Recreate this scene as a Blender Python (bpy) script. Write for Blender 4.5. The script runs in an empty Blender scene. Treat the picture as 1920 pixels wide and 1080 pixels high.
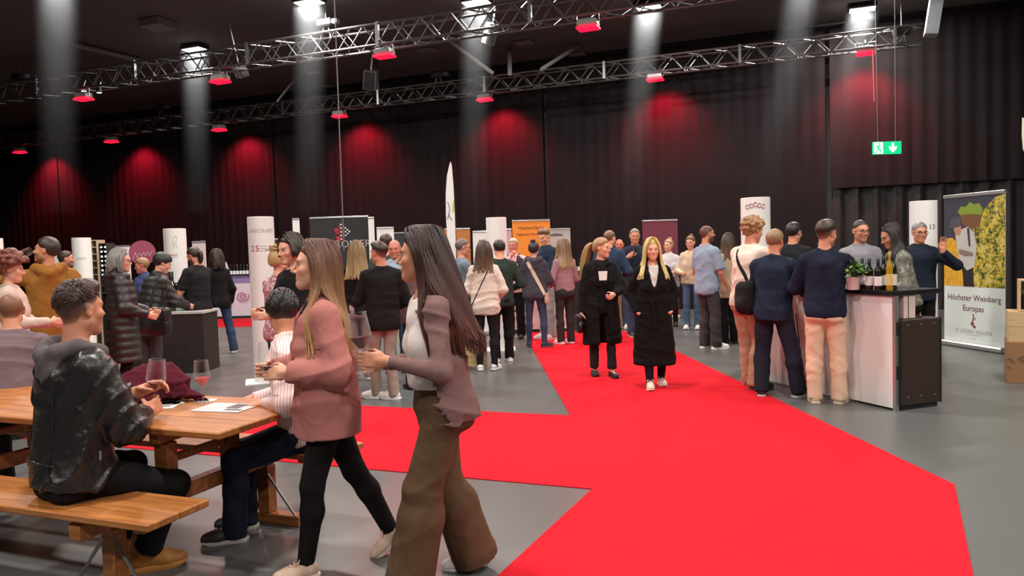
import bpy, math, random
import numpy as np
from mathutils import Matrix, Vector

# ------------------------------------------------------------------ scene, camera, light
scene = bpy.context.scene
COL = scene.collection
F_PX, CAM_H = 1440.0, 1.58
PITCH, ROLL = math.atan(72.8 / 1440), 0.031
_f = np.array([0, math.cos(PITCH), -math.sin(PITCH)])
_r0 = np.array([1.0, 0, 0]); _u0 = np.cross(_r0, _f)
_r = _r0 * math.cos(ROLL) - _u0 * math.sin(ROLL)
_u = _r0 * math.sin(ROLL) + _u0 * math.cos(ROLL)
cam_d = bpy.data.cameras.new('camera'); cam = bpy.data.objects.new('camera', cam_d); COL.objects.link(cam)
cam_d.sensor_width = 36; cam_d.lens = 36 * F_PX / 1920; cam_d.clip_end = 200
M = Matrix(((_r[0], _u[0], -_f[0], 0), (_r[1], _u[1], -_f[1], 0), (_r[2], _u[2], -_f[2], CAM_H), (0, 0, 0, 1)))
cam.matrix_world = M
scene.camera = cam

world = bpy.data.worlds.new('world'); scene.world = world; world.use_nodes = True
world.node_tree.nodes['Background'].inputs[0].default_value = (0.9, 0.9, 1.0, 1)
world.node_tree.nodes['Background'].inputs[1].default_value = 0.03
scene.view_settings.view_transform = 'Standard'; scene.view_settings.look = 'None'
scene.view_settings.gamma = 1; scene.view_settings.use_curve_mapping = False
scene.view_settings.exposure = 0.0

def floor_at(x, y, z=0.0):            # where a line of sight meets the level z
    d = _f + _r * (x - 960) / F_PX - _u * (y - 540) / F_PX
    return np.array([0, 0, CAM_H]) + d * (z - CAM_H) / d[2]
def deep(x, y, Y):                    # the point on that line of sight at the depth Y
    d = _f + _r * (x - 960) / F_PX - _u * (y - 540) / F_PX
    return np.array([0, 0, CAM_H]) + d * Y / d[1]
E1 = np.array([-0.929, 0.370]); E2 = np.array([0.370, 0.929])      # hall axes: along the back wall, towards it
HALL = math.atan2(-0.370, 0.929)
def hall(a, b, z=0.0):
    p = E1 * a + E2 * b
    return np.array([p[0], p[1], z])

# the ceiling floodlights: five in view, two just above it; unseen rows added overhead for light
CEIL = 6.4
VIEW_LAMPS = [(365, 93), (580, 5), (893, 5), (1215, 13), (1617, 18)]
LAMPS = [floor_at(x, y, CEIL - 0.12) for x, y in VIEW_LAMPS]
LAMPS += [floor_at(1514, -75, CEIL - 0.12), floor_at(106, -60, CEIL - 0.12)]
LAMPS += [hall(a, b, CEIL - 0.12) for b in (8.2, 2.8, -2.6) for a in (7.5, 2.5, -2.5, -7.0)]
LAMP_W = 210.0
for p in LAMPS:
    l = bpy.data.lights.new('flood', 'AREA'); l.shape = 'RECTANGLE'; l.size = 0.5; l.size_y = 0.3
    l.energy = LAMP_W; l.color = (1.0, 0.93, 0.86)
    o = bpy.data.objects.new('flood', l); COL.objects.link(o); o.location = (p[0], p[1], p[2] - 0.03)

# ------------------------------------------------------------------ materials
def mat(name, col, rough=0.6, metal=0.0, bump=0.0, bscale=60.0, var=0.0, vscale=4.0, coat=0.0, emit=None, estr=0.0, spec=0.5, sheen=0.0, stretch=None):
    m = bpy.data.materials.new(name); m.use_nodes = True
    nt = m.node_tree; b = nt.nodes['Principled BSDF']
    col = tuple(col[:3]) + (1,)
    b.inputs['Base Color'].default_value = col; b.inputs['Roughness'].default_value = rough
    b.inputs['Metallic'].default_value = metal; b.inputs['Coat Weight'].default_value = coat
    b.inputs['Specular IOR Level'].default_value = spec; b.inputs['Sheen Weight'].default_value = sheen
    if emit: b.inputs['Emission Color'].default_value = tuple(emit) + (1,); b.inputs['Emission Strength'].default_value = estr
    if bump or var:
        tc = nt.nodes.new('ShaderNodeTexCoord'); mp = nt.nodes.new('ShaderNodeMapping')
        nt.links.new(tc.outputs['Object'], mp.inputs[0])
        if stretch: mp.inputs['Scale'].default_value = stretch
    if bump:
        n = nt.nodes.new('ShaderNodeTexNoise'); n.inputs['Scale'].default_value = bscale; n.inputs['Detail'].default_value = 3
        nt.links.new(mp.outputs[0], n.inputs['Vector'])
        bp = nt.nodes.new('ShaderNodeBump'); bp.inputs['Strength'].default_value = bump; bp.inputs['Distance'].default_value = 0.01
        nt.links.new(n.outputs[0], bp.inputs['Height']); nt.links.new(bp.outputs[0], b.inputs['Normal'])
    if var:
        n = nt.nodes.new('ShaderNodeTexNoise'); n.inputs['Scale'].default_value = vscale; n.inputs['Detail'].default_value = 4
        nt.links.new(mp.outputs[0], n.inputs['Vector'])
        mx = nt.nodes.new('ShaderNodeMix'); mx.data_type = 'RGBA'
        mx.inputs[6].default_value = tuple(c * (1 - var) for c in col[:3]) + (1,)
        mx.inputs[7].default_value = tuple(min(1, c * (1 + var)) for c in col[:3]) + (1,)
        nt.links.new(n.outputs[0], mx.inputs[0]); nt.links.new(mx.outputs[2], b.inputs['Base Color'])
    return m
def srgb(r, g, b):
    return tuple((c / 255 / 12.92 if c <= 10 else ((c / 255 + 0.055) / 1.055) ** 2.4) for c in (r, g, b))
def attr_mat(name, rough=0.55, bump=0.0, bscale=200.0, stretch=None, spec=0.4, sub=0.0):
    m = mat(name, (1, 1, 1), rough, bump=bump, bscale=bscale, stretch=stretch, spec=spec)
    nt = m.node_tree; a = nt.nodes.new('ShaderNodeAttribute'); a.attribute_name = 'col'
    nt.links.new(a.outputs['Color'], nt.nodes['Principled BSDF'].inputs['Base Color'])
    return m
def wood_mat(name, c1, c2, scale=1.0):
    m = mat(name, c1, 0.42, spec=0.4); nt = m.node_tree; b = nt.nodes['Principled BSDF']
    tc = nt.nodes.new('ShaderNodeTexCoord'); mp = nt.nodes.new('ShaderNodeMapping'); mp.inputs['Scale'].default_value = (1.2 * scale, 16 * scale, 10 * scale)
    nt.links.new(tc.outputs['Object'], mp.inputs[0])
    n = nt.nodes.new('ShaderNodeTexNoise'); n.inputs['Scale'].default_value = 2.2; n.inputs['Detail'].default_value = 6; n.inputs['Distortion'].default_value = 0.8
    nt.links.new(mp.outputs[0], n.inputs['Vector'])
    r = nt.nodes.new('ShaderNodeValToRGB'); r.color_ramp.elements[0].position = 0.32; r.color_ramp.elements[1].position = 0.68
    r.color_ramp.elements[0].color = tuple(c2) + (1,); r.color_ramp.elements[1].color = tuple(c1) + (1,)
    nt.links.new(n.outputs[0], r.inputs[0]); nt.links.new(r.outputs[0], b.inputs['Base Color'])
    bp = nt.nodes.new('ShaderNodeBump'); bp.inputs['Strength'].default_value = 0.15; bp.inputs['Distance'].default_value = 0.004
    nt.links.new(n.outputs[0], bp.inputs['Height']); nt.links.new(bp.outputs[0], b.inputs['Normal'])
    return m
def glass_mat(name, tint=(0.97, 0.97, 0.97), refl=1.0):
    m = bpy.data.materials.new(name); m.use_nodes = True; nt = m.node_tree; nt.nodes.clear()
    out = nt.nodes.new('ShaderNodeOutputMaterial'); mx = nt.nodes.new('ShaderNodeMixShader')
    t = nt.nodes.new('ShaderNodeBsdfTransparent'); t.inputs[0].default_value = tuple(tint) + (1,)
    g = nt.nodes.new('ShaderNodeBsdfGlossy'); g.inputs['Roughness'].default_value = 0.04
    lw = nt.nodes.new('ShaderNodeLayerWeight'); lw.inputs[0].default_value = 0.35
    mu = nt.nodes.new('ShaderNodeMath'); mu.operation = 'MULTIPLY'; mu.inputs[1].default_value = refl
    nt.links.new(lw.outputs['Facing'], mu.inputs[0]); nt.links.new(mu.outputs[0], mx.inputs[0])
    df = nt.nodes.new('ShaderNodeBsdfDiffuse'); df.inputs[0].default_value = (0.8, 0.8, 0.8, 1); m2 = nt.nodes.new('ShaderNodeMixShader'); m2.inputs[0].default_value = 0.4  # white diffuse towards the edges stands in for refracted light
    nt.links.new(g.outputs[0], m2.inputs[1]); nt.links.new(df.outputs[0], m2.inputs[2])
    nt.links.new(t.outputs[0], mx.inputs[1]); nt.links.new(m2.outputs[0], mx.inputs[2]); nt.links.new(mx.outputs[0], out.inputs[0])
    return m

MT = {}
MT['white'] = mat('white_panel', (0.80, 0.79, 0.76), 0.5)
MT['paper'] = mat('paper', (0.82, 0.82, 0.80), 0.6)
MT['black'] = mat('black_matt', (0.012, 0.011, 0.012), 0.6)
MT['blackgloss'] = mat('black_gloss', (0.012, 0.011, 0.012), 0.25)
MT['alu'] = mat('aluminium', (0.55, 0.55, 0.56), 0.35, metal=0.9)
MT['trussalu'] = mat('truss_aluminium', (0.20, 0.20, 0.205), 0.35, metal=0.9)
MT['steel'] = mat('steel', (0.32, 0.34, 0.33), 0.4, metal=0.9)
MT['wood'] = wood_mat('varnished_pine', srgb(186, 122, 64), srgb(146, 86, 42))
MT['woodend'] = wood_mat('pine_post', srgb(170, 108, 56), srgb(128, 76, 38))
MT['rawwood'] = wood_mat('raw_wood', srgb(214, 186, 142), srgb(190, 158, 112))
MT['glass'] = glass_mat('clear_glass', refl=0.6)
MT['redwine'] = mat('red_wine', (0.13, 0.004, 0.014), 0.1)
MT['rose'] = mat('rose_wine', (0.62, 0.10, 0.11), 0.1)
MT['ink'] = mat('ink_grey', (0.10, 0.095, 0.10), 0.6)
MT['inklight'] = mat('ink_light', (0.42, 0.40, 0.40), 0.6)
MT['inkred'] = mat('ink_red', (0.32, 0.02, 0.04), 0.6)
MT['eyewhite'] = mat('eye_white', (0.6, 0.56, 0.53), 0.25)
MT['iris'] = mat('iris', (0.03, 0.02, 0.015), 0.2)
MT['skin'] = attr_mat('skin', 0.5, bump=0.06, bscale=220)
MT['hair'] = attr_mat('hair', 0.42, bump=0.25, bscale=60, stretch=(3, 3, 0.5), spec=0.5)

# ------------------------------------------------------------------ mesh building
class MB:
    def __init__(s): s.v = []; s.f = []
    def add(s, vs, fs):
        n = len(s.v); s.v += [tuple(map(float, p)) for p in vs]; s.f += [tuple(i + n for i in f) for f in fs]; return s
    def box(s, x0, x1, y0, y1, z0, z1, bev=0.0):
        if bev:
            b = bev; ring = lambda z, d: [(x0 + d + b * (1 - k), y0 + d, z) for k in ()]
            vs = []
            for z, d in ((z0, b), (z0 + b, 0), (z1 - b, 0), (z1, b)):
                vs += [(x0 + d, y0 + d, z), (x1 - d, y0 + d, z), (x1 - d, y1 - d, z), (x0 + d, y1 - d, z)]
            fs = [(3, 2, 1, 0), (12, 13, 14, 15)]
            for r in range(3):
                for k in range(4): fs.append((r * 4 + k, r * 4 + (k + 1) % 4, r * 4 + 4 + (k + 1) % 4, r * 4 + 4 + k))
            return s.add(vs, fs)
        return s.add([(x0, y0, z0), (x1, y0, z0), (x1, y1, z0), (x0, y1, z0), (x0, y0, z1), (x1, y0, z1), (x1, y1, z1), (x0, y1, z1)],
                     [(3, 2, 1, 0), (4, 5, 6, 7), (0, 1, 5, 4), (1, 2, 6, 5), (2, 3, 7, 6), (3, 0, 4, 7)])
    def tube(s, pts, r, n=8, cap=True):
        P = np.array(pts, float); m = len(P); rs = np.broadcast_to(np.array(r, float), (m,))
        T = np.gradient(P, axis=0); T /= np.linalg.norm(T, axis=1)[:, None] + 1e-12
        ref = np.array([0, 0, 1.0]) if abs(T[0][2]) < 0.9 else np.array([1.0, 0, 0])
        vs = []; 
        for i in range(m):
            x = np.cross(ref, T[i]); x /= np.linalg.norm(x) + 1e-12; y = np.cross(T[i], x); ref = np.cross(T[i], x) if False else ref
            for k in range(n):
                a = 2 * math.pi * k / n; vs.append(P[i] + rs[i] * (math.cos(a) * x + math.sin(a) * y))
        fs = [(i * n + k, i * n + (k + 1) % n, (i + 1) * n + (k + 1) % n, (i + 1) * n + k) for i in range(m - 1) for k in range(n)]
        if cap: fs += [tuple(range(n - 1, -1, -1)), tuple((m - 1) * n + k for k in range(n))]
        return s.add(vs, fs)
    def lathe(s, prof, n=20, c=(0, 0, 0)):
        vs = []; m = len(prof)
        for r, z in prof:
            for k in range(n):
                a = 2 * math.pi * k / n; vs.append((c[0] + r * math.cos(a), c[1] + r * math.sin(a), c[2] + z))
        fs = [(i * n + k, i * n + (k + 1) % n, (i + 1) * n + (k + 1) % n, (i + 1) * n + k) for i in range(m - 1) for k in range(n)]
        if prof[0][0] > 1e-6: fs.append(tuple(range(n - 1, -1, -1)))
        if prof[-1][0] > 1e-6: fs.append(tuple((m - 1) * n + k for k in range(n)))
        return s.add(vs, fs)
    def prism(s, poly, z0, z1):                        # outline in x,y
        n = len(poly)
        return s.add([(x, y, z0) for x, y in poly] + [(x, y, z1) for x, y in poly],
                     [tuple(range(n - 1, -1, -1)), tuple(range(n, 2 * n))] + [(k, (k + 1) % n, n + (k + 1) % n, n + k) for k in range(n)])
    def slab(s, poly, y0, y1):                         # outline in x,z, thickness along y
        n = len(poly)
        return s.add([(x, y0, z) for x, z in poly] + [(x, y1, z) for x, z in poly],
                     [tuple(range(n)), tuple(range(2 * n - 1, n - 1, -1))] + [((k + 1) % n, k, n + k, n + (k + 1) % n) for k in range(n)])
    def xform(s, fn): s.v = [tuple(fn(p)) for p in s.v]; return s
    def mesh(s, name, m=None, smooth=False):
        me = bpy.data.meshes.new(name); me.from_pydata(s.v, [], s.f); me.update()
        if smooth:
            me.polygons.foreach_set('use_smooth', [True] * len(me.polygons))
            try: me.set_sharp_from_angle(angle=math.radians(40))
            except Exception: pass
        if m: me.materials.append(m)
        return me
    def build(s, name, m, parent=None, smooth=False):
        return link(name, s.mesh(name, m, smooth), parent)
def link(name, me, parent=None):
    o = bpy.data.objects.new(name, me); COL.objects.link(o)
    if parent is not None: o.parent = parent
    return o
def tag(o, label=None, cat=None, group=None, kind=None):
    if label: o['label'] = label
    if cat: o['category'] = cat
    if group: o['group'] = group
    if kind: o['kind'] = kind
    return o
def thing(name, label, cat, loc=(0, 0, 0), rz=0.0, group=None):
    o = bpy.data.objects.new(name, None); COL.objects.link(o); o.empty_display_size = 0.1
    o.location = tuple(map(float, loc)); o.rotation_euler = (0, 0, rz)
    return tag(o, label, cat, group)
def dup(o, parent=None, loc=None, rz=None, label=None):
    c = o.copy(); COL.objects.link(c)
    if parent is not None: c.parent = parent
    if loc is not None: c.location = tuple(map(float, loc))
    if rz is not None: c.rotation_euler = (0, 0, rz)
    if label: c['label'] = label
    for ch in list(o.children): dup(ch, c)
    return c
def text_mesh(s, size, m, align='CENTER', extrude=0.0008, spacing=1.0, shear=0.0):
    cu = bpy.data.curves.new('writing', 'FONT'); cu.body = s; cu.size = size; cu.align_x = align; cu.extrude = extrude
    cu.space_character = spacing; cu.shear = shear; cu.resolution_u = 3
    t = bpy.data.objects.new('writing', cu); COL.objects.link(t)
    bpy.context.view_layer.update()
    me = bpy.data.meshes.new_from_object(t.evaluated_get(bpy.context.evaluated_depsgraph_get()))
    bpy.data.objects.remove(t); bpy.data.curves.remove(cu)
    me.materials.clear(); me.materials.append(m)
    return me
def mesh_map(me, fn):
    n = len(me.vertices); a = np.empty(n * 3); me.vertices.foreach_get('co', a); a = a.reshape(-1, 3)
    a = np.array([fn(p) for p in a]); me.vertices.foreach_set('co', a.ravel()); me.update(); return me
def write_flat(s, size, m, parent, x, y, z, name='lettering', **kw):       # writing on a plane that faces -y
    me = mesh_map(text_mesh(s, size, m, **kw), lambda p: (x + p[0], y - p[2], z + p[1]))
    return link(name, me, parent)
def write_round(s, size, m, parent, R, ang, z, name='lettering', **kw):    # writing wrapped on an upright cylinder; ang 0 faces -y
    def fn(p):
        a = ang + p[0] / R; r = R + 0.0012 + p[2]
        return (r * math.sin(a), -r * math.cos(a), z + p[1])
    return link(name, mesh_map(text_mesh(s, size, m, **kw), fn), parent)
# ------------------------------------------------------------------ the hall
floor_m = mat('hall_floor', srgb(92, 94, 93), 0.34, var=0.08, vscale=1.1, bump=0.03, bscale=30, spec=0.45)
fl = MB(); fl.box(-34, 20, -9, 34, -0.1, 0.0); tag(fl.build('floor', floor_m), 'smooth grey vinyl floor of the dark event hall', kind='structure')
curtain_m = mat('black_molton', (0.0175, 0.013, 0.0145), 0.95, bump=0.2, bscale=80, var=0.2, vscale=2.0, spec=0.1)
drape_m = mat('charcoal_drape', (0.030, 0.028, 0.029), 0.85, var=0.2, vscale=3.0, spec=0.2)
dark_m = mat('dark_ceiling', (0.085, 0.076, 0.077), 0.9)
WALL_B = 18.77
def curtain(name, a0, a1, b, z0, z1, amp, per, m, step=0.06, seed=1):
    rg = np.random.RandomState(seed); n = int((a1 - a0) / step); aa = np.linspace(a0, a1, n); vs = []; ph = np.cumsum(rg.uniform(0.8, 1.2, n)) * step / per * 2 * math.pi
    off = amp * (np.sin(ph) + 0.35 * np.sin(2.3 * ph + 1))
    for z, k in ((z0, 1.25), ((z0 + z1) / 2, 1.0), (z1, 0.75)):
        for a, o in zip(aa, off): vs.append(hall(a, b + o * k, z))
    fs = [(r * n + i, r * n + i + 1, (r + 1) * n + i + 1, (r + 1) * n + i) for r in (0, 1) for i in range(n - 1)]
    mb = MB(); mb.add(vs, fs); return mb.build(name, m, None, True)
w = MB()
for (a0, a1, b0, b1) in ((-13, 33, WALL_B + 0.25, WALL_B + 0.5),):
    p = [hall(a0, b0), hall(a1, b0), hall(a1, b1), hall(a0, b1)]; w.prism([(q[0], q[1]) for q in p][::-1], 0, CEIL)
tag(w.build('wall_back', dark_m), 'dark back wall of the hall behind the curtains', kind='structure')
w = MB(); p = [hall(-13, -12), hall(-12.7, -12), hall(-12.7, WALL_B + 0.5), hall(-13, WALL_B + 0.5)]; w.prism([(q[0], q[1]) for q in p], 0, CEIL)
tag(w.build('wall_right', dark_m), 'dark side wall of the hall', kind='structure')
w = MB(); p = [hall(33, -12), hall(33.3, -12), hall(33.3, WALL_B + 0.5), hall(33, WALL_B + 0.5)]; w.prism([(q[0], q[1]) for q in p], 0, CEIL)
tag(w.build('wall_left', dark_m), 'dark far left wall of the hall', kind='structure')
w = MB(); p = [hall(33.3, -12), hall(-13, -12), hall(-13, WALL_B + 0.5), hall(33.3, WALL_B + 0.5)]; w.prism([(q[0], q[1]) for q in p][::-1], CEIL, CEIL + 0.2)
tag(w.build('ceiling', dark_m), 'black painted hall ceiling', kind='structure')
for k, (a0, a1) in enumerate(((24, 32.8), (15, 23.9), (6.5, 14.9), (-0.2, 6.4))):
    o = curtain('stage_curtain', a0, a1, WALL_B, 0.02, 6.3, 0.018, 0.30, curtain_m, seed=k + 3)
    tag(o, ['black molton curtain panel at the far left end of the back wall', 'black molton curtain panel behind the round pink sign', 'black molton curtain panel behind the black fleur-de-lis backdrop', 'black molton curtain panel behind the tall feather flag'][k], 'curtain', 'black curtains along the back wall')
o = curtain('stage_curtain', -12.5, -0.3, WALL_B, 2.72, 6.3, 0.016, 0.3, curtain_m, seed=9); tag(o, 'short upper black curtain panel above the pleated drape on the right', 'curtain', 'black curtains along the back wall')
o = curtain('pleated_drape', -12.5, -0.35, WALL_B + 0.12, 0.02, 2.85, 0.07, 0.42, drape_m, 0.03, seed=12); tag(o, 'deeply pleated charcoal drape behind the bar on the right', 'curtain')
# red carpet
carpet_m = mat('red_carpet', srgb(206, 30, 43), 0.95, bump=0.25, bscale=260, var=0.06, vscale=3.0, spec=0.08)
cp = [floor_at(*p)[:2] for p in ((1845, 1180), (1825, 1080), (1790, 910), (1270, 660), (1195, 628), (1100, 603), (985, 603), (990, 640), (1070, 780), (680, 762))]
top_dir = np.array(cp[9]) - np.array(cp[8]); cp.append(np.array(cp[9]) + top_dir * 2.2)
c0 = floor_at(640, 876)[:2]; c1 = floor_at(1110, 918)[:2]; cp.append(c0 + (c0 - c1) * 2.6); cp.append(c1); cp.append(floor_at(935, 1080)[:2]); cp.append(floor_at(830, 1180)[:2])
mb = MB(); mb.prism([tuple(p) for p in cp], 0.001, 0.007)
tag(mb.build('red_carpet', carpet_m), 'bright red carpet with arrow shaped branches across the floor', 'carpet')
mb = MB(); q = [floor_at(*p)[:2] for p in ((385, 614), (560, 611), (560, 596), (385, 599))]; mb.prism([tuple(p) for p in q], 0.001, 0.007)
tag(mb.build('red_carpet', carpet_m), 'narrow red carpet strip in front of the far purple counter', 'carpet')

# ------------------------------------------------------------------ overhead: trusses, lamps, speakers
def truss(name, label, b, z, a0, a1, size):
    c = hall((a0 + a1) / 2, b, z); t = thing(name, label, 'truss', c, HALL); L = (a1 - a0) / 2; hsz = size / 2
    for y in (-hsz, hsz):
        for zz in (-hsz, hsz):
            m = MB(); m.tube([(-L, y, zz), (L, y, zz)], 0.024, 8); m.build('chord', MT['trussalu'], t, True)
    step = 0.30; n = int(2 * L / step); mm = MB(); mm.tube([(0, 0, -hsz), (step, 0, hsz)], 0.0125, 6, False); up = mm.mesh('brace', MT['trussalu'], True)
    mm = MB(); mm.tube([(0, 0, hsz), (step, 0, -hsz)], 0.0125, 6, False); dn = mm.mesh('brace', MT['trussalu'], True)
    rear = MB()
    for i in range(n):
        x = -L + i * step
        o = link('brace', up if i % 2 else dn, t); o.location = (x, -hsz, 0)
        s_ = 1 if i % 2 else -1
        rear.tube([(x, hsz, -hsz * s_), (x + step, hsz, hsz * s_)], 0.0125, 5, False); rear.tube([(x, -hsz * s_, -hsz), (x + step, hsz * s_, -hsz)], 0.0125, 5, False); rear.tube([(x, -hsz * s_, hsz), (x + step, hsz * s_, hsz)], 0.0125, 5, False)
    tag(rear.build('rear_bracing', MT['trussalu'], t), kind='stuff')
    for x in np.arange(-L + 1.5, L, 3.0):
        m = MB(); m.box(x - 0.03, x + 0.03, -hsz - 0.03, -hsz + 0.03, -hsz - 0.03, hsz + 0.03); m.build('coupler', MT['trussalu'], t)
    return t
B2, Z2 = 17.60, 5.62
B1, Z1 = 12.70, 5.62
truss('lighting_truss', 'nearer aluminium box truss running across the top of the hall', B1, Z1, -8.5, 24, 0.38)
truss('lighting_truss', 'farther aluminium box truss along the back curtain', B2, Z2, -2.0, 27, 0.34)
def on_rail(px, b):                                    # position along a truss seen in column px
    k = (px - 960) / F_PX + ROLL * 0.22
    return (E2[0] * b - k * E2[1] * b) / (-E1[0] + k * E1[1])
lens_m = mat('red_lens', (0.4, 0.01, 0.02), 0.3, emit=(1.0, 0.005, 0.03), estr=2.6)
shell_m = mat('lamp_shell', (0.30, 0.29, 0.29), 0.4)
def flood_red(px, py, b, label, spot, big):
    a = on_rail(px, b); z = deep(px, py, hall(a, b)[1])[2]; k = 1.0
    zt = Z1 if b == B1 else Z2; t = thing('red_floodlight', label, 'stage light', hall(a, b - 0.05, z), HALL, 'red floodlights hanging from the trusses')
    m = MB(); m.box(-0.17, 0.17, -0.10, 0.12, -0.03, 0.10, 0.03); m.xform(lambda p: (p[0] * (1.0 - 1.6 * max(p[2], 0)), p[1] * (1 - 1.2 * max(p[2], 0)), p[2])); m.build('housing', shell_m, t)
    m = MB(); m.box(-0.18, 0.18, -0.12, 0.13, -0.075, -0.03, 0.01); m.build('lens', lens_m, t)
    m = MB(); m.tube([(-0.19, 0, 0.02), (-0.19, 0, 0.17), (0.19, 0, 0.17), (0.19, 0, 0.02)], 0.012, 6); m.build('yoke', MT['steel'], t)
    m = MB(); m.tube([(0, 0, 0.17), (0, 0.03, max(0.22, zt - z - 0.15))], 0.018, 6); m.build('clamp', MT['steel'], t)
    if spot:
        l = bpy.data.lights.new('red_wash', 'SPOT'); l.energy = spot; l.color = (1.0, 0.015, 0.05); l.spot_size = math.radians(118); l.spot_blend = 0.75; l.shadow_soft_size = 0.10
        o = bpy.data.objects.new('red_wash', l); COL.objects.link(o); p = hall(a, b + (0.50 if not big else 0.12), z - 0.14); o.location = tuple(p)
        tgt = (hall(a, b + 1.0, z - 0.80) if not big else hall(a, b - 2.2, z - 3.6)) - p
        if big: l.spot_size = math.radians(115)
        o.rotation_euler = Vector(tuple(tgt)).to_track_quat('-Z', 'Y').to_euler()
    return t
for (px, py), lb in zip(((46, 283), (217, 263), (418, 241), (642, 215), (912, 184), (1228, 146), (1617, 97)),
        ('leftmost red floodlight on the far truss', 'second red floodlight from the left on the far truss', 'third red floodlight from the left on the far truss', 'red floodlight on the far truss above the black fleur-de-lis backdrop',
         'red floodlight on the far truss above the white feather flag', 'red floodlight on the far truss above the blonde woman', 'red floodlight above the green exit sign with a cable hanging from it')):
    flood_red(px, py, B2, lb, 460.0, False)
for (px, py), lb in zip(((171, 182), (425, 149), (730, 101), (1107, 48)),
        ('red floodlight under the near truss at the far left', 'second red floodlight under the near truss from the left', 'third red floodlight under the near truss from the left', 'rightmost red floodlight under the near truss')):
    flood_red(px, py, B1, lb, 240.0, True)
white_lens = mat('white_lens', (0.9, 0.9, 0.9), 0.4, emit=(1.0, 0.98, 0.95), estr=6.0)
for px, py, lb in ((157, 170, 'small white spotlight left of the far left red floodlight on the near truss'), (186, 173, 'small white spotlight right of the far left red floodlight on the near truss')):
    a = on_rail(px, B1); p = deep(px, py, hall(a, B1 - 0.1)[1]); t = thing('spotlight', lb, 'stage light', p, HALL, 'white spotlights on the near truss')
    m = MB(); m.lathe([(0.05, 0.10), (0.06, 0.0), (0.055, -0.01)], 12); m.build('housing', MT['black'], t, True); m = MB(); m.lathe([(0.052, -0.012), (0.0001, -0.02)], 12); m.build('lens', white_lens, t, True)
    m = MB(); m.tube([(0, 0, 0.10), (0, 0.06, 0.24)], 0.012, 6); m.build('clamp', MT['steel'], t)
lampw = mat('flood_panel', (0.9, 0.9, 0.9), 0.4, emit=(1.0, 0.97, 0.9), estr=14.0)
names = ['ceiling floodlight at the far left above the near truss', 'ceiling floodlight at the top edge left of the hanging cable', 'ceiling floodlight at the top edge above the feather flag', 'ceiling floodlight at the top right of the near truss', 'rightmost ceiling floodlight above the exit sign']
for i, p in enumerate(LAMPS):
    if i >= 5 and False: continue
    lb = names[i] if i < 5 else 'ceiling floodlight just above the upper right picture edge' if i == 5 else 'ceiling floodlight just above the upper left picture edge' if i == 6 else 'unseen ceiling floodlight added above the visitors to light the hall'
    t = thing('ceiling_floodlight', lb, 'ceiling light', (p[0], p[1], p[2]), HALL * (1 if i else 1), 'white ceiling floodlights')
    m = MB(); m.box(-0.27, 0.27, -0.17, 0.17, 0.0, 0.08, 0.02); m.build('housing', MT['black'], t)
    m = MB(); m.box(-0.24, 0.24, -0.14, 0.14, -0.012, 0.0); m.build('panel', lampw, t)
    m = MB(); m.tube([(0, 0, 0.08), (0, 0, 0.13)], 0.02, 6); m.build('mount', MT['black'], t)
grey_m = mat('grey_box', (0.10, 0.10, 0.105), 0.6); cgrey = mat('ceiling_grey', (0.15, 0.145, 0.145), 0.7)
def ceiling_box(px, py, w, d, hgt, label, name='ceiling_panel', tilt=0.0, m=cgrey, cat='ceiling panel'):
    p = floor_at(px, py, CEIL - hgt / 2 - 0.01); mb = MB(); mb.box(-w / 2, w / 2, -d / 2, d / 2, -hgt / 2, hgt / 2, 0.01)
    o = mb.build(name, m); o.location = tuple(p); o.rotation_euler = (0, 0, HALL + tilt); return tag(o, label, cat)
ceiling_box(297, 46, 0.5, 0.5, 0.16, 'square grey air outlet on the ceiling at the upper left', 'air_outlet', cat='air vent')
ceiling_box(800, 94, 0.45, 0.3, 0.04, 'small grey ceiling panel right of the third red floodlight')
ceiling_box(983, 80, 0.42, 0.3, 0.04, 'small grey ceiling panel right of the middle post')
ceiling_box(1083, 102, 0.42, 0.28, 0.04, 'small grey ceiling panel under the upper diagonal strut')
ceiling_box(590, 135, 0.42, 0.28, 0.04, 'small grey ceiling panel between the two trusses near the left')
ceiling_box(617, 161, 0.42, 0.28, 0.04, 'small grey ceiling panel just above the far truss')
ceiling_box(1553, 47, 0.75, 0.2, 0.05, 'flat grey ceiling panel left of the rightmost floodlight')
def strut(p0, p1, label, r=0.045, m=cgrey, name='ceiling_strut', cat='strut'):
    mb = MB(); mb.tube([p0, p1], r, 8); return tag(mb.build(name, m, None, True), label, cat)
strut(floor_at(137, 83, CEIL - 0.08), floor_at(266, 114, CEIL - 0.08), 'grey pipe on the ceiling at the upper left', 0.06, name='ceiling_pipe', cat='pipe')
strut(floor_at(835, 70, CEIL - 0.05), deep(925, 138, 17.4), 'diagonal steel strut falling to the right behind the trusses')
strut(floor_at(1085, 85, CEIL - 0.05), deep(1015, 130, 17.2), 'diagonal steel strut falling to the left behind the trusses')
strut(floor_at(955, 90, CEIL - 0.02), deep(956, 138, 17.3), 'short upright steel post between the diagonal struts', 0.05)
strut(floor_at(705, 118, CEIL - 0.02), deep(707, 165, 18.6), 'short upright steel post beside the grey loudspeaker', 0.05)
strut(floor_at(560, 140, CEIL - 0.05), deep(520, 190, 20.0), 'thin diagonal strut above the far truss at the left', 0.03)
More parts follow.
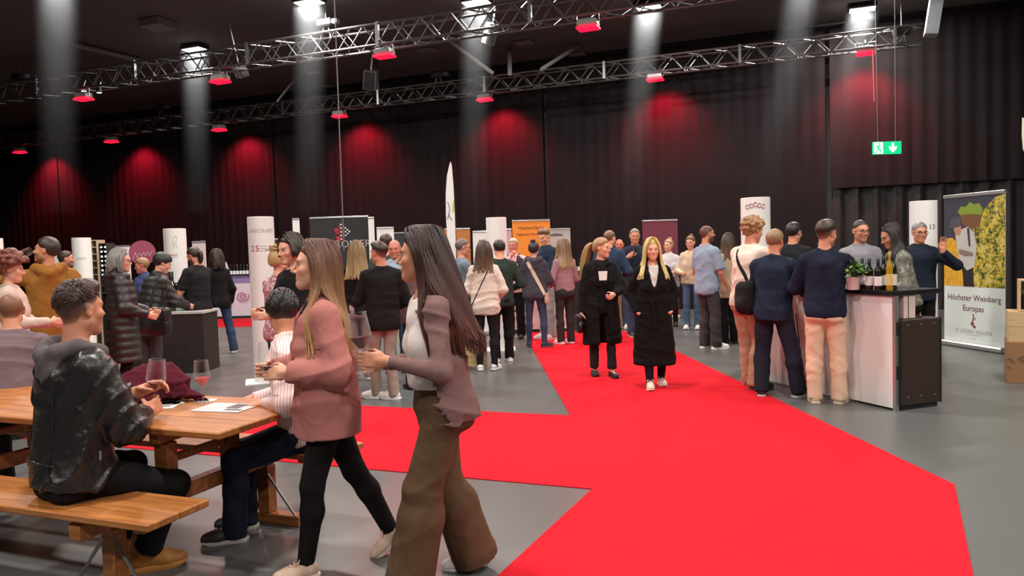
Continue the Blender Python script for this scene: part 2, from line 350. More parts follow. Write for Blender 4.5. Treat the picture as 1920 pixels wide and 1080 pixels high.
def speaker(px, py, Y, w, h_, label, tilt):
    t = thing('loudspeaker', label, 'loudspeaker', deep(px, py, Y), HALL + tilt); t.rotation_euler = (0.35, 0.15, HALL + tilt)
    m = MB(); m.box(-w / 2, w / 2, -w / 2, w / 2, -h_ / 2, h_ / 2, 0.02); m.build('cabinet', grey_m, t)
    m = MB(); m.box(-w / 2 + 0.03, w / 2 - 0.03, -w / 2 - 0.012, -w / 2, -h_ / 2 + 0.03, h_ / 2 - 0.03); m.build('grille', MT['black'], t)
    m = MB(); m.tube([(0, 0, h_ / 2), (0, 0.1, CEIL - t.location[2])], 0.02, 6); m.build('bracket', MT['steel'], t)
speaker(695, 150, 18.2, 0.30, 0.45, 'grey box loudspeaker above the far truss at the third floodlight', 0.4)
speaker(919, 64, 15.2, 0.2, 0.42, 'slim grey loudspeaker under the near truss', 0.9)
speaker(452, 134, 16.2, 0.22, 0.26, 'small grey loudspeaker beside the second near floodlight', -0.6)
def motor(px, py, b, label, sc=1.0):
    a = on_rail(px, b); p = deep(px, py, hall(a, b)[1]); t = thing('chain_hoist', label, 'hoist', p, HALL)
    m = MB(); m.box(-0.16, 0.16, -0.09, 0.09, -0.06, 0.1, 0.03); m.build('motor', MT['black'], t)
    m = MB(); m.box(0.16, 0.28, -0.06, 0.06, -0.03, 0.07, 0.02); m.build('chain_box', grey_m, t)
    m = MB(); m.tube([(0, 0, 0.1), (0, 0, CEIL - p[2])], 0.012, 6); m.build('chain', MT['steel'], t)
    m = MB(); m.tube([(-0.05, 0, -0.06), (-0.14, 0, -0.28)], 0.012, 6); m.tube([(0.05, 0, -0.06), (0.1, 0, -0.28)], 0.012, 6); m.build('sling', MT['steel'], t)
motor(36, 146, B1, 'black chain hoist holding the near truss at the left')
motor(611, 45, B1, 'black chain hoist holding the near truss beside the long cable')
motor(303, 203, B2, 'chain hoist above the far truss between the two left red floodlights')
motor(822, 142, B2, 'black chain hoist above the far truss in the middle')
motor(1690, 60, B2, 'chain hoist at the right end of the far truss')
strut(deep(628, 0, 10.5) + np.array([0, 0, 1.2]), deep(645, 470, 10.5), 'long thin black power cable hanging from the ceiling in front of the backdrop', 0.008, cgrey, 'hanging_cable', 'cable')
strut(deep(0, 40, 16.0), deep(245, 0, 15.6), 'thin steel wire stretched under the ceiling at the upper left', 0.012, cgrey, 'ceiling_wire', 'wire')
mb = MB(); q = [deep(1757, 0, 13.4), deep(1742, 58, 13.6)]; mb.box(-0.1, 0.1, -0.15, 0.15, -0.4, 0.4); o = mb.build('air_duct', mat('duct', (0.30, 0.33, 0.36), 0.5)); o.location = tuple(deep(1752, 22, 13.4)); o.rotation_euler = (0, 0.15, HALL); tag(o, 'pale grey vertical air duct end at the top right', 'duct')
# emergency exit sign
Y = 13.6; c = deep(1664, 277, Y); t = thing('exit_sign', 'green lit emergency exit sign with running figure and down arrow', 'exit sign', c, 0.0)
mpx = Y / F_PX; green = mat('exit_green', (0.0, 0.35, 0.15), 0.4, emit=(0.0, 0.62, 0.22), estr=1.0); lit = mat('exit_white', (0.8, 0.85, 0.8), 0.4, emit=(0.9, 1.0, 0.93), estr=1.2)
m = MB(); m.box(-26 * mpx, 26 * mpx, 0, 0.05, -11.5 * mpx, 11.5 * mpx); m.build('case', green, t)
m = MB(); m.box(-25 * mpx, -8.5 * mpx, -0.004, 0, -10.5 * mpx, 10.5 * mpx); m.build('figure_field', lit, t)
u = mpx
m = MB(); m.slab([(p[0] * u, p[1] * u) for p in ((-19, 4), (-15, 5), (-12, 2), (-13, 1), (-15, 2.5), (-15.5, -1), (-12, -4), (-13, -9), (-15, -9), (-14.5, -5), (-17.5, -3), (-20, -8), (-23, -8), (-23, -6.5), (-21, -6.5), (-18.5, -1), (-18.5, 2), (-21, 1), (-22, 2))], -0.007, -0.004); m.add(*(lambda n: ([(-15.5 * u + 1.8 * u * math.cos(a), -0.007, 7.5 * u + 1.8 * u * math.sin(a)) for a in np.linspace(0, 2 * math.pi, 9)[:-1]], [tuple(range(8))]))(8)); m.build('running_figure', green, t)
m = MB(); m.slab([(p[0] * u, p[1] * u) for p in ((8, 9), (12, 9), (12, 0), (17, 3), (17, -2), (10, -9), (3, -2), (3, 3), (8, 0))], -0.005, -0.0); m.build('arrow', lit, t)
for x, x2 in ((-17, -21), (16, 16)):
    m = MB(); m.tube([(x * u, 0.02, 11 * u), (x2 * u, 0.02, CEIL - c[2])], 0.004, 5); m.build('hanging_wire', mat('wire_pale', (0.25, 0.22, 0.22), 0.5), t)
q0 = deep(1637, 95, 13.9); strut(q0, deep(1640, 190, 13.9), 'short looped cable hanging beside the right red floodlight', 0.02, mat('cable_red', (0.3, 0.05, 0.05), 0.5), 'hanging_cable', 'cable')
# ------------------------------------------------------------------ figures: smooth bodies from blended limbs
def nrm(v):
    v = np.asarray(v, float); return v / (np.linalg.norm(v) + 1e-12)
def smin(a, b, k):
    if k <= 0: return np.minimum(a, b)
    h = np.clip(0.5 + 0.5 * (b - a) / k, 0, 1)
    return b * (1 - h) + a * h - k * h * (1 - h)
class Pr:                                                    # one primitive: distance function and reach
    def __init__(s, fn, lo, hi): s.fn = fn; s.lo = np.asarray(lo, float); s.hi = np.asarray(hi, float)
def rc(a, b, r1, r2, flat=False):
    a = np.asarray(a, np.float32); b = np.asarray(b, np.float32); ab = b - a; L2 = float(ab @ ab) + 1e-12; L = math.sqrt(L2); n = (ab / L).astype(np.float32); rm = max(r1, r2); r1 = float(r1); r2 = float(r2)
    def fn(P):
        D = P - a; q = D @ n; t = np.clip(q / L, 0, 1); dd = np.einsum('ij,ij->i', D, D)
        if not flat: e_ = q - t * L; return np.sqrt(np.maximum(dd - q * q, 0) + e_ * e_) - (r1 + (r2 - r1) * t)
        rad = np.sqrt(np.maximum(dd - q * q, 0)); qm = np.minimum(q, 0)
        return np.maximum(np.sqrt(rad ** 2 + qm ** 2) - (r1 + (r2 - r1) * t), q - L)
    return Pr(fn, np.minimum(a, b) - rm, np.maximum(a, b) + rm)
def el(c, R, rad):                                           # R: columns are the axes
    c = np.asarray(c, np.float32); R = np.asarray(R, np.float32); rad = np.asarray(rad, np.float32); m = rad.max()
    def fn(P):
        q = ((P - c) @ R) / rad; k0 = np.sqrt(np.einsum('ij,ij->i', q, q)); q = q / rad; k1 = np.sqrt(np.einsum('ij,ij->i', q, q)) + 1e-9
        return k0 * (k0 - 1) / k1
    return Pr(fn, c - m, c + m)
def loft(a, b, ts, ws, ds, x, flat0=False, flat1=False, yo=None, pw=2.0):
    a = np.asarray(a, float); b = np.asarray(b, float); L = float(np.linalg.norm(b - a)); n = (b - a) / L
    x = np.asarray(x, float); x = nrm(x - n * (x @ n)); y = np.cross(n, x); a, b, n, x, y = (v_.astype(np.float32) for v_ in (a, b, n, x, y)); m = max(max(ws), max(ds)) + (max(map(abs, yo)) if yo else 0)
    def fn(P):
        q = (P - a) @ n; t = np.clip(q / L, 0, 1); w = np.interp(t, ts, ws).astype(np.float32); d = np.interp(t, ts, ds).astype(np.float32)
        u = (P - a) @ x; v = (P - a) @ y
        if yo: v = v - np.interp(t, ts, yo)
        if pw == 2.0: k = np.sqrt((u / w) ** 2 + (v / d) ** 2)
        else: k = (np.abs(u / w) ** pw + np.abs(v / d) ** pw) ** (1 / pw)
        rad = (k - 1) * np.minimum(w, d) * 0.9
        out = rad
        e0 = -q; e1 = q - L
        ax = np.maximum(e0, e1)
        r2 = np.where(ax > 0, np.sqrt(np.maximum(rad, 0) ** 2 + ax ** 2) , rad)
        if flat0: r2 = np.maximum(r2, e0)
        if flat1: r2 = np.maximum(r2, e1)
        return np.maximum(r2, ax)
    return Pr(fn, np.minimum(a, b) - m, np.maximum(a, b) + m)
def rbox(c, R, half, r):
    c = np.asarray(c, np.float32); R = np.asarray(R, np.float32); half = np.asarray(half, np.float32) - np.float32(r); m = np.linalg.norm(half) + r
    def fn(P):
        q = np.abs((P - c) @ R) - half
        return np.linalg.norm(np.maximum(q, 0), axis=1) + np.minimum(q.max(axis=1), 0) - r
    return Pr(fn, c - m, c + m)
def half(p, n):
    p = np.asarray(p, float); n = nrm(n)
    return Pr(lambda P: (P - p) @ n, p - 99, p + 99)
class Shape:                                                 # groups of primitives joined smoothly, then cuts
    def __init__(s): s.groups = []; s.cuts = []; s.disp = []
    def add(s, prims, k=0.02, kk=None):                      # k inside the group, kk to what came before
        if not isinstance(prims, (list, tuple)): prims = [prims]
        s.groups.append((list(prims), k, k if kk is None else kk)); return s
    def cut(s, prim, k=0.0): s.cuts.append((prim, -1, k)); return s       # take away
    def keep(s, prim, k=0.0): s.cuts.append((prim, 1, k)); return s       # keep only inside
    def bounds(s):
        lo = np.min([p.lo for g in s.groups for p in g[0]], axis=0); hi = np.max([p.hi for g in s.groups for p in g[0]], axis=0); return lo, hi
    def __call__(s, P, margin=0.13):
        P = np.asarray(P, np.float32); d = np.full(len(P), 1.0, np.float32); cx, cy, cz = (np.ascontiguousarray(P[:, i]) for i in range(3))
        for prims, k, kk in s.groups:
            lo = np.min([p.lo for p in prims], axis=0) - margin; hi = np.max([p.hi for p in prims], axis=0) + margin
            idx = np.nonzero((cz >= lo[2]) & (cz <= hi[2]))[0]
            if not len(idx): continue
            q = cx[idx]; idx = idx[(q >= lo[0]) & (q <= hi[0])]; q = cy[idx]; idx = idx[(q >= lo[1]) & (q <= hi[1])]
            if not len(idx): continue
            Q = P[idx]; g = None
            for p in prims:
                f = p.fn(Q); g = f if g is None else smin(g, f, k)
            d[idx] = smin(d[idx], g, kk)
        for fn in s.disp: d = d + fn(P)
        for p, sg, k in s.cuts:
            f = p.fn(P) * (1 if sg > 0 else -1)
            d = -smin(-d, -f, k) if k else np.maximum(d, f)
        return d
def axis_coords(lo, hi, h, fine):
    out = [lo - 2 * h]
    while out[-1] < hi + 2 * h:
        c = out[-1]; st = h
        for a, b, hf in fine:
            if a - 1e-9 <= c < b: st = min(st, hf)
            elif c < a < c + st: st = max(min(st, a - c), hf)
        out.append(c + st)
    while (len(out) - 1) % 4: out.append(out[-1] + h)
    return np.array(out)
def iso(shape, h, fine=()):                                  # fine: list of (lo3, hi3, step)
    lo, hi = shape.bounds()
    C = [axis_coords(lo[i], hi[i], h, [(f[0][i], f[1][i], f[2]) for f in fine]) for i in range(3)]
    N = [len(c) for c in C]; S = 4
    ci = [np.arange(0, n, S) for n in N]
    X, Y, Z = np.meshgrid(C[0][ci[0]], C[1][ci[1]], C[2][ci[2]], indexing='ij')
    Fc = shape(np.stack([X.ravel(), Y.ravel(), Z.ravel()], 1)).reshape(X.shape)
    dx = [np.diff(C[i][ci[i]]) for i in range(3)]
    diag = np.sqrt(dx[0][:, None, None] ** 2 + dx[1][None, :, None] ** 2 + dx[2][None, None, :] ** 2)
    st = [Fc[a:Fc.shape[0] - 1 + a, b:Fc.shape[1] - 1 + b, c:Fc.shape[2] - 1 + c] for a in (0, 1) for b in (0, 1) for c in (0, 1)]
    mn = np.min(st, axis=0); mx = np.max(st, axis=0); ab = np.min(np.abs(st), axis=0)
    act = (mn * mx <= 0) | (ab < diag * 0.9)
    Fv = np.where(Fc < 0, -1.0, 1.0)[:-1, :-1, :-1]
    up = lambda A: np.repeat(np.repeat(np.repeat(A, S, 0), S, 1), S, 2)
    Fd = np.ones(N, np.float32); Fd[:-1, :-1, :-1] = up(Fv)
    pm = np.zeros(N, bool); A = up(act)
    for a in (0, 1):
        for b in (0, 1):
            for c in (0, 1): pm[a:N[0] - 1 + a, b:N[1] - 1 + b, c:N[2] - 1 + c] |= A
    I, J, K = np.nonzero(pm)
    Fd[I, J, K] = shape(np.stack([C[0][I], C[1][J], C[2][K]], 1))
    ins = Fd < 0
    cs = np.zeros([n - 1 for n in N], np.uint8)
    for a in (0, 1):
        for b in (0, 1):
            for c in (0, 1): cs += ins[a:N[0] - 1 + a, b:N[1] - 1 + b, c:N[2] - 1 + c]
    I, J, K = np.nonzero((cs > 0) & (cs < 8)); nv = len(I)
    vid = np.full(cs.shape, -1, np.int32); vid[I, J, K] = np.arange(nv)
    acc = np.zeros((nv, 3)); cnt = np.zeros(nv)
    corner = [(a, b, c) for a in (0, 1) for b in (0, 1) for c in (0, 1)]
    cv = {q: Fd[I + q[0], J + q[1], K + q[2]].astype(float) for q in corner}
    cp = lambda q: np.stack([C[0][I + q[0]], C[1][J + q[1]], C[2][K + q[2]]], 1)
    for q in corner:
        for ax in range(3):
            if q[ax]: continue
            r = list(q); r[ax] = 1; r = tuple(r); f0, f1 = cv[q], cv[r]
            m = (f0 < 0) != (f1 < 0)
            if not m.any(): continue
            t = (f0[m] / (f0[m] - f1[m]))[:, None]
            acc[m] += cp(q)[m] * (1 - t) + cp(r)[m] * t; cnt[m] += 1
    V = acc / np.maximum(cnt, 1)[:, None]
    quads = []
    for ax in range(3):
        sl0 = [slice(1, -1)] * 3; sl1 = [slice(1, -1)] * 3; sl0[ax] = slice(0, -1); sl1[ax] = slice(1, None)
        a0 = ins[tuple(sl0)]; a1 = ins[tuple(sl1)]
        i, j, k = np.nonzero(a0 != a1); s0 = a0[i, j, k]
        off = [1, 1, 1]; off[ax] = 0; i = i + off[0]; j = j + off[1]; k = k + off[2]
        u, w = [(1, 2), (2, 0), (0, 1)][ax]
        def cell(du, dw):
            q = [i.copy(), j.copy(), k.copy()]; q[u] = q[u] - du; q[w] = q[w] - dw
            return vid[q[0], q[1], q[2]]
        Q = np.stack([cell(1, 1), cell(0, 1), cell(0, 0), cell(1, 0)], 1)
        Q[~s0] = Q[~s0][:, ::-1]; quads.append(Q)
    Q = np.concatenate(quads); Q = Q[(Q >= 0).all(axis=1)]
    return V, Q
def fast_mesh(name, V, Q, m, col=None):
    me = bpy.data.meshes.new(name); n = len(V); f = len(Q)
    me.vertices.add(n); me.vertices.foreach_set('co', np.asarray(V, np.float32).ravel())
    me.loops.add(f * 4); me.loops.foreach_set('vertex_index', np.asarray(Q, np.int32).ravel())
    me.polygons.add(f); me.polygons.foreach_set('loop_start', np.arange(0, f * 4, 4, dtype=np.int32))
    me.polygons.foreach_set('use_smooth', np.ones(f, bool)); me.update(calc_edges=True)
    if col is not None:
        a = me.color_attributes.new('col', 'FLOAT_COLOR', 'POINT')
        a.data.foreach_set('color', np.concatenate([col, np.ones((n, 1))], 1).astype(np.float32).ravel())
    me.materials.append(m); return me
def folds(amp, f=18.0, seed=0, dirs=None):                     # soft swells and sharper creases in cloth
    rg = np.random.RandomState(seed); D = rg.normal(size=(5, 3)) * [0.7, 0.7, 1.0]; D /= np.linalg.norm(D, axis=1)[:, None]; D = D.astype(np.float32); ph = [float(v_) for v_ in rg.rand(6) * 6.28]
    def fn(P):
        w = np.sin(P @ D[0] * f * 0.55 + ph[0]); w2 = np.sin(P @ D[4] * f * 0.35 + ph[4])
        a = 1 - np.abs(np.sin(P @ D[1] * f * 0.8 + 1.3 * w + ph[1])); b = 1 - np.abs(np.sin(P @ D[2] * f * 1.05 + 1.5 * w2 + ph[2]))
        return -amp * (1.25 * a * a * np.clip(0.5 + w2, 0, 1) + 1.1 * b * b * np.clip(0.4 - w, 0, 1) + 0.5 * w * w2 - 0.55)
    return fn
def rotm(ax, a):
    c, s = math.cos(a), math.sin(a)
    return np.array({'x': [[1, 0, 0], [0, c, -s], [0, s, c]], 'y': [[c, 0, s], [0, 1, 0], [-s, 0, c]], 'z': [[c, -s, 0], [s, c, 0], [0, 0, 1]]}[ax])
def ik(a, t, l1, l2, hint):
    a = np.asarray(a, float); t = np.asarray(t, float); d = t - a; L = np.linalg.norm(d); n = d / (L + 1e-9)
    if L > (l1 + l2) * 0.998: L = (l1 + l2) * 0.998; t = a + n * L
    c = (l1 * l1 + L * L - l2 * l2) / (2 * L); h = math.sqrt(max(l1 * l1 - c * c, 0))
    hv = np.asarray(hint, float); hv = nrm(hv - n * (hv @ n))
    return a + n * c + hv * h, t
HAIRLINE = ([-0.12, -0.085, -0.05, -0.025, 0.0, 0.03, 0.06, 0.12], [-0.075, -0.07, -0.055, 0.0, 0.018, 0.03, 0.062, 0.075])
FADELINE = ([-0.12, -0.085, -0.05, -0.025, 0.0, 0.03, 0.06, 0.12], [0.0, 0.005, 0.02, 0.034, 0.042, 0.05, 0.066, 0.078])
SHOES = {}
def shoe_mesh(kind, col, solecol):
    key = (kind, col, solecol)
    if key in SHOES: return SHOES[key]
    S = Shape(); top = {'sneaker': 0.095, 'boot': 0.19, 'loafer': 0.075}[kind]; I3 = np.eye(3)
    tk = 0.036 if kind != 'loafer' else 0.030
    S.add([rc((0, -0.025, 0.05), (0, 0.0, top - 0.01), 0.041, 0.042 if kind != 'boot' else 0.05), el((0, -0.02, 0.045), I3, (0.040, 0.05, 0.05)),
           rc((0, 0.0, 0.06), (0, 0.09, 0.042), 0.043, 0.042), rc((0, 0.09, 0.042), (-0.004, 0.15, 0.034), 0.044, tk), el((0, 0.10, 0.03), I3, (0.05, 0.085, 0.035))], 0.02)
    S.cut(half((0, 0, 0.022), (0, 0, 1)), 0.004)
    S.cut(half((0, 0, top), (0, -0.12, -1)), 0.004)
    V, Q = iso(S, 0.009); up = fast_mesh('shoe', V, Q, mat('shoe_' + kind, col, 0.55, bump=0.1, bscale=120))
    out = [(0.038, -0.07), (0.046, -0.03), (0.044, 0.02), (0.054, 0.09), (0.050, 0.14), (0.030, 0.182), (0.0, 0.192), (-0.034, 0.178), (-0.050, 0.13), (-0.050, 0.08), (-0.042, 0.02), (-0.043, -0.03), (-0.036, -0.07), (0, -0.082)]
    b = MB(); n = len(out); hh = 0.026 if kind != 'boot' else 0.03
    rings = [(0.96, 0.0), (1.0, 0.006), (1.0, hh - 0.006), (0.95, hh)]
    vs = [(x * k, 0.05 + (y - 0.05) * k, z + (0.012 if (y > 0.15 and z < 0.01) else 0)) for k, z in rings for x, y in out]
    fs = [(i * n + k, i * n + (k + 1) % n, (i + 1) * n + (k + 1) % n, (i + 1) * n + k) for i in range(3) for k in range(n)] + [tuple(range(n - 1, -1, -1)), tuple(3 * n + k for k in range(n))]
    b.add(vs, fs); so = b.mesh('sole', mat('sole', solecol, 0.6), True)
    lace = MB()
    for k in range(4):
        y = 0.035 + k * 0.024; z = 0.110 - k * 0.0115
        lace.tube([(-0.026, y, z - 0.012), (0, y + 0.006, z + 0.006), (0.026, y, z - 0.012)], 0.0035, 5)
    for sx in (-1, 1): lace.tube([(0, 0.03, 0.113), (sx * 0.025, 0.035, 0.122), (sx * 0.045, 0.05, 0.105), (sx * 0.034, 0.055, 0.097)], 0.003, 5)
    lc = lace.mesh('laces', mat('laces', tuple(min(1, c * 1.15 + 0.02) for c in col), 0.7), True)
    SHOES[key] = (up, so, lc); return SHOES[key]
CLOTH = {}
def cloth(col, kind='cotton'):
    key = (tuple(round(c, 4) for c in col), kind)
    if key not in CLOTH:
        kw = dict(cotton=dict(rough=0.85, bump=0.12, bscale=140, spec=0.18), wool=dict(rough=0.95, bump=0.25, bscale=190, spec=0.1, var=0.12, vscale=60), denim=dict(rough=0.85, bump=0.2, bscale=260, var=0.25, vscale=14, spec=0.15),
                  leather=dict(rough=0.36, bump=0.22, bscale=42, spec=0.55), puffer=dict(rough=0.48, bump=0.15, bscale=50), corduroy=dict(rough=0.9, bump=0.2, bscale=150, spec=0.15))[kind]
        m = CLOTH[key] = mat(kind + '_cloth', col, **kw); nt = m.node_tree; bp = next(n for n in nt.nodes if n.type == 'BUMP')
        mp = next(n for n in nt.nodes if n.type == 'MAPPING'); n = nt.nodes.new('ShaderNodeTexNoise'); n.inputs['Scale'].default_value = 7.0 if kind != 'leather' else 9.0; n.inputs['Detail'].default_value = 1.2; n.inputs['Distortion'].default_value = 0.9
        b2 = nt.nodes.new('ShaderNodeBump'); b2.inputs['Strength'].default_value = 0.45 if kind != 'leather' else 0.6; b2.inputs['Distance'].default_value = 0.03
        nt.links.new(mp.outputs[0], n.inputs['Vector']); nt.links.new(n.outputs[0], b2.inputs['Height']); nt.links.new(b2.outputs[0], bp.inputs['Normal'])
    return CLOTH[key]
def pattern_mat(kind):
    if kind in CLOTH: return CLOTH[kind]
    m = mat(kind, (1, 1, 1), 0.85); nt = m.node_tree; b = nt.nodes['Principled BSDF']; tc = nt.nodes.new('ShaderNodeTexCoord')
    def wave(axis, scale):
        w = nt.nodes.new('ShaderNodeTexWave'); w.bands_direction = axis; w.inputs['Scale'].default_value = scale; w.inputs['Distortion'].default_value = 0.15
        nt.links.new(tc.outputs['Object'], w.inputs[0]); return w
    def ramp(src, stops, const=True):
        r = nt.nodes.new('ShaderNodeValToRGB'); r.color_ramp.interpolation = 'CONSTANT' if const else 'LINEAR'
        while len(r.color_ramp.elements) < len(stops): r.color_ramp.elements.new(0.5)
        for e, (p, c) in zip(r.color_ramp.elements, stops): e.position = p; e.color = tuple(c) + (1,)
        nt.links.new(src, r.inputs[0]); return r
    if kind == 'pinstripe':
        nt.links.new(ramp(wave('Y', 19).outputs[0], [(0, (0.62, 0.30, 0.31)), (0.3, (0.86, 0.70, 0.68))], False).outputs[0], b.inputs['Base Color'])
    if kind == 'plaid':
        a = ramp(wave('X', 8).outputs[0], [(0, (0.55, 0.12, 0.12)), (0.35, (0.85, 0.78, 0.74))], False); c = ramp(wave('Z', 8).outputs[0], [(0, (0.6, 0.25, 0.25)), (0.35, (1, 1, 1))], False)
        mx = nt.nodes.new('ShaderNodeMix'); mx.data_type = 'RGBA'; mx.blend_type = 'MULTIPLY'; mx.inputs[0].default_value = 1
        nt.links.new(a.outputs[0], mx.inputs[6]); nt.links.new(c.outputs[0], mx.inputs[7]); nt.links.new(mx.outputs[2], b.inputs['Base Color'])
    if kind in ('camo', 'floral'):
        n = nt.nodes.new('ShaderNodeTexNoise'); n.inputs['Scale'].default_value = 17 if kind == 'camo' else 22; n.inputs['Detail'].default_value = 3; n.inputs['Distortion'].default_value = 1.2
        nt.links.new(tc.outputs['Object'], n.inputs['Vector'])
        st = [(0, (0.03, 0.035, 0.03)), (0.42, (0.10, 0.10, 0.07)), (0.5, (0.22, 0.21, 0.17)), (0.56, (0.06, 0.06, 0.05)), (0.62, (0.36, 0.34, 0.28))] if kind == 'camo' else [(0, (0.5, 0.3, 0.3)), (0.5, (0.35, 0.12, 0.15)), (0.58, (0.7, 0.55, 0.52))]
        nt.links.new(ramp(n.outputs[0], st, False).outputs[0], b.inputs['Base Color'])
        if kind == 'camo': b.inputs['Roughness'].default_value = 0.45
    CLOTH[kind] = m; return m
def strand_mesh(P, r, n, roots, tips, rg):                   # P: strands x points x 3, tapered tubes
    ns, m, _ = P.shape
    T = np.gradient(P, axis=1); T /= np.linalg.norm(T, axis=2)[..., None] + 1e-9
    ref = np.array([0.31, 0.87, 0.11]); x = np.cross(T, ref); x /= np.linalg.norm(x, axis=2)[..., None] + 1e-9; y = np.cross(T, x)
    tt = np.linspace(0, 1, m); rad = r * (0.55 + 0.6 * np.sin(math.pi * np.clip(tt * 0.9 + 0.05, 0, 1))) * np.where(tt > 0.9, 0.5, 1.0)
    ang = np.arange(n) * 2 * math.pi / n
    V = P[:, :, None, :] + rad[None, :, None, None] * (np.cos(ang)[None, None, :, None] * x[:, :, None, :] * 1.5 + np.sin(ang)[None, None, :, None] * y[:, :, None, :])
    idx = np.arange(ns * m * n).reshape(ns, m, n); a = idx[:, :-1]; b = idx[:, 1:]
    Q = np.stack([a, np.roll(a, -1, 2), np.roll(b, -1, 2), b], -1).reshape(-1, 4)
    tg = tt ** 2.0; c = np.array(roots)[None, None] * (1 - tg[None, :, None]) + np.array(tips)[None, None] * tg[None, :, None]
    c = c * (0.75 + 0.5 * rg.rand(ns, 1, 1)); C = np.repeat(c[:, :, None, :], n, 2).reshape(-1, 3)
    return V.reshape(-1, 3), Q, np.clip(C, 0, 1)

SKIN = dict(fair=srgb(226, 166, 138), mid=srgb(206, 142, 112), tan=srgb(186, 120, 90), red=srgb(206, 126, 104))
def person(label, pos, H, face, sex='m', res=(0.016, 0.009), lean=0, side=0, twist=0, sit=None, head=(0, 0, 0), arms=None, feet=None, hipdy=0.0,
           top=None, over=None, legs=None, shoes=('sneaker', (0.8, 0.8, 0.78), (0.85, 0.85, 0.83)), hair=None, skin='fair', beard=0, glasses=False, group='visitors of the wine fair', seed=None, build=1.0, extra=None):
    """A figure facing +y in its own frame, feet on z = 0; arms/feet: [left, right] targets in metres."""
    seed = int(abs(pos[0] * 131 + pos[1] * 71)) % 9999 if seed is None else seed
    rg = np.random.RandomState(seed); s = H / 1.78; fem = sex == 'f'; I3 = np.eye(3)
    t = thing('person', label, 'person', (pos[0], pos[1], pos[2] if len(pos) > 2 else 0), math.radians(face), group)
    h, hf = res
    # ---- joints
    l1, l2 = 0.238 * H, 0.232 * H; la1, la2 = 0.172 * H, 0.150 * H
    ank = []
    feet = feet or [(-0.10, 0, 5), (0.10, 0, -5)]
    for f in feet: ank.append(np.array([f[0] * s, f[1] * s, 0.078 * s + (f[3] if len(f) > 3 else 0)]))
    hipz = (sit + 0.105 * s) if sit else 0.515 * H
    if not sit:
        for a in ank: hipz = min(hipz, a[2] + math.sqrt(max((0.999 * (l1 + l2)) ** 2 - (a[1] - hipdy * s) ** 2 - (abs(a[0]) - 0.09 * s) ** 2, 0.01)))
    Pc = np.array([0, hipdy * s, hipz])
    Rt = rotm('z', math.radians(twist)) @ rotm('x', -math.radians(lean)) @ rotm('y', math.radians(side))
    T = lambda x, y, z: Pc + Rt @ (np.array([x, y, z]) * s)
    up = Rt[:, 2]; rx = Rt[:, 0]
    shw = (0.150 if fem else 0.174) * build ** 0.5
    N = T(0, -0.015, 0.565)
    SH = [T(-shw, -0.01, 0.485), T(shw, -0.01, 0.485)]
    HP = [Pc + np.array([-0.088, 0, -0.0]) * s, Pc + np.array([0.088, 0, -0.0]) * s]
    Rh = rotm('z', math.radians(twist + head[0])) @ rotm('x', math.radians(head[1])) @ rotm('y', math.radians(head[2] if len(head) > 2 else 0))
    hs = 0.134 * H / 0.23
    Hc = N + nrm(up * 0.8 + np.array([0, 0, 0.45])) * 0.098 * s + Rh @ np.array([0, 0.026, 0.072]) * hs
    hd = lambda x, y, z: Hc + Rh @ (np.array([x, y, z]) * hs)
    KN = []; 
    for i in (0, 1):
        sx = -1 if i == 0 else 1; yaw = math.radians(feet[i][2]); fw = np.array([-math.sin(yaw), math.cos(yaw), 0])
        k, a = ik(HP[i], ank[i], l1, l2, fw + np.array([0.1 * sx, 0, 0.5 if sit else 0])); KN.append(k); ank[i] = a
    arms = arms or [{}, {}]; EL = []; WR = []; HDIR = []; PALM = []; CURL = []
    for i in (0, 1):
        sx = -1 if i == 0 else 1; A = arms[i]
        w = A.get('w'); w = np.array(w, float) * s if w is not None else np.array([sx * (shw + 0.075) * s, SH[i][1] + 0.05 * s, SH[i][2] - 0.545 * s])
        e, w = ik(SH[i], w, la1, la2, A.get('hint', (sx * 0.55, -0.7, -0.35))); EL.append(e); WR.append(w)
        d = nrm(A['d']) if 'd' in A else nrm(w - e); n = np.array(A.get('n', (-sx, 0, 0)), float); n = nrm(n - d * (n @ d))
        HDIR.append(d); PALM.append(n); CURL.append(A.get('c', 0.35))
    B = build
    # ---- body
    S = Shape()
    if fem: tw, td = [0.155, 0.175, 0.158, 0.122, 0.138, 0.148, 0.125, 0.055], [0.10, 0.122, 0.108, 0.088, 0.10, 0.102, 0.08, 0.052]
    else: tw, td = [0.14, 0.165, 0.158, 0.150, 0.165, 0.178, 0.15, 0.058], [0.095, 0.115, 0.108, 0.103, 0.112, 0.115, 0.09, 0.055]
    ts = [0, 0.14, 0.28, 0.45, 0.62, 0.78, 0.92, 1.0]
    tw = [x * s * B for x in tw]; td = [x * s * B for x in td]
    A0 = T(0, 0, -0.08); A1 = T(0, -0.005, 0.57); ao = [0.042, 0.034, 0.026] if fem else [0.052, 0.041, 0.031]
    ao = [x * s * (0.5 + 0.5 * B) for x in ao]; lg = [0.086 * s * B, 0.056 * s, 0.050 * s, 0.036 * s]; lb_ = [lg[0] * 0.88, lg[1] * 0.9, lg[2] * 0.92, lg[3]]
    S.add(loft(A0, A1, ts, [x * 0.955 for x in tw], [x * 0.955 for x in td], rx), 0.03)
    limbs = []
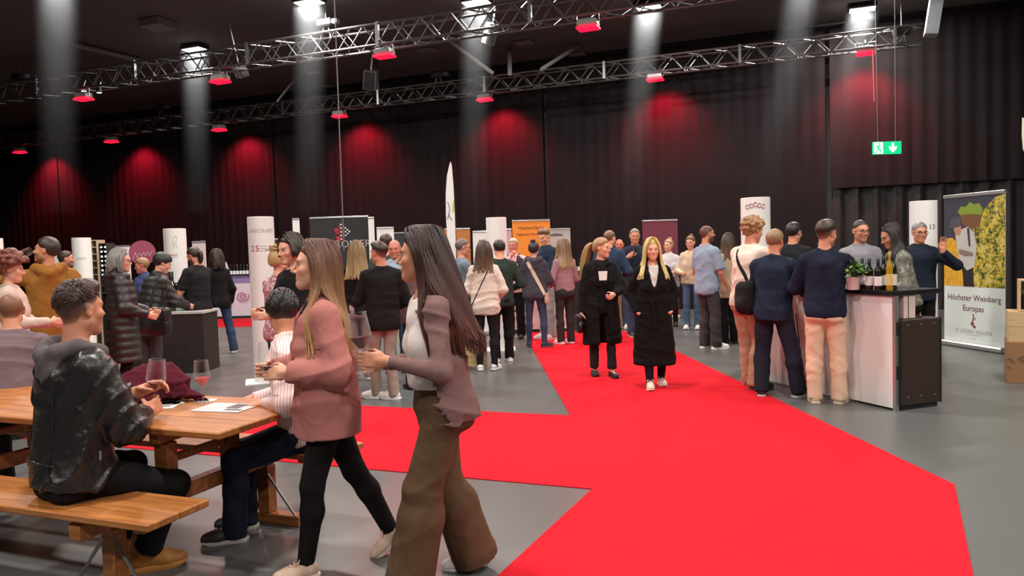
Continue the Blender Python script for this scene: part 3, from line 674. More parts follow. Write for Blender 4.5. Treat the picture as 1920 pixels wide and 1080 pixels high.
    for i in (0, 1):
        dv = nrm(ank[i] - KN[i]); calf = KN[i] + (ank[i] - KN[i]) * 0.3 - np.array([0, 0.012, 0]) * s
        S.add([rc(HP[i], KN[i], lb_[0], lb_[1])], 0.02, 0.02); S.add([rc(KN[i], calf, lb_[1], lb_[2] * 1.06), rc(calf, ank[i], lb_[2] * 1.06, lb_[3])], 0.03, 0.02)
        S.add([rc(SH[i], EL[i], ao[0], ao[1])], 0.02, 0.035); S.add([rc(EL[i], WR[i], ao[1] * 0.97, ao[2] * 0.92)], 0.02, 0.015)
        yaw = math.radians(feet[i][2]); fw = np.array([-math.sin(yaw), math.cos(yaw), 0]); pit = math.radians(feet[i][4]) if len(feet[i]) > 4 else 0
        fd = fw * math.cos(pit) - np.array([0, 0, math.sin(pit)])
        S.add(rc(ank[i] - np.array([0, 0, 0.03]) * s, ank[i] + fd * 0.11 * s - np.array([0, 0, 0.03]) * s, 0.03 * s, 0.022 * s), 0.02)
        # hand
        d, n = HDIR[i], PALM[i]; th = np.cross(d, n) * (1 if i == 1 else -1); q = s * (0.93 if fem else 1.0); c = CURL[i]; W = WR[i]
        Rm = np.stack([th, d, n], 1)
        pr = [rbox(W + d * 0.055 * q, Rm, (0.040 * q, 0.050 * q, 0.014 * q), 0.013 * q), rc(W - d * 0.01, W + d * 0.03 * q, ao[2] * 0.9, 0.026 * q)]
        S.add(pr, 0.012, 0.01)
        for kf, (off, ln, cu) in enumerate(((0.030, 0.074, 0.92), (0.010, 0.082, 1.0), (-0.010, 0.077, 1.06), (-0.029, 0.060, 1.15))):
            p = W + (d * 0.098 + th * off) * q; segs = []; spread = off * 2.2 * (1 - 0.7 * c); rr = 0.0092 * q
            for ang, fr in ((0.7, 0.42), (1.75, 0.33), (2.6, 0.25)):
                a_ = ang * c * cu; dr = nrm(d * math.cos(a_) + n * math.sin(a_) + th * spread)
                p2 = p + dr * ln * fr * q; segs.append(rc(p, p2, rr, rr * 0.93)); p = p2; rr *= 0.93
            S.add(segs, 0.004, 0.005)
        p = W + (d * 0.028 + th * 0.034 + n * 0.008) * q; p1 = p + nrm(d * 0.62 + th * (0.62 - 0.4 * c) + n * (0.35 + 0.5 * c)) * 0.042 * q
        p2 = p1 + nrm(d * 0.85 + th * (0.2 - 0.25 * c) + n * (0.15 + 0.75 * c)) * 0.034 * q
        S.add([rc(p, p1, 0.0135 * q, 0.0105 * q), rc(p1, p2, 0.0105 * q, 0.0085 * q)], 0.004, 0.008)
    # neck and head
    nw = (0.044 if fem else 0.055) * s
    S.add([rc(N - up * 0.03 * s, hd(0, -0.022, -0.06), nw * 1.08, nw * 0.94)], 0.02, 0.03)
    S.add([rc(SH[i] + up * 0.0 * s, N + up * 0.025 * s + (SH[i] - N) * 0.12, ao[0] * 0.85, nw * 0.6) for i in (0, 1)], 0.02, 0.03)
    e = lambda c, r: el(hd(*c), Rh, np.array(r) * hs)
    k = lambda a, b, r1, r2: rc(hd(*a), hd(*b), r1 * hs, r2 * hs)
    jw = 0.9 if fem else 1.0
    S.add([e((0, -0.014, 0.030), (0.075, 0.096, 0.085)), e((0, 0.026, -0.030), (0.060, 0.064, 0.082)), k((-0.045 * jw, 0.0, -0.058), (0, 0.062, -0.094), 0.024, 0.020), k((0.045 * jw, 0.0, -0.058), (0, 0.062, -0.094), 0.024, 0.020),
           e((0, 0.070, -0.094), (0.021, 0.018, 0.018)), k((-0.032, 0.072, 0.022), (0.032, 0.072, 0.022), 0.012 if fem else 0.0145, 0.012 if fem else 0.0145), e((-0.042, 0.058, -0.022), (0.02, 0.02, 0.018)), e((0.042, 0.058, -0.022), (0.02, 0.02, 0.018))], 0.022, 0.03)
    S.add([k((0, 0.086, 0.016), (0, 0.1115, -0.027), 0.0060, 0.0085), k((-0.009, 0.096, -0.032), (0.009, 0.096, -0.032), 0.0080, 0.0080)], 0.006, 0.010)
    S.add([k((-0.017, 0.087, -0.0565), (0.017, 0.087, -0.0565), 0.0062, 0.0062), k((-0.014, 0.0865, -0.068), (0.014, 0.0865, -0.068), 0.0068, 0.0068)], 0.002, 0.006)
    for sx in (-1, 1):
        S.add([el(hd(sx * 0.076, -0.012, -0.002), Rh @ rotm('z', sx * 0.35) @ rotm('x', 0.2), np.array((0.010, 0.021, 0.033)) * hs)], 0.01, 0.008)
        S.cut(el(hd(sx * 0.0325, 0.098, 0.003), Rh, np.array((0.019, 0.022, 0.011)) * hs), 0.012)
        S.cut(el(hd(sx * 0.086, -0.006, -0.003), Rh, np.array((0.007, 0.009, 0.014)) * hs), 0.006)
    bare = bool(top and 0 < top.get('sleeve', 1.0) < 0.6)
    fine = [(Hc - np.array([0.105, 0.125, 0.15]) * hs, Hc + np.array([0.105, 0.13, 0.125]) * hs, hf)]
    for i in (0, 1):
        a_, b_ = WR[i], WR[i] + HDIR[i] * (0.175 - 0.05 * CURL[i]) * s; fine.append((np.minimum(a_, b_) - 0.045 * s, np.maximum(a_, b_) + 0.045 * s, hf))
    V, Q = iso(S, h * (1.3 if bare else 2.4), fine)
    sk = np.array(SKIN[skin]); q = ((V - Hc) @ Rh) / hs
    colr = np.repeat(sk[None] * (0.97 + 0.06 * rg.rand()), len(V), 0)
    def blend(mask, c): colr[:] = colr * (1 - mask[:, None]) + np.array(c)[None] * mask[:, None]
    hc = np.array(hair['col']) if hair and 'col' in hair else np.array((0.05, 0.03, 0.02))
    front = np.clip((q[:, 1] - 0.03) / 0.02, 0, 1); g = lambda x, c, w: np.exp(-((x - c) / w) ** 2)
    blend(0.35 * front * g(np.abs(q[:, 0]), 0.045, 0.02) * g(q[:, 2], -0.03, 0.025), sk * np.array([1.05, 0.72, 0.7]))
    if beard:
        bm = np.clip((-0.028 - q[:, 2] - 0.35 * np.maximum(0.03 - q[:, 1], 0)) / 0.012, 0, 1) * np.clip((q[:, 1] + 0.02) / 0.02, 0, 1) * (q[:, 2] > -0.125) * (1 - g(q[:, 0], 0, 0.016) * g(q[:, 2], -0.062, 0.009))
        blend(beard * bm, hc)
    blend(0.75 * front * np.clip(1.4 - np.abs(q[:, 0]) / 0.02, 0, 1) * g(q[:, 2], -0.0615, 0.011) * (q[:, 1] > 0.07), sk * np.array([0.75, 0.40, 0.42]) if fem else sk * np.array([0.80, 0.55, 0.55]))
    blend(0.85 * front * np.clip(1.5 - np.abs(np.abs(q[:, 0]) - 0.034) / 0.016, 0, 1) * g(q[:, 2], 0.024 + 0 * q[:, 0], 0.0065), hc * 0.7)
    blend(0.8 * front * np.clip(1.6 - np.abs(np.abs(q[:, 0]) - 0.033) / 0.011, 0, 1) * g(q[:, 2], 0.004, 0.006), np.array((0.035, 0.025, 0.02)))
    if hair and hair.get('style') in ('buzz', 'quiff'):
        bz = np.clip((q[:, 2] - np.interp(q[:, 1], *HAIRLINE)) / 0.012, 0, 1) * (np.linalg.norm(q, axis=1) < 0.2)
        if hair['style'] == 'quiff': bz = bz * (0.55 + 0.45 * np.clip((q[:, 2] - np.interp(q[:, 1], *HAIRLINE)) / (np.interp(q[:, 1], *FADELINE) - np.interp(q[:, 1], *HAIRLINE) + 1e-3), 0, 1))
        blend(hair.get('amt', 0.75 if hair['style'] == 'buzz' else 0.97) * bz, hc)
    body = link('body', fast_mesh('body', V, Q, MT['skin'], colr), t)
    # eyes
    for sx in (-1, 1):
        eb = MB(); eb.lathe([(0.0001, -0.011), (0.007, -0.0085), (0.0108, -0.003), (0.0108, 0.003), (0.007, 0.0085), (0.0001, 0.011)], 10)
        eye = eb.build('eye', MT['eyewhite'], body, True); ec = hd(sx * 0.0325, 0.0695, 0.003); eye.matrix_local = Matrix.Translation(ec) @ Matrix((Rh * hs * 0.92).tolist()).to_4x4()
        ir = MB(); ir.lathe([(0.0065, 0), (0.005, 0.0012), (0.0001, 0.002)], 10); iro = ir.build('iris', MT['iris'], eye, True)
        iro.matrix_local = Matrix.Translation((0, 0.0098, 0.0)) @ Matrix.Rotation(-math.pi / 2, 4, 'X')
    # ---- garments
    def garment(name, g_, layer=0):
        L = g_.get('loose', 0.02) * s; sl = g_.get('sleeve', 1.0); hem = g_.get('hem', -0.10) * s; kind = g_.get('kind', 'cotton')
        G = Shape(); hz = hem; a0 = T(0, 0, 0) + up * hz; ln = np.linalg.norm(A1 - a0)
        zs = (np.array([0, 0.14, 0.28, 0.45, 0.62, 0.78, 0.92, 1.0]) * 0.65 - 0.08) * s
        tq = np.linspace(0, 1, 14); zz = hz + tq * (0.575 * s - hz)
        fl = g_.get('flare', 0.0) * s * (1 - np.clip((zz - zz[0]) / (0.45 * s), 0, 1))
        straight = g_.get('straight', 0.5); w0 = np.interp(zz, zs, tw); d0 = np.interp(zz, zs, td)
        up_w = max(tw[4], tw[1] * 0.98); up_d = max(td[4], td[1] * 0.9); low = zz < 0.30 * s
        w0 = np.where(low, w0 + straight * np.maximum(up_w - w0, 0), w0); d0 = np.where(low, d0 + straight * np.maximum(up_d - d0, 0), d0)
        if legs:
            lo_ = legs.get('loose', 0.015) * s + (0.012 + 0.014 * layer) * s; tz = np.array([-0.09, -0.013, 0.064, 0.15]) * s; nl = zz < (legs.get('waist', 0.13) + 0.04) * s
            w0 = np.where(nl, np.maximum(w0, np.interp(zz, tz, [tw[0], tw[1], tw[2], tw[2]]) + lo_ - L), w0); d0 = np.where(nl, np.maximum(d0, np.interp(zz, tz, [td[1], td[1] * 1.04, td[2], td[2]]) + lo_ * 1.1 - L), d0)
        Lz = np.where(zz > 0.50 * s, L * 0.6, L)
        oc = lambda p_: p_
        if g_.get('open'):
            wo, z0, z1 = g_['open']; yc = g_.get('openy', 0.0); cutp = loft(T(0, 0.16 + yc, z0), T(0, 0.14 + yc, z1), [0, 1], [max(wo[0], 0.001) * s, wo[1] * s], [0.16 * s, 0.14 * s], rx, True, True, pw=6.0)
            oc = lambda p_: Pr(lambda P, p_=p_: np.maximum(p_.fn(P), -cutp.fn(P)), p_.lo, p_.hi)
        G.add(oc(loft(a0, a0 + up * (0.575 * s - hz), list(tq), list(w0 + Lz + fl), list(d0 + Lz + fl * 0.8), rx, flat0=True)), 0.02)
        G.add([rc(SH[i] - up * 0.004 * s, N + up * 0.012 * s + (SH[i] - N) * 0.14, ao[0] * 0.92 + L * 0.55, nw * 0.72 + L * 0.35) for i in (0, 1)], 0.03, 0.04)
        hcut = lambda p_: Pr(lambda P, p_=p_: np.maximum(p_.fn(P), (a0 - P) @ up), p_.lo, p_.hi)
        if hem < -0.02 * s: G.add([hcut(el(Pc + Rt @ np.array((sx * 0.075, -0.07, -0.03)) * s, Rt, np.array((0.088, 0.06 if fem else 0.05, 0.10)) * s * B + L * 0.5 + 0.004)) for sx in (-1, 1)], 0.05, 0.03)
        if fem and g_.get('bust', 1):
            G.add([oc(el(T(sx * 0.07, 0.075, 0.31), Rt, np.array((0.062, 0.05, 0.06)) * s + L * 0.7)) for sx in (-1, 1)], 0.04, 0.05 if not g_.get('open') else 0.012)
        if 'skirt' in g_:                                     # long coat: the lower part hangs straight down
            zt, zb = Pc[2] + 0.10 * s, g_['skirt'] * s; w = tw[1] + L; dd = td[1] + L; fx, fy = g_.get('hemw', (0.25, 0.2))
            cx = np.array([0, hipdy * s + g_.get('skirty', 0.0), 0])
            G.add(oc(loft(np.array([0, 0, zb]) + cx, np.array([Pc[0], Pc[1], zt]), [0, 0.55, 0.8, 1], [fx * s, (fx * s + w) / 2, w, w * 0.96], [fy * s, (fy * s + dd) / 2, dd, dd * 0.95], (1, 0, 0), flat0=True)), 0.02, 0.02)
        if kind == 'puffer': ridge = lambda P: -0.010 * np.abs(np.sin(((P - Pc) @ up) * math.pi / 0.085)) + 0.004
        for i in (0, 1):
            if sl <= 0: 
                continue
            aL = L * g_.get('armloose', 0.75)
            if sl < 0.6:
                G.add(rc(SH[i], SH[i] + (EL[i] - SH[i]) * (sl / 0.5), ao[0] + aL * 0.9, ao[1] + aL * 1.5, flat=True), 0.02, 0.03)
            else:
                we = EL[i] + (WR[i] - EL[i]) * min(1.0, (sl - 0.5) / 0.5) * g_.get('cuff', 0.97)
                G.add([rc(SH[i], EL[i], ao[0] + aL * 0.8, ao[1] + aL)], 0.02, 0.03); G.add([rc(EL[i], we, ao[1] + aL, max(ao[2] + aL * g_.get('wrist', 0.55), 0.034 * s), flat=True)], 0.02, 0.03)
        if g_.get('collar'):
            c_ = g_['collar']; G.add([rc(N - up * 0.05 * s, N + up * c_ * s + np.array([0, -0.004, 0]), nw * 1.45 + L * 0.4, nw * 1.18 + L * 0.25, flat=True)], 0.01, 0.012)
        if g_.get('hood'):
            u_ = g_['hood']; pts = [T(-0.10, 0.05, 0.55), T(-0.105, -0.05, 0.575), T(-0.06, -0.115, 0.55), T(0, -0.135, 0.525), T(0.06, -0.115, 0.55), T(0.105, -0.05, 0.575), T(0.10, 0.05, 0.55)]
            G.add([rc(pts[j], pts[j + 1], u_ * s * (0.8 if j in (0, 5) else 1), u_ * s) for j in range(6)] + [el(T(0, -0.125, 0.46), Rt, np.array((0.10, 0.045, 0.085)) * s)], 0.03, 0.012)
        if g_.get('lapel'):
            for sx in (-1, 1):
                G.add([loft(T(sx * 0.03, 0.125, 0.20), T(sx * 0.085, 0.055, 0.56), [0, 0.7, 1], [0.012 * s, 0.05 * s, 0.035 * s], [0.012 * s, 0.012 * s, 0.03 * s], rx)], 0.01, 0.004)
            G.add([rc(T(-0.09, 0.03, 0.57), T(0, -0.075, 0.60), 0.022 * s, 0.028 * s), rc(T(0.09, 0.03, 0.57), T(0, -0.075, 0.60), 0.022 * s, 0.028 * s)], 0.01, 0.004)
        if kind == 'puffer': G.disp.append(ridge)
        else: G.disp.append(folds(g_.get('fold', 0.006), g_.get('ff', 26), seed + len(name)))
        # opening at the neck
        nk = g_.get('neck', 0.0)
        if not g_.get('collar') and not g_.get('hood'):
            G.cut(el(T(0, 0.02, 0.60), Rt, np.array((0.068 + nk * 0.4, 0.075 + nk * 0.3, 0.05 + nk)) * s), 0.01)
        for c_ in g_.get('cuts', ()): G.cut(*c_(dict(T=T, Pc=Pc, s=s, Rt=Rt, KN=KN, SH=SH, EL=EL, WR=WR, N=N, HP=HP)))
        hg = g_.get('res', h)
        V, Q = iso(G, hg)
        mm = pattern_mat(g_['pattern']) if 'pattern' in g_ else cloth(g_['col'], kind)
        o = link(name, fast_mesh(name, V, Q, mm), t)
        return o, G
    G_all = []
    if legs:
        lo = legs.get('loose', 0.015) * s; G = Shape(); fit = legs.get('fit', 'straight'); kind = legs.get('kind', 'cotton')
        hm = legs.get('hem', 0.0)
        G.add(loft(T(0, -0.005, -0.09), T(0, 0, legs.get('waist', 0.13)), [0, 0.35, 0.7, 1.0], [tw[0] + lo * 0.7, tw[1] + lo * 0.7, tw[2] + lo * 0.5, tw[2] * 0.98 + lo * 0.4], [td[0] + lo, td[1] + lo * 0.9, td[2] + lo * 0.5, td[2] * 0.98 + lo * 0.4], rx, flat1=True), 0.02)
        if fem or True:
            bt = 0.062 if fem else 0.05
            G.add([el(Pc + Rt @ np.array((sx * 0.07, -0.07, -0.03)) * s, Rt, np.array((0.085, bt, 0.095)) * s * B + lo * 0.5) for sx in (-1, 1)], 0.05, 0.06)
        for i in (0, 1):
            r_h = lg[0] + lo * 0.7; r_k = lg[1] + lo * {'skinny': 0.5, 'straight': 1.0, 'wide': 1.8}[fit]; dv = nrm(ank[i] - KN[i])
            r_m = {'skinny': lg[2] * 1.1 + lo * 0.4, 'straight': lg[1] + lo * 0.9, 'wide': lg[1] + lo * 2.6}[fit]; r_b = {'skinny': lg[3] * 1.12 + lo * 0.4, 'straight': 0.060 * s + lo * 0.8, 'wide': legs.get('hemr', 0.12) * s}[fit]
            calf = KN[i] + (ank[i] - KN[i]) * 0.32 - np.array([0, 0.012, 0]) * s; end = ank[i] + dv * (0.045 - hm) * s
            G.add([rc(HP[i] + np.array([0, 0, -0.01]), KN[i], r_h, r_k)], 0.02, 0.03); G.add([rc(KN[i], calf, r_k, r_m), rc(calf, end, r_m, r_b, flat=True)], 0.03, 0.02)
        G.disp.append(folds(legs.get('fold', 0.005), legs.get('ff', 24), seed + 5))
        for c_ in legs.get('cuts', ()): G.cut(*c_(dict(T=T, Pc=Pc, s=s, KN=KN, HP=HP)))
        V, Q = iso(G, legs.get('res', h if h < 0.012 else h * 1.2)); o = link(legs.get('name', 'trousers'), fast_mesh('trousers', V, Q, cloth(legs['col'], kind)), t)
        G_all.append(G)
    if top: o, G = garment(top.get('name', 'sweater'), top); G_all.append(G)
    if over: o, G = garment(over.get('name', 'jacket'), over, 1); G_all.append(G)
    # ---- shoes
    if shoes:
        up_, so_, lc_ = shoe_mesh(*shoes[:3])
        for i in (0, 1):
            yaw = math.radians(feet[i][2]); pit = math.radians(feet[i][4]) if len(feet[i]) > 4 else 0; ss = s * (0.92 if fem else 1.02)
            o = link('shoe', up_, t)
            o.matrix_local = Matrix.Translation(ank[i]) @ Matrix.Rotation(yaw, 4, 'Z') @ Matrix.Rotation(-pit, 4, 'X') @ Matrix.Scale(ss, 4) @ Matrix.Translation((0, 0, -0.078))
            link('sole', so_, o)
            if shoes[0] != 'loafer': link('laces', lc_, o)
            if len(shoes) > 3:
                for sx in (-1, 1):
                    for k_ in range(3): mb = MB(); y_ = 0.02 + k_ * 0.026; mb.add([(sx * 0.046, y_, 0.03), (sx * 0.050, y_ + 0.010, 0.03), (sx * 0.037, y_ - 0.006, 0.078), (sx * 0.035, y_ - 0.016, 0.078), (sx * 0.053, y_, 0.03), (sx * 0.057, y_ + 0.010, 0.03), (sx * 0.044, y_ - 0.006, 0.078), (sx * 0.042, y_ - 0.016, 0.078)], [(0, 1, 2, 3), (7, 6, 5, 4), (0, 4, 5, 1), (1, 5, 6, 2), (2, 6, 7, 3), (3, 7, 4, 0)]); mb.build('side_stripe', MT['paper'], o)
    # ---- hair
    if hair and hair.get('style') not in (None, 'buzz', 'bald'):
        st = hair['style']; th = hair.get('thick', 0.012); Hs = Shape(); hv, hq, hcz = [], [], []
        tp = hair.get('top', 0.004)
        tc_ = th - (0.004 if st == 'long' else 0.0)
        Hs.add([e((0, -0.016, 0.032 + tp / 2), (0.075 + tc_, 0.096 + tc_, 0.085 + tc_ + tp / 2))], 0.02)
        if st in ('long', 'ponytail', 'bun'): Hs.add([e((0, -0.045, -0.01), (0.070 + th * 0.8, 0.066 + th, 0.085))], 0.02, 0.03)
        if st == 'quiff': Hs.add([e((0, 0.03, 0.10), (0.06, 0.06, 0.03 + tp))], 0.02, 0.03)
        line = hair.get('line', 0.0); ys, zs_ = FADELINE if st == 'quiff' else HAIRLINE
        if st in ('curly', 'afro'):
            rb = 0.030 if st == 'afro' else 0.020
            pts = rg.normal(size=(hair.get('n', 90), 3)); pts /= np.linalg.norm(pts, axis=1)[:, None]
            bl = []
            for p in pts:
                w = p * np.array([0.078 + th, 0.10 + th, 0.09 + th]) + np.array([0, -0.018, 0.035])
                if w[2] > np.interp(w[1], ys, zs_) - (0.03 if st == 'afro' else -0.005): bl.append(e(tuple(w), (rb * (0.7 + 0.6 * rg.rand()),) * 3))
            Hs.add(bl, 0.006, 0.006)
        hr_ = Rh; hline = Pr(lambda P: (np.interp(((P - Hc) @ hr_)[:, 1] / hs, ys, zs_) + line - ((P - Hc) @ hr_)[:, 2] / hs) * hs * 0.6, Hc - 1, Hc + 1)
        nz = folds(hair.get('rough', 0.0008 if st in ('long', 'ponytail', 'bun') else 0.002), 120, seed + 3); Hs.disp.append(nz)
        if st not in ('curly', 'afro'):                       # thins out towards the hairline
            def taper(P):
                w_ = ((P - Hc.astype(np.float32)) @ hr_.astype(np.float32)) / hs; up_ = (w_[:, 2] - np.interp(w_[:, 1], ys, zs_) - line) / 0.040
                return (th * 0.9 * hs * (1 - np.clip(up_, 0, 1)) ** 1.5).astype(np.float32)
            Hs.disp.append(taper)
        Hs.keep(hline, 0.004)
        hv_, hq_ = iso(Hs, min(hf, 0.008) if h < 0.014 else hf); qh = ((hv_ - Hc) @ Rh)
        cc = np.repeat(hc[None], len(hv_), 0) * (0.85 + 0.3 * (0.5 + 0.5 * np.sin(qh[:, :1] * 320 + 4 * np.sin(qh[:, 1:2] * 60))))
        hv.append(hv_); hq.append(hq_); hcz.append(cc)
        if st in ('short', 'quiff', 'ponytail', 'bun') and h < 0.0145:
            nS = hair.get('tuft', 520 if h < 0.0115 else 220); m = 6; az = rg.uniform(0, 6.28, nS); el0 = rg.uniform(0.0, 1.45, nS); P = np.zeros((nS, m, 3)); E_ = np.array([0.075 + th, 0.096 + th, 0.085 + th + tp / 2]) + 0.0005
            dst = hair.get('tuftlen', 0.5); slick = st in ('ponytail', 'bun')
            for j in range(m):
                u_ = j / (m - 1); a_ = az + (0.25 * np.sin(az * 3) * u_ if not slick else 0); e_ = el0 - u_ * dst * (0.6 + 0.4 * np.sin(az * 7 + el0 * 5))
                X = np.stack([E_[0] * np.cos(e_) * np.sin(a_), E_[1] * np.cos(e_) * np.cos(a_) - 0.016, E_[2] * np.sin(e_) + 0.032 + tp / 2], 1)
                lift = hair.get('lift', 0.004) * u_ * (1.0 if not slick else 0.2); P[:, j] = Hc + (X * (1 + lift * 10 * np.clip(np.sin(e_), 0, 1))[:, None] * hs) @ Rh.T
            lq = ((P - Hc) @ Rh) / hs; ok_ = (lq[:, :, 2] > np.interp(lq[:, :, 1], ys, zs_) + line + 0.004).all(axis=1); P = P[ok_]
            if len(P): v_, q_, c_ = strand_mesh(P, hair.get('tr', 0.0034), 4, hc, hc * 1.15, rg); hv.append(v_); hq.append(q_); hcz.append(c_)
        if st in ('long', 'ponytail', 'bun') or hair.get('tail'):
            nS, m, r_ = hair.get('n', 130), hair.get('m', 16 if h < 0.012 else 12), hair.get('r', 0.010); Ln = hair.get('len', 0.45)
            tips = np.array(hair.get('tip', hc)); blockers = Shape(); blockers.groups = S.groups[:1] + S.groups[-8:]
            if st == 'long':
                gap = math.radians(hair.get('gap', 62)); g0 = min(gap, math.radians(26)); az0 = rg.uniform(g0, 2 * math.pi - g0, nS); az1 = math.pi + (az0 - math.pi) * (math.pi - gap) / (math.pi - g0); az = az1          # azimuth from the face round the back
                if hair.get('part'): pass
                y0 = rg.uniform(-0.06, 0.065, nS); el_off = rg.uniform(0.0, 0.55, nS); P = np.zeros((nS, m, 3)); E_ = np.array([0.075 + th, 0.096 + th, 0.085 + th + tp / 2]) + r_ * 0.5 + np.array([0.002, 0.002, 0.002])
                for j in range(m):
                    u_ = j / (m - 1); arc = min(u_ / 0.30, 1.0)
                    el_ = math.pi / 2 * (1 - arc * 1.05) - el_off * (1 - arc); az = az0 + (az1 - az0) * arc
                    dx = np.sin(az); dy = np.cos(az); X = E_[0] * np.cos(el_) * dx; Yv = E_[1] * np.cos(el_) * dy - 0.016 + y0 * (1 - arc) * 0.6; Zv = E_[2] * np.sin(el_) + 0.032 + tp / 2
                    P[:, j] = Hc + (np.stack([X, Yv, Zv + 0 * X], 1) * hs) @ Rh.T
                    if u_ > 0.30:
                        f_ = (u_ - 0.30) / 0.70; j0 = int(round(0.30 * (m - 1)))
                        P[:, j] = P[:, j0]; P[:, j, 2] -= f_ * Ln * (0.88 + 0.2 * rg.rand(nS)) if j == m - 1 else f_ * Ln
                        out = (P[:, j0] - Hc); out[:, 2] = 0; P[:, j] += out * (hair.get('spread', 0.15) * f_)
                        P[:, j, :2] += 0.006 * np.sin(f_ * 7 + az[:, None] * 9 + np.array([0, 1.6]))
                        P[:, j] += (Rh @ np.array([0, -1.0, 0]))[None] * hair.get('back', 0.0) * f_ * np.clip(0.6 - np.cos(az), 0, 1)[:, None]
                        wv = hair.get('wave', 0.0)
                        if wv: P[:, j, :2] += wv * np.sin(f_ * 16 + np.round(az * 3)[:, None] * 1.3 + np.array([0, 1.3])) * f_
            else:
                base = hd(*( (0, -0.115, 0.055) if st == 'ponytail' else (0, -0.06, 0.125) )) if not hair.get('tail') else hd(0, -0.11, 0.03)
                P = np.zeros((nS, m, 3)); rad = rg.uniform(0.1, 1, nS) ** 0.5; an = rg.uniform(0, 6.28, nS)
                bk = Rh @ np.array([0, -1, 0]); bk[2] = 0; bk = nrm(bk)
                for j in range(m):
                    u_ = j / (m - 1)
                    if st == 'bun':
                        aa = an + u_ * 4.5; P[:, j] = base + (np.stack([np.cos(aa) * np.sin(rad * 3.1), np.sin(aa) * np.sin(rad * 3.1), np.cos(rad * 3.1)], 1) * hair.get('bunr', 0.035)) @ Rh.T
                    else:
                        wd = hair.get('w', 0.03) * (0.35 + 0.9 * math.sin(math.pi * min(1, 0.15 + u_ * 0.75)))
                        c_ = base + bk * (hair.get('arch', 0.06) * math.sin(min(u_ * 3.0, math.pi / 2))) + np.array([0, 0, hair.get('rise', 0.025) * math.sin(min(u_ * 5, math.pi)) - Ln * max(0, u_ - 0.12)])
                        c_ = c_ + bk * hair.get('sweep', 0.0) * u_
                        P[:, j] = c_ + np.stack([np.cos(an) * rad * wd, np.sin(an) * rad * wd, 0 * rad], 1)
            if st != 'bun':
                blk = [g_ for g_ in G_all[1:]] + [S]
                for _ in range(5):
                    F = P.reshape(-1, 3)
                    for sh in blk:
                        d0 = sh(F); m_ = d0 < r_ * 0.9
                        if not m_.any(): continue
                        Fm = F[m_]; ep = 0.004; gr = np.stack([sh(Fm + ep * np.eye(3)[a]) - sh(Fm - ep * np.eye(3)[a]) for a in range(3)], 1); gr /= np.linalg.norm(gr, axis=1)[:, None] + 1e-9
                        gr[:, 2] *= 0.4
                        F[m_] += gr * np.clip(r_ * 0.9 - d0[m_], 0, 0.03)[:, None]
                    P = F.reshape(P.shape)
                    P[:, 1:-1] = 0.5 * P[:, 1:-1] + 0.25 * (P[:, :-2] + P[:, 2:])
            v_, q_, c_ = strand_mesh(P, r_, 5 if h < 0.012 else 4, hc, tips, rg); hv.append(v_); hq.append(q_); hcz.append(c_)
        n0 = 0; VV, QQ = [], []
        for v_, q_ in zip(hv, hq): VV.append(v_); QQ.append(q_ + n0); n0 += len(v_)
        link('hair', fast_mesh('hair', np.concatenate(VV), np.concatenate(QQ), MT['hair'], np.clip(np.concatenate(hcz), 0, 1)), t)
    if glasses:
        g_ = MB()
        for sx in (-1, 1):
            ring = [hd(sx * 0.033 + 0.024 * math.cos(a), 0.099 - 0.2 * abs(sx * 0.033 + 0.024 * math.cos(a)) * 0.35, 0.002 + 0.017 * math.sin(a)) for a in np.linspace(0, 2 * math.pi, 15)]
            g_.tube(ring, 0.0022, 5, False); g_.tube([hd(sx * 0.056, 0.093, 0.006), hd(sx * 0.078, 0.05, 0.008), hd(sx * 0.083, -0.02, 0.006)], 0.002, 5)
        g_.tube([hd(-0.01, 0.10, 0.005), hd(0.01, 0.10, 0.005)], 0.0022, 5); g_.build('glasses', MT['blackgloss'], t, True)
    jt = dict(t=t, Hc=Hc, Rh=Rh, N=N, SH=SH, EL=EL, WR=WR, HDIR=HDIR, PALM=PALM, KN=KN, T=T, s=s, Pc=Pc, hd=hd, G=G_all, ank=ank)
    mw = Matrix.Translation(t.location) @ Matrix.Rotation(math.radians(face), 4, 'Z')
    jt['W'] = lambda p: np.array(mw @ Vector(tuple(map(float, p))))
    if extra: extra(jt)
    return jt
# ------------------------------------------------------------------ stands, signs and furniture
def to_cam(p): return math.atan2(-p[0], p[1])
def pillar(px, ytop, Y, label, R=0.16, plate=False):
    p = deep(px, ytop, Y); hgt = p[2]; t = thing('sign_pillar', label, 'pillar', (p[0], p[1], 0), to_cam(p), 'white round sign pillars of the stands')
    m = MB(); m.lathe([(R, 0.012), (R, hgt - 0.004), (R - 0.004, hgt)], 32); m.build('column', MT['white'], t, True)
    m = MB(); m.box(-0.27, 0.24, -0.24, 0.24, 0.0, 0.012) if plate else m.lathe([(R + 0.015, 0), (R + 0.015, 0.012)], 24); m.build('base_plate', MT['white'], t)
    return t, hgt, R
def lines(t, R, ang, z, n, w, m, dz=0.022):
    for k in range(n):
        mb = MB(); a0, a1 = ang - w / 2 / R, ang + w / 2 / R; aa = np.linspace(a0, a1, 5); r = R + 0.0015
        vs = [(r * math.sin(a), -r * math.cos(a), z - k * dz + h_) for h_ in (0, 0.009) for a in aa]; mb.add(vs, [(i, i + 1, 6 + i, 5 + i) for i in range(4)]); mb.build('print_line', m, t)
t, hg, R = pillar(488, 407, 9.7, 'tall white pillar numbered 25 behind the picnic table', plate=True)
write_round('VARONIER', 0.072, MT['inklight'], t, R, 0.0, hg - 0.20)
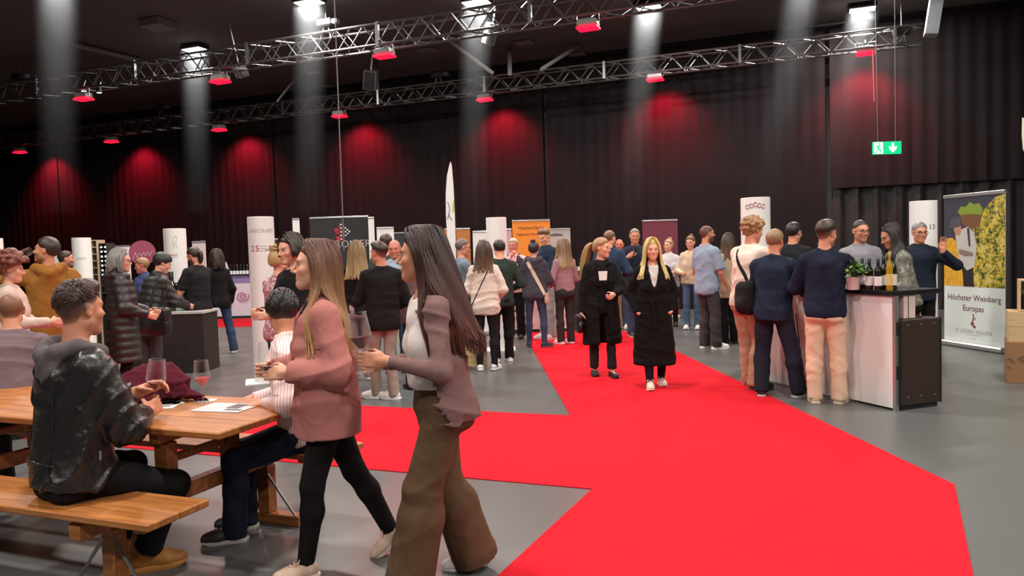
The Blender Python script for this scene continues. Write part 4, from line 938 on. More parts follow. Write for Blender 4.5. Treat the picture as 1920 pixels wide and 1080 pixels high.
write_round('2', 0.105, MT['inkred'], t, R, -0.72, hg - 0.43, 'digit'); write_round('5', 0.105, MT['inkred'], t, R, -0.34, hg - 0.43, 'digit'); lines(t, R, 0.12, hg - 0.375, 3, 0.10, MT['inklight'], 0.028); write_round('WALLIS', 0.038, MT['ink'], t, R, 0.68, hg - 0.43)
t, hg, R = pillar(152, 446, 14, 'white pillar left of the lit bottle shelves'); lines(t, R, -0.1, hg - 0.37, 2, 0.16, MT['inklight'])
t, hg, R = pillar(327, 429, 11.6, 'white pillar behind the bearded man in the black T-shirt'); lines(t, R, -0.2, hg - 0.40, 1, 0.11, MT['inkred']); lines(t, R, -0.2, hg - 0.43, 1, 0.11, MT['inklight'])
m = MB(); r = R + 0.002; pts = [(-0.02, 0.0), (-0.03, 0.06), (-0.015, 0.11), (0.01, 0.13), (0.03, 0.12), (0.015, 0.08), (0.005, 0.04), (0.03, 0.0)]; m.tube([(r * math.sin(x / r), -r * math.cos(x / r), hg - 0.29 + z * 1.4) for x, z in pts], 0.003, 5); m.build('line_drawing', MT['inklight'], t)
t, hg, R = pillar(930, 408, 12.1, 'white pillar beside the couple with white sneakers', plate=True); lines(t, R, 0.2, hg - 0.36, 1, 0.13, MT['inklight']); write_round('WALLIS', 0.045, MT['inklight'], t, R, 0.25, hg - 0.44)
t, hg, R = pillar(1416, 371, 9.5, 'white pillar behind the curly haired man', 0.175)
m = MB(); r = R + 0.003
for k in range(5): cx = -0.10 + k * 0.05; m.tube([(r * math.sin((cx + 0.022 * math.cos(a)) / r), -r * math.cos((cx + 0.022 * math.cos(a)) / r), hg - 0.09 - 0.012 * abs(k - 2) + 0.025 * math.sin(a)) for a in np.linspace(0.5, 5.9, 11)], 0.0035, 5)
m.build('logo_rings', MT['inkred'], t)
t, hg, R = pillar(1731, 377, 9.8, 'white pillar numbered 13 behind the bar'); write_round('1', 0.09, MT['ink'], t, R, 0.50, hg - 0.36, 'digit'); write_round('3', 0.09, MT['ink'], t, R, 0.80, hg - 0.36, 'digit'); lines(t, R, -0.3, hg - 0.30, 1, 0.10, MT['inklight'])
t, hg, R = pillar(-14, 447, 14, 'white pillar cut off by the left picture edge')

def panel_stand(x0, x1, ytop, Y, label, m, name='roll_up_banner', cat='banner', group=None, barm=None, z0=0.08, yaw=None):
    a = deep(x0, ytop, Y); b = deep(x1, ytop, Y); c = (a + b) / 2; w = np.linalg.norm(b - a); hgt = c[2]
    t = thing(name, label, cat, (c[0], c[1], 0), 0.0 if yaw is None else yaw, group)
    mb = MB(); mb.box(-w / 2, w / 2, -0.003, 0.003, z0, hgt - 0.02); mb.build('print', m, t)
    mb = MB(); mb.box(-w / 2, w / 2, -0.014, 0.014, hgt - 0.03, hgt, 0.004); mb.build('top_bar', barm or MT['alu'], t)
    mb = MB(); mb.box(-w / 2 - 0.01, w / 2 + 0.01, -0.07, 0.07, 0.0, z0, 0.015); mb.build('base', MT['alu'], t)
    mb = MB(); mb.tube([(0, 0.03, z0), (0, 0.03, hgt - 0.02)], 0.012, 6); mb.build('pole', MT['alu'], t)
    return t, w, hgt
slate = mat('slate_fabric', (0.022, 0.023, 0.025), 0.8)
t, w, hg = panel_stand(580, 690, 406, 14.0, 'black backdrop with fleur-de-lis emblem behind the pink shirted woman', slate, 'stand_backdrop', 'backdrop')
write_flat('VARONIER', 0.185, MT['inklight'], t, 0.12, -0.006, hg - 0.56)
m = MB(); k = 0.011; ex, ez = 0.02, hg - 0.30
for pts in (((0, 17), (-3, 10), (0, 4), (0, 4)), ((-1, 2), (-5, 8), (-9, 7), (-10, 2), (-7, 3)), ((0, 1), (-8, 1), (-8, -1), (0, -1)), ((0, -2), (-4, -6), (-8, -6), (-6, -11), (0, -15))): m.slab([(ex + x * k, ez + z * k) for x, z in pts], -0.008, -0.003)
m.build('emblem_petals', mat('emblem_red', (0.5, 0.02, 0.04), 0.6), t)
m = MB()
for dx, dz in ((1.5, 14), (1.5, 8), (5, 11), (1.5, 2), (5, 5), (8.5, 8), (5, -1), (8.5, 2), (12, 5), (1.5, -4), (5, -7), (8.5, -4), (12, -1), (1.5, -10), (15, 2)): m.slab([(ex + (dx + a) * k, ez + (dz + b) * k) for a, b in ((0, 1.6), (-1.6, 0), (0, -1.6), (1.6, 0))], -0.008, -0.003)
m.build('emblem_dots', MT['paper'], t)
panel_stand(690, 701, 407, 13.9, 'narrow white side panel at the right end of the black backdrop', MT['paper'], 'side_panel', 'panel')
panel_stand(548, 561, 409, 13.5, 'narrow white panel left of the black backdrop', MT['paper'], 'side_panel', 'panel')
panel_stand(706, 738, 426, 15.2, 'short white banner right of the black backdrop', MT['paper'])
orange = mat('orange_print', srgb(240, 138, 40), 0.6); orange2 = mat('dull_orange_print', srgb(196, 122, 62), 0.6)
t, w, hg = panel_stand(960, 1031, 412, 15.6, 'bright orange roll-up banner with dark lettering behind the tall man', orange); dk = mat('brown_ink', (0.12, 0.04, 0.01), 0.6)
write_flat('Mabillard Emile', 0.085, dk, t, 0, -0.006, hg - 0.19); write_flat('Vignerons Encaveurs', 0.072, dk, t, 0, -0.006, hg - 0.31)
panel_stand(833, 881, 428, 14.6, 'dull orange roll-up banner behind the man in the denim shirt', orange2)
t, w, hg = panel_stand(886, 918, 433, 14.2, 'white roll-up banner with a red swoosh left of the white pillar', MT['paper'])
m = MB(); m.slab([(-0.06, hg - 0.17), (-0.03, hg - 0.195), (0.03, hg - 0.19), (0.08, hg - 0.15), (0.03, hg - 0.165), (-0.03, hg - 0.165)], -0.006, -0.002); m.build('red_swoosh', mat('swoosh', (0.5, 0.03, 0.04), 0.5), t)
panel_stand(945, 959, 429, 14.4, 'narrow pink banner between the pillar and the orange banner', mat('pink_print', (0.62, 0.42, 0.43), 0.6))
t, w, hg = panel_stand(1031, 1069, 428, 15.4, 'pale poster banner right of the orange banner', mat('pale_print', (0.50, 0.45, 0.43), 0.6))
m = MB(); m.slab([(-0.2, hg - 0.12), (-0.1, hg - 0.10), (0.05, hg - 0.12), (0.06, hg - 0.15), (-0.2, hg - 0.15)], -0.006, -0.002); m.build('printed_shape', MT['ink'], t)
panel_stand(1204, 1270, 412, 16.2, 'plain wine red roll-up banner behind the blonde woman', mat('wine_print', srgb(112, 40, 58), 0.6))
panel_stand(205, 243, 460, 15.5, 'white banner behind the grey haired woman', MT['paper'])
panel_stand(360, 385, 452, 14.5, 'pinkish white banner right of the bearded man', mat('pinkwhite', (0.62, 0.50, 0.50), 0.6))
panel_stand(97, 108, 455, 15.5, 'small white banner behind the man in the mustard jacket', MT['paper'])
for x0, x1, yt, Y, lb in ((512, 541, 447, 16.0, 'thin metal rail with dark cloth left of the black backdrop'), (738, 850, 434, 16.5, 'long thin metal rail with dark cloth right of the black backdrop')):
    panel_stand(x0, x1, yt, Y, lb, slate, 'cloth_rail', 'rail')
# round pink sign
c = deep(267, 474, 13.4); t = thing('round_sign', 'round dusky pink sign on a post with white handwriting', 'sign', (c[0], c[1], 0), to_cam(c))
m = MB(); m.slab([(0.215 * math.cos(a), c[2] + 0.215 * math.sin(a)) for a in np.linspace(0, 2 * math.pi, 33)[:-1]], -0.012, 0.012); m.build('disc', mat('dusky_pink', srgb(150, 66, 92), 0.5), t)
m = MB(); m.tube([(0, 0.03, 0), (0, 0.03, c[2])], 0.02, 8); m.build('post', MT['black'], t); m = MB(); m.box(-0.2, 0.2, -0.17, 0.2, 0, 0.02); m.build('foot', MT['black'], t)
m = MB(); xs = np.linspace(-0.15, 0.16, 34); m.tube([(x, -0.016, c[2] - 0.05 + (x + 0.15) * 0.12 + 0.035 * math.sin(x * 95) * (1.6 if x < -0.08 else 1)) for x in xs], 0.005, 5); m.build('handwriting', mat('pale_pink', (0.6, 0.42, 0.45), 0.6), t)
# feather flag
c = deep(847, 303, 12.6); hgt = c[2]; t = thing('feather_flag', 'tall narrow white feather flag with green and black mark', 'flag', (c[0] - 0.03, c[1], 0), 0.15)
fl_ = MB(); L = [(-0.075, 0.9), (-0.088, 1.8), (-0.095, hgt - 0.85), (-0.085, hgt - 0.5), (-0.055, hgt - 0.22), (-0.005, hgt - 0.03), (0.012, hgt)]; Rr = [(0.028, hgt - 0.06), (0.045, hgt - 0.4), (0.05, hgt - 0.9), (0.05, 1.8), (0.045, 0.9)]
fl_.slab(L[::1] + Rr, -0.004, 0.004); fl_.build('cloth', MT['paper'], t)
m = MB(); m.tube([(0.05, 0.01, 0.02), (0.055, 0.01, 1.8), (0.05, 0.01, hgt - 0.5), (0.02, 0.01, hgt)], 0.009, 6); m.build('pole', MT['black'], t); m = MB(); m.box(-0.25, 0.25, -0.25, 0.25, 0, 0.02); m.build('base', MT['black'], t)
m = MB(); z = hgt - 0.65
for a, b in (((-0.06, 0.0), (-0.03, -0.12)), ((-0.03, -0.12), (-0.05, -0.22)), ((-0.05, -0.22), (0.0, -0.3)), ((-0.05, -0.2), (-0.07, -0.28))): m.tube([(a[0], -0.006, z + a[1]), (b[0], -0.006, z + b[1])], 0.006, 5)
m.build('mark', MT['ink'], t)
m = MB(); m.slab([(0.01, z - 0.17), (0.045, z - 0.17), (0.045, z + 0.03), (0.02, z - 0.02)], -0.007, -0.003); m.build('green_mark', mat('lime', (0.45, 0.6, 0.12), 0.6), t)
# flag edge at the right picture edge
c = deep(1924, 225, 8.5); t = thing('feather_flag', 'pale flag edge cut off by the right picture edge', 'flag', (c[0], c[1], 0), 0.1); m = MB(); m.slab([(0.30, 0.8), (0.05, 2.35), (-0.035, 2.5), (-0.05, 2.65), (-0.045, 2.85), (-0.01, c[2]), (0.10, c[2] + 0.35), (0.25, c[2] + 0.52), (0.40, c[2] + 0.55), (0.41, 0.8)], -0.004, 0.004); m.build('cloth', mat('cream', (0.7, 0.66, 0.55), 0.6), t)
m = MB(); m.tube([(0.4, 0.01, 0), (0.41, 0.01, c[2] + 0.5)], 0.012, 6); m.build('pole', MT['black'], t); m = MB(); m.box(0.15, 0.65, -0.25, 0.25, 0, 0.02); m.build('base', MT['black'], t)

# large roll-up with the vineyard photograph
a = floor_at(1771, 645); b = floor_at(1885, 663); d = b - a; W = np.linalg.norm(d); c = (a + b) / 2; yaw = math.atan2(d[1], d[0]); HG = 2.13
t = thing('roll_up_banner', 'large roll-up banner with a vineyard photograph and the words Hoechster Weinberg Europas', 'banner', (c[0], c[1], 0), yaw)
m = MB(); m.box(-W / 2, W / 2, -0.003, 0.003, 0.08, HG); m.build('print', mat('pale_mint', (0.62, 0.68, 0.65), 0.5), t)
m = MB(); m.box(-W / 2, W / 2, -0.018, 0.018, HG - 0.02, HG + 0.03, 0.006); m.build('top_bar', MT['alu'], t)
m = MB(); m.box(-W / 2 - 0.03, W / 2 + 0.03, -0.10, 0.10, 0.0, 0.08, 0.02); m.build('base', MT['alu'], t)
m = MB(); m.tube([(0, 0.04, 0.05), (0, 0.04, HG)], 0.012, 6); m.build('pole', MT['alu'], t)
ph = mat('vine_leaves', (0.5, 0.4, 0.02), 0.6); nt = ph.node_tree; tc = nt.nodes.new('ShaderNodeTexCoord'); n = nt.nodes.new('ShaderNodeTexVoronoi'); n.inputs['Scale'].default_value = 38; nt.links.new(tc.outputs['Object'], n.inputs['Vector'])
n2 = nt.nodes.new('ShaderNodeTexNoise'); n2.inputs['Scale'].default_value = 9; n2.inputs['Detail'].default_value = 6; nt.links.new(tc.outputs['Object'], n2.inputs['Vector']); ad = nt.nodes.new('ShaderNodeMath'); ad.operation = 'MULTIPLY_ADD'; ad.inputs[1].default_value = 0.4; nt.links.new(n.outputs['Color'], ad.inputs[0]); nt.links.new(n2.outputs[0], ad.inputs[2])
r = nt.nodes.new('ShaderNodeValToRGB'); el_ = r.color_ramp.elements
for q, cc in ((0.52, (0.02, 0.03, 0.01)), (0.61, (0.12, 0.15, 0.02)), (0.69, (0.36, 0.27, 0.015)), (0.77, (0.52, 0.38, 0.025)), (0.90, (0.55, 0.50, 0.16))):
    e_ = el_.new(q); e_.color = cc + (1,)
el_.remove(el_[0]); el_.remove(el_[len(el_) - 1]); nt.links.new(ad.outputs[0], r.inputs[0]); nt.links.new(r.outputs[0], nt.nodes['Principled BSDF'].inputs['Base Color'])
def print_poly(name, pts, m_, lay):                       # picture coordinates: 0..1 across, 0..1 down the photo part
    z1 = HG - 0.02; z0 = 0.86; mm = MB(); mm.slab([(-W / 2 + u * W, z1 - v * (z1 - z0)) for u, v in pts][::-1], -0.0032 - 0.0006 * lay, -0.003 - 0.0006 * (lay - 1)); return mm.build(name, m_, t)
pc = lambda r, g, b: mat('photo_tone', srgb(r, g, b), 0.55)
print_poly('photo_sky', [(0, 0), (1, 0), (1, 1), (0, 1)], pc(52, 54, 66), 1)
print_poly('photo_leaves', [(0.5, 0.35), (0.62, 0.2), (0.75, 0.1), (0.85, 0.03), (1, 0.0), (1, 1), (0.45, 1), (0.42, 0.6)], ph, 2)
print_poly('photo_leaves', [(0, 0.46), (0.15, 0.45), (0.3, 0.55), (0.34, 1), (0, 1)], mat('amber_leaves', (0.62, 0.33, 0.02), 0.6, var=0.5, vscale=14), 2)
print_poly('photo_basket', [(0.27, 0.18), (0.66, 0.18), (0.6, 0.34), (0.45, 0.36), (0.32, 0.3)], pc(112, 74, 40), 3)
print_poly('photo_grapes', [(0.24, 0.16), (0.30, 0.10), (0.38, 0.11), (0.45, 0.06), (0.52, 0.09), (0.60, 0.08), (0.66, 0.15), (0.64, 0.21), (0.45, 0.19), (0.30, 0.2)], pc(120, 142, 46), 4)
print_poly('photo_trousers', [(0.28, 0.70), (0.52, 0.66), (0.50, 0.85), (0.52, 1.0), (0.34, 1.0), (0.33, 0.86)], pc(30, 26, 28), 4)
print_poly('photo_shirt', [(0.20, 0.42), (0.30, 0.36), (0.42, 0.33), (0.52, 0.40), (0.56, 0.55), (0.52, 0.78), (0.40, 0.82), (0.28, 0.72), (0.24, 0.58)], pc(186, 182, 178), 5)
print_poly('photo_face', [(0.17, 0.34), (0.30, 0.31), (0.31, 0.38), (0.27, 0.43), (0.21, 0.42)], pc(176, 128, 100), 6)
print_poly('photo_hat', [(0.06, 0.345), (0.11, 0.31), (0.12, 0.24), (0.27, 0.21), (0.31, 0.30), (0.33, 0.315), (0.18, 0.34)], pc(76, 72, 84), 7)
print_poly('photo_sleeve', [(0.27, 0.58), (0.40, 0.60), (0.50, 0.62), (0.50, 0.66), (0.36, 0.66), (0.26, 0.63)], pc(134, 112, 104), 7)
print_poly('photo_strap', [(0.40, 0.35), (0.44, 0.34), (0.46, 0.55), (0.43, 0.55)], pc(60, 56, 58), 7)
gy = mat('plum_ink', (0.14, 0.05, 0.07), 0.6)
write_flat('Höchster Weinberg', 0.118, gy, t, 0, -0.005, 0.665); write_flat('Europas', 0.118, gy, t, 0, -0.005, 0.52)
write_flat('ST. JODERN KELLEREI', 0.070, MT['inklight'], t, 0, -0.005, 0.215)
m = MB(); m.slab([(-0.045, 0.135), (0.045, 0.135), (0.045, 0.142), (-0.045, 0.142)], -0.006, -0.003); m.slab([(-0.13, 0.185), (0.13, 0.185), (0.13, 0.195), (-0.13, 0.195)], -0.005, -0.003); m.build('small_print', MT['inklight'], t)
m = MB()
for pts in (((-0.05, 0.34), (-0.02, 0.38), (0.02, 0.35), (-0.01, 0.31)), ((-0.01, 0.31), (0.03, 0.33), (0.05, 0.30), (0.02, 0.28)), ((-0.02, 0.38), (0.0, 0.44), (-0.01, 0.48), (0.01, 0.48), (0.015, 0.42), (0.0, 0.37)), ((0.03, 0.40), (0.045, 0.42), (0.03, 0.44))): m.slab(pts, -0.006, -0.003)
m.build('emblem', mat('emblem_plum', (0.22, 0.04, 0.05), 0.6), t)

# ------------------------------------------------------------------ the bar on the right
ba = floor_at(1675, 770); brz = math.atan2(0.35, 0.94); bar = thing('bar_counter', 'white fronted bar counter with black top where wine is tasted', 'counter', (ba[0], ba[1], 0), brz)
m = MB(); m.box(0.0, 0.03, 0.0, 1.95, 0.02, 1.045); m.build('front_panel', mat('white_laminate', (0.78, 0.74, 0.72), 0.35), bar)
m = MB(); m.box(-0.005, 0.04, -0.03, 0.0, 0.0, 1.05); m.build('corner_profile', MT['alu'], bar)
m = MB(); m.box(0.04, 0.07, 0.0, 0.6, 0.86, 1.04); m.box(0.03, 0.55, 0.5, 0.53, 0.02, 1.045); m.build('inner_panel', MT['steel'], bar)
m = MB(); m.box(-0.03, 0.56, -0.03, 2.0, 1.05, 1.095, 0.006); m.build('worktop', MT['blackgloss'], bar)
m = MB(); m.tube([(-0.012, 1.25, 0.8), (-0.014, 1.2, 0.5), (-0.014, 1.28, 0.32), (-0.012, 1.22, 0.22), (-0.012, 1.3, 0.15)], 0.006, 5); m.build('cable', MT['black'], bar, True)
for z in (0.35, 0.75): m = MB(); m.box(0.008, 0.03, -0.034, -0.03, z - 0.06, z + 0.06); m.build('latch', MT['black'], bar)
case = thing('flight_case', 'dark brown flight case standing at the near end of the bar', 'case', (ba[0] + 0.045 * 0.94, ba[1] + 0.045 * 0.35 , 0), brz); brown = mat('brown_ply', srgb(52, 36, 30), 0.5, var=0.2, vscale=6)
m = MB(); m.box(0.0, 0.48, -0.05, 0.42, 0.04, 0.83, 0.008); m.build('shell', brown, case)
for x in (0.0, 0.48): m = MB(); m.box(x - 0.006, x + 0.006, -0.056, -0.044, 0.04, 0.83); m.build('edge_strip', MT['black'], case)
m = MB(); m.box(0.02, 0.46, -0.03, 0.4, 0.0, 0.04); m.build('plinth', MT['black'], case)
for x in (0.08, 0.24, 0.40):
    for z in (0.78, 0.12): m = MB(); m.lathe([(0.008, 0), (0.008, 0.004)], 8); o = m.build('rivet', MT['alu'], case); o.location = (x, -0.05, z); o.rotation_euler = (math.pi / 2, 0, 0)
bl = lambda x, y, z: np.array([ba[0] + x * 0.937 - y * 0.349, ba[1] + x * 0.349 + y * 0.937, z])
p = bl(0.19, 0.05, 0.835); ct = thing('wine_carton', 'upright pinkish white wine carton on the flight case', 'carton', p, brz); m = MB(); m.box(-0.07, 0.07, -0.06, 0.06, 0, 0.25, 0.003); m.build('box', mat('pink_card', (0.66, 0.52, 0.48), 0.7), ct); m = MB(); m.box(-0.02, -0.01, -0.0625, -0.06, 0, 0.25); m.build('tape', MT['ink'], ct)

def bottle_meshes(glass, label_m, cap_m, hgt=0.31, r=0.038):
    a = MB(); a.lathe([(r * 0.9, 0.0), (r, 0.01), (r, hgt * 0.58), (r * 0.86, hgt * 0.66), (r * 0.45, hgt * 0.75), (r * 0.37, hgt * 0.80), (r * 0.37, hgt * 0.985), (r * 0.4, hgt)], 16)
    b = MB(); b.lathe([(r + 0.001, hgt * 0.14), (r + 0.001, hgt * 0.44)], 16); b.f = b.f[:-2]
    c = MB(); c.lathe([(r * 0.41, hgt * 0.80), (r * 0.41, hgt * 0.995), (r * 0.36, hgt * 1.003)], 12)
    return a.mesh('glass_body', glass, True), b.mesh('label', label_m, True), c.mesh('capsule', cap_m, True)
dg = mat('dark_bottle', (0.012, 0.014, 0.009), 0.12, spec=0.6); capk = mat('black_capsule', (0.01, 0.01, 0.011), 0.3); lab = MT['paper']
BM = dict(dark=bottle_meshes(dg, lab, capk), small=bottle_meshes(dg, lab, capk, 0.29, 0.034), tall=bottle_meshes(dg, mat('cream_label', (0.72, 0.64, 0.5), 0.6), capk, 0.34, 0.038),
          gold=bottle_meshes(mat('gold_bottle', (0.40, 0.24, 0.02), 0.1, spec=0.6), mat('gold_label', (0.65, 0.52, 0.2), 0.5), mat('gold_capsule', (0.55, 0.38, 0.10), 0.3, metal=0.6), 0.35, 0.030),
          redcap=bottle_meshes(dg, lab, mat('red_capsule', (0.3, 0.02, 0.03), 0.35)), magnum=bottle_meshes(dg, MT['black'], capk, 0.55, 0.075), giant=bottle_meshes(mat('black_giant', (0.008, 0.008, 0.009), 0.15), MT['black'], capk, 0.78, 0.10))
def bottle(kind, p, label, group):
    t = thing('wine_bottle', label, 'bottle', p, to_cam(p), group)
    for nm, me in zip(('glass_body', 'label', 'capsule'), BM[kind]): link(nm, me, t)
    return t
gb = 'wine bottles on the bar'
for px, py, kd, lb in ((1617, 541, 'small', 'dark wine bottle on the bar directly beside the potted plant'), (1629, 543, 'small', 'dark wine bottle on the bar, second from the potted plant'), (1642, 544, 'small', 'dark wine bottle on the bar, third from the potted plant'), (1657, 543, 'dark', 'dark wine bottle with a large white label left of the golden bottle'), (1668, 548, 'gold', 'tall golden wine bottle on the bar'), (1684, 545, 'tall', 'dark wine bottle with cream label right of the golden bottle')):
    q_ = floor_at(px, py, 1.096); d_ = q_[:2] - ba[:2]; bottle(kd, bl(max(d_[0] * 0.937 + d_[1] * 0.349, 0.02), max(-d_[0] * 0.349 + d_[1] * 0.937, 0.05), 1.096), lb, gb)
# pot plant
p = floor_at(1600, 543, 1.096); t = thing('potted_plant', 'small leafy green plant in a pale pink pot on the bar', 'plant', p)
m = MB(); m.lathe([(0.055, 0), (0.07, 0.12), (0.066, 0.12), (0.05, 0.10)], 16); m.build('pot', mat('pink_pot', (0.62, 0.42, 0.40), 0.6), t, True)
m = MB(); m.lathe([(0.06, 0.10), (0.0001, 0.105)], 12); m.build('soil', mat('soil', (0.03, 0.02, 0.01), 0.9), t)
rg = random.Random(4); lf = MB(); lf.add([(0, 0, 0), (0.012, 0.018, 0.004), (0.013, 0.036, 0.004), (0, 0.058, -0.004), (-0.013, 0.036, 0.004), (-0.012, 0.018, 0.004), (0, 0.03, -0.002)], [(0, 1, 6), (1, 2, 6), (2, 3, 6), (3, 4, 6), (4, 5, 6), (5, 0, 6)])
leafs = [lf.mesh('leaf', mat('leaf_green', c_, 0.45), True) for c_ in ((0.08, 0.20, 0.03), (0.16, 0.32, 0.06), (0.05, 0.13, 0.03))]
for k in range(90):
    az = rg.uniform(0, 6.28); el0 = rg.uniform(0.05, 1.4); r_ = rg.uniform(0.05, 0.115); o = link('leaf', leafs[k % 3], t)
    o.location = (r_ * math.cos(az) * math.cos(el0) * 1.15, r_ * math.sin(az) * math.cos(el0) * 1.15, 0.13 + r_ * math.sin(el0) * 1.2); o.rotation_euler = (rg.uniform(-0.6, 0.9), rg.uniform(-0.5, 0.5), az - math.pi / 2 + rg.uniform(-0.6, 0.6)); o.scale = (1.15,) * 3
for k in range(7):
    az = k * 0.9; m = MB(); m.tube([(0, 0, 0.10), (0.04 * math.cos(az), 0.04 * math.sin(az), 0.17), (0.08 * math.cos(az), 0.08 * math.sin(az), 0.22)], 0.003, 5); m.build('stem', mat('stem', (0.1, 0.18, 0.05), 0.6), t)

# boxes at the right edge
card = mat('cardboard', srgb(148, 108, 72), 0.85, var=0.08, vscale=5)
q = floor_at(1888, 718); t = thing('cardboard_box', 'brown cardboard box with a printed mark at the right edge', 'box', (q[0], q[1], 0), -0.52)
m = MB(); m.box(0, 0.60, 0, 0.45, 0, 0.44, 0.004); m.build('carton', card, t)
m = MB(); m.box(0, 0.6, 0.215, 0.235, 0.4402, 0.442); m.build('tape', mat('tape', (0.4, 0.28, 0.16), 0.3), t)
m = MB()
for pts in (((0.10, 0.26), (0.14, 0.29), (0.20, 0.29), (0.19, 0.22), (0.20, 0.14)), ((0.12, 0.24), (0.16, 0.25)), ((0.24, 0.24), (0.27, 0.28), (0.32, 0.28), (0.30, 0.20), (0.31, 0.12)), ((0.0, 0.26), (0.03, 0.26), (0.07, 0.22)), ((0.0, 0.17), (0.03, 0.18))): m.tube([(x, -0.002, z) for x, z in pts], 0.006, 5)
m.build('printed_mark', MT['ink'], t)
wz = 0.442
for k, (x0, w_, h_, lb) in enumerate(((0.03, 0.5, 0.155, 'lower pale wooden wine box on the cardboard box'), (0.02, 0.5, 0.155, 'upper pale wooden wine box with open lid at the right edge'))):
    z0 = wz + k * 0.158
    t = thing('wine_box', lb, 'wooden box', (q[0] + 0.02 + x0 * 0.4, q[1] + 0.02, z0), -0.50, 'wooden wine boxes at the right edge')
    for nm, bb in (('side', (0, w_, 0, 0.014, 0, h_)), ('side', (0, w_, 0.33, 0.344, 0, h_)), ('end', (0, 0.014, 0.014, 0.33, 0, h_)), ('end', (w_ - 0.014, w_, 0.014, 0.33, 0, h_)), ('bottom', (0.014, w_ - 0.014, 0.014, 0.33, 0, 0.01)), ('lid', (0, w_, 0, 0.344, h_, h_ + 0.002))): m = MB(); m.box(*bb); m.build(nm, MT['rawwood'], t)
z0 = wz + 0.32; t = thing('display_box', 'open wooden display box holding a dark bottle case at the right edge', 'wooden box', (q[0] + 0.13, q[1] + 0.0, z0), -0.50)
for nm, bb in (('side', (0, 0.014, 0, 0.25, 0, 0.33)), ('side', (0.4, 0.414, 0, 0.25, 0, 0.33)), ('top', (0.014, 0.4, 0, 0.25, 0.316, 0.33)), ('bottom', (0.014, 0.4, 0, 0.25, 0, 0.014)), ('back', (0.014, 0.4, 0.236, 0.25, 0.014, 0.316))): m = MB(); m.box(*bb); m.build(nm, MT['rawwood'], t)
m = MB(); m.box(0.03, 0.39, 0.02, 0.2, 0.015, 0.19, 0.01); m.build('dark_case', MT['blackgloss'], t)

# ------------------------------------------------------------------ the picnic table in front
A_END = 2.62; pt_c = hall(A_END + 1.15, 3.18); pt = thing('picnic_table', 'long wooden beer garden table with two attached benches in the foreground', 'table', pt_c, HALL)
X1 = 1.15; X0 = -1.35; TB = 3.18                                        # local x: towards the right end, y = b - TB
def board(name, x0, x1, y0, y1, z0, z1, m_=None): m = MB(); m.box(x0, x1, y0, y1, z0, z1, 0.006); return m.build(name, m_ or MT['wood'], pt)
for y0, y1 in ((-0.38, -0.128), (-0.124, 0.130), (0.134, 0.385)): board('tabletop_board', X0, X1, y0, y1, 0.725, 0.76)
for x in (0.7, -0.85): board('top_bearer', x - 0.03, x + 0.03, -0.34, 0.34, 0.665, 0.725, MT['woodend'])
for y0, y1 in ((-0.83, -0.66), (-0.655, -0.485)): board('bench_board', X0, X1 + 0.02, y0, y1, 0.445, 0.48)
for y0, y1 in ((0.29, 0.455), (0.46, 0.62)): board('bench_board', X0, X1 + 0.14, y0, y1, 0.445, 0.48)
for x in (0.70, -0.85):
    board('cross_beam', x - 0.035, x + 0.035, -0.80, 0.60, 0.345, 0.425, MT['woodend'])
    for y in (-0.27, 0.18): board('table_post', x - 0.04, x + 0.04, y - 0.035, y + 0.035, 0.425, 0.665, MT['woodend'])
    board('stretcher', x - 0.02, x + 0.02, -0.235, 0.145, 0.55, 0.59, MT['woodend'])
    for y in (-0.60, 0.47):
        board('bench_post', x - 0.04, x + 0.04, y - 0.035, y + 0.035, 0.06, 0.345, MT['woodend']); board('foot', x - 0.25, x + 0.25, y - 0.04, y + 0.04, 0.0, 0.06, MT['woodend'])
        board('bearer', x - 0.035, x + 0.035, y - 0.16, y + 0.14, 0.425, 0.445, MT['woodend'])
        for sx in (-1, 1): m = MB(); m.tube([(x + sx * 0.22, y - 0.03, 0.065), (x + sx * 0.03, y - 0.03, 0.30)], 0.008, 6); m.build('brace', MT['steel'], pt)
for x in (1.08, -1.2):
    for y0, y1 in ((-0.80, -0.52), (0.32, 0.60)): board('end_batten', x - 0.03, x + 0.03, y0, y1, 0.42, 0.445, MT['woodend'])
pl = lambda x, y, z=0.761: hall(A_END + 1.15 - x, TB + y, z)

# ------------------------------------------------------------------ counters at the left and in the middle
def counter(x0, x1, ybase, Y, ztop, depth, label, fm, tm, name='stand_counter', yaw=0.0):
    a = deep(x0, ybase, Y); b = deep(x1, ybase, Y); w = b[0] - a[0]; c = (a + b) / 2
    t = thing(name, label, 'counter', (c[0], Y, 0), yaw)
    m = MB(); m.box(-w / 2 + 0.02, w / 2 - 0.02, 0.02, depth, 0.0, ztop - 0.04); m.build('front', fm, t)
    m = MB(); m.box(-w / 2, w / 2, 0, depth + 0.02, ztop - 0.04, ztop, 0.005); m.build('worktop', tm, t)
    m = MB(); m.box(-w / 2 + 0.05, w / 2 - 0.05, 0.0, 0.02, 0.0, 0.06); m.build('plinth', MT['black'], t)
    return t, w
counter(238, 384, 640, 10.6, 0.86, 0.55, 'dark brown counter with large bottles behind the puffer coats', mat('dark_brown', (0.022, 0.013, 0.012), 0.6), mat('pale_top', (0.5, 0.5, 0.46), 0.5))
lil = mat('lilac_white', (0.66, 0.62, 0.70), 0.5); t, w = counter(388, 560, 560, 20.0, 1.10, 0.7, 'far white counter with purple top and swirl logo', lil, mat('purple_top', (0.13, 0.09, 0.26), 0.5))
m = MB(); cx = -w / 2 + (455 - 388) / F_PX * 20.0; aa = np.linspace(0, 13, 40); m.tube([(cx + (0.02 + 0.012 * a) * math.cos(a), -0.004, 0.57 + (0.02 + 0.012 * a) * math.sin(a) * 0.8) for a in aa], 0.010, 5); m.build('swirl_logo', mat('magenta', (0.45, 0.06, 0.16), 0.6), t)
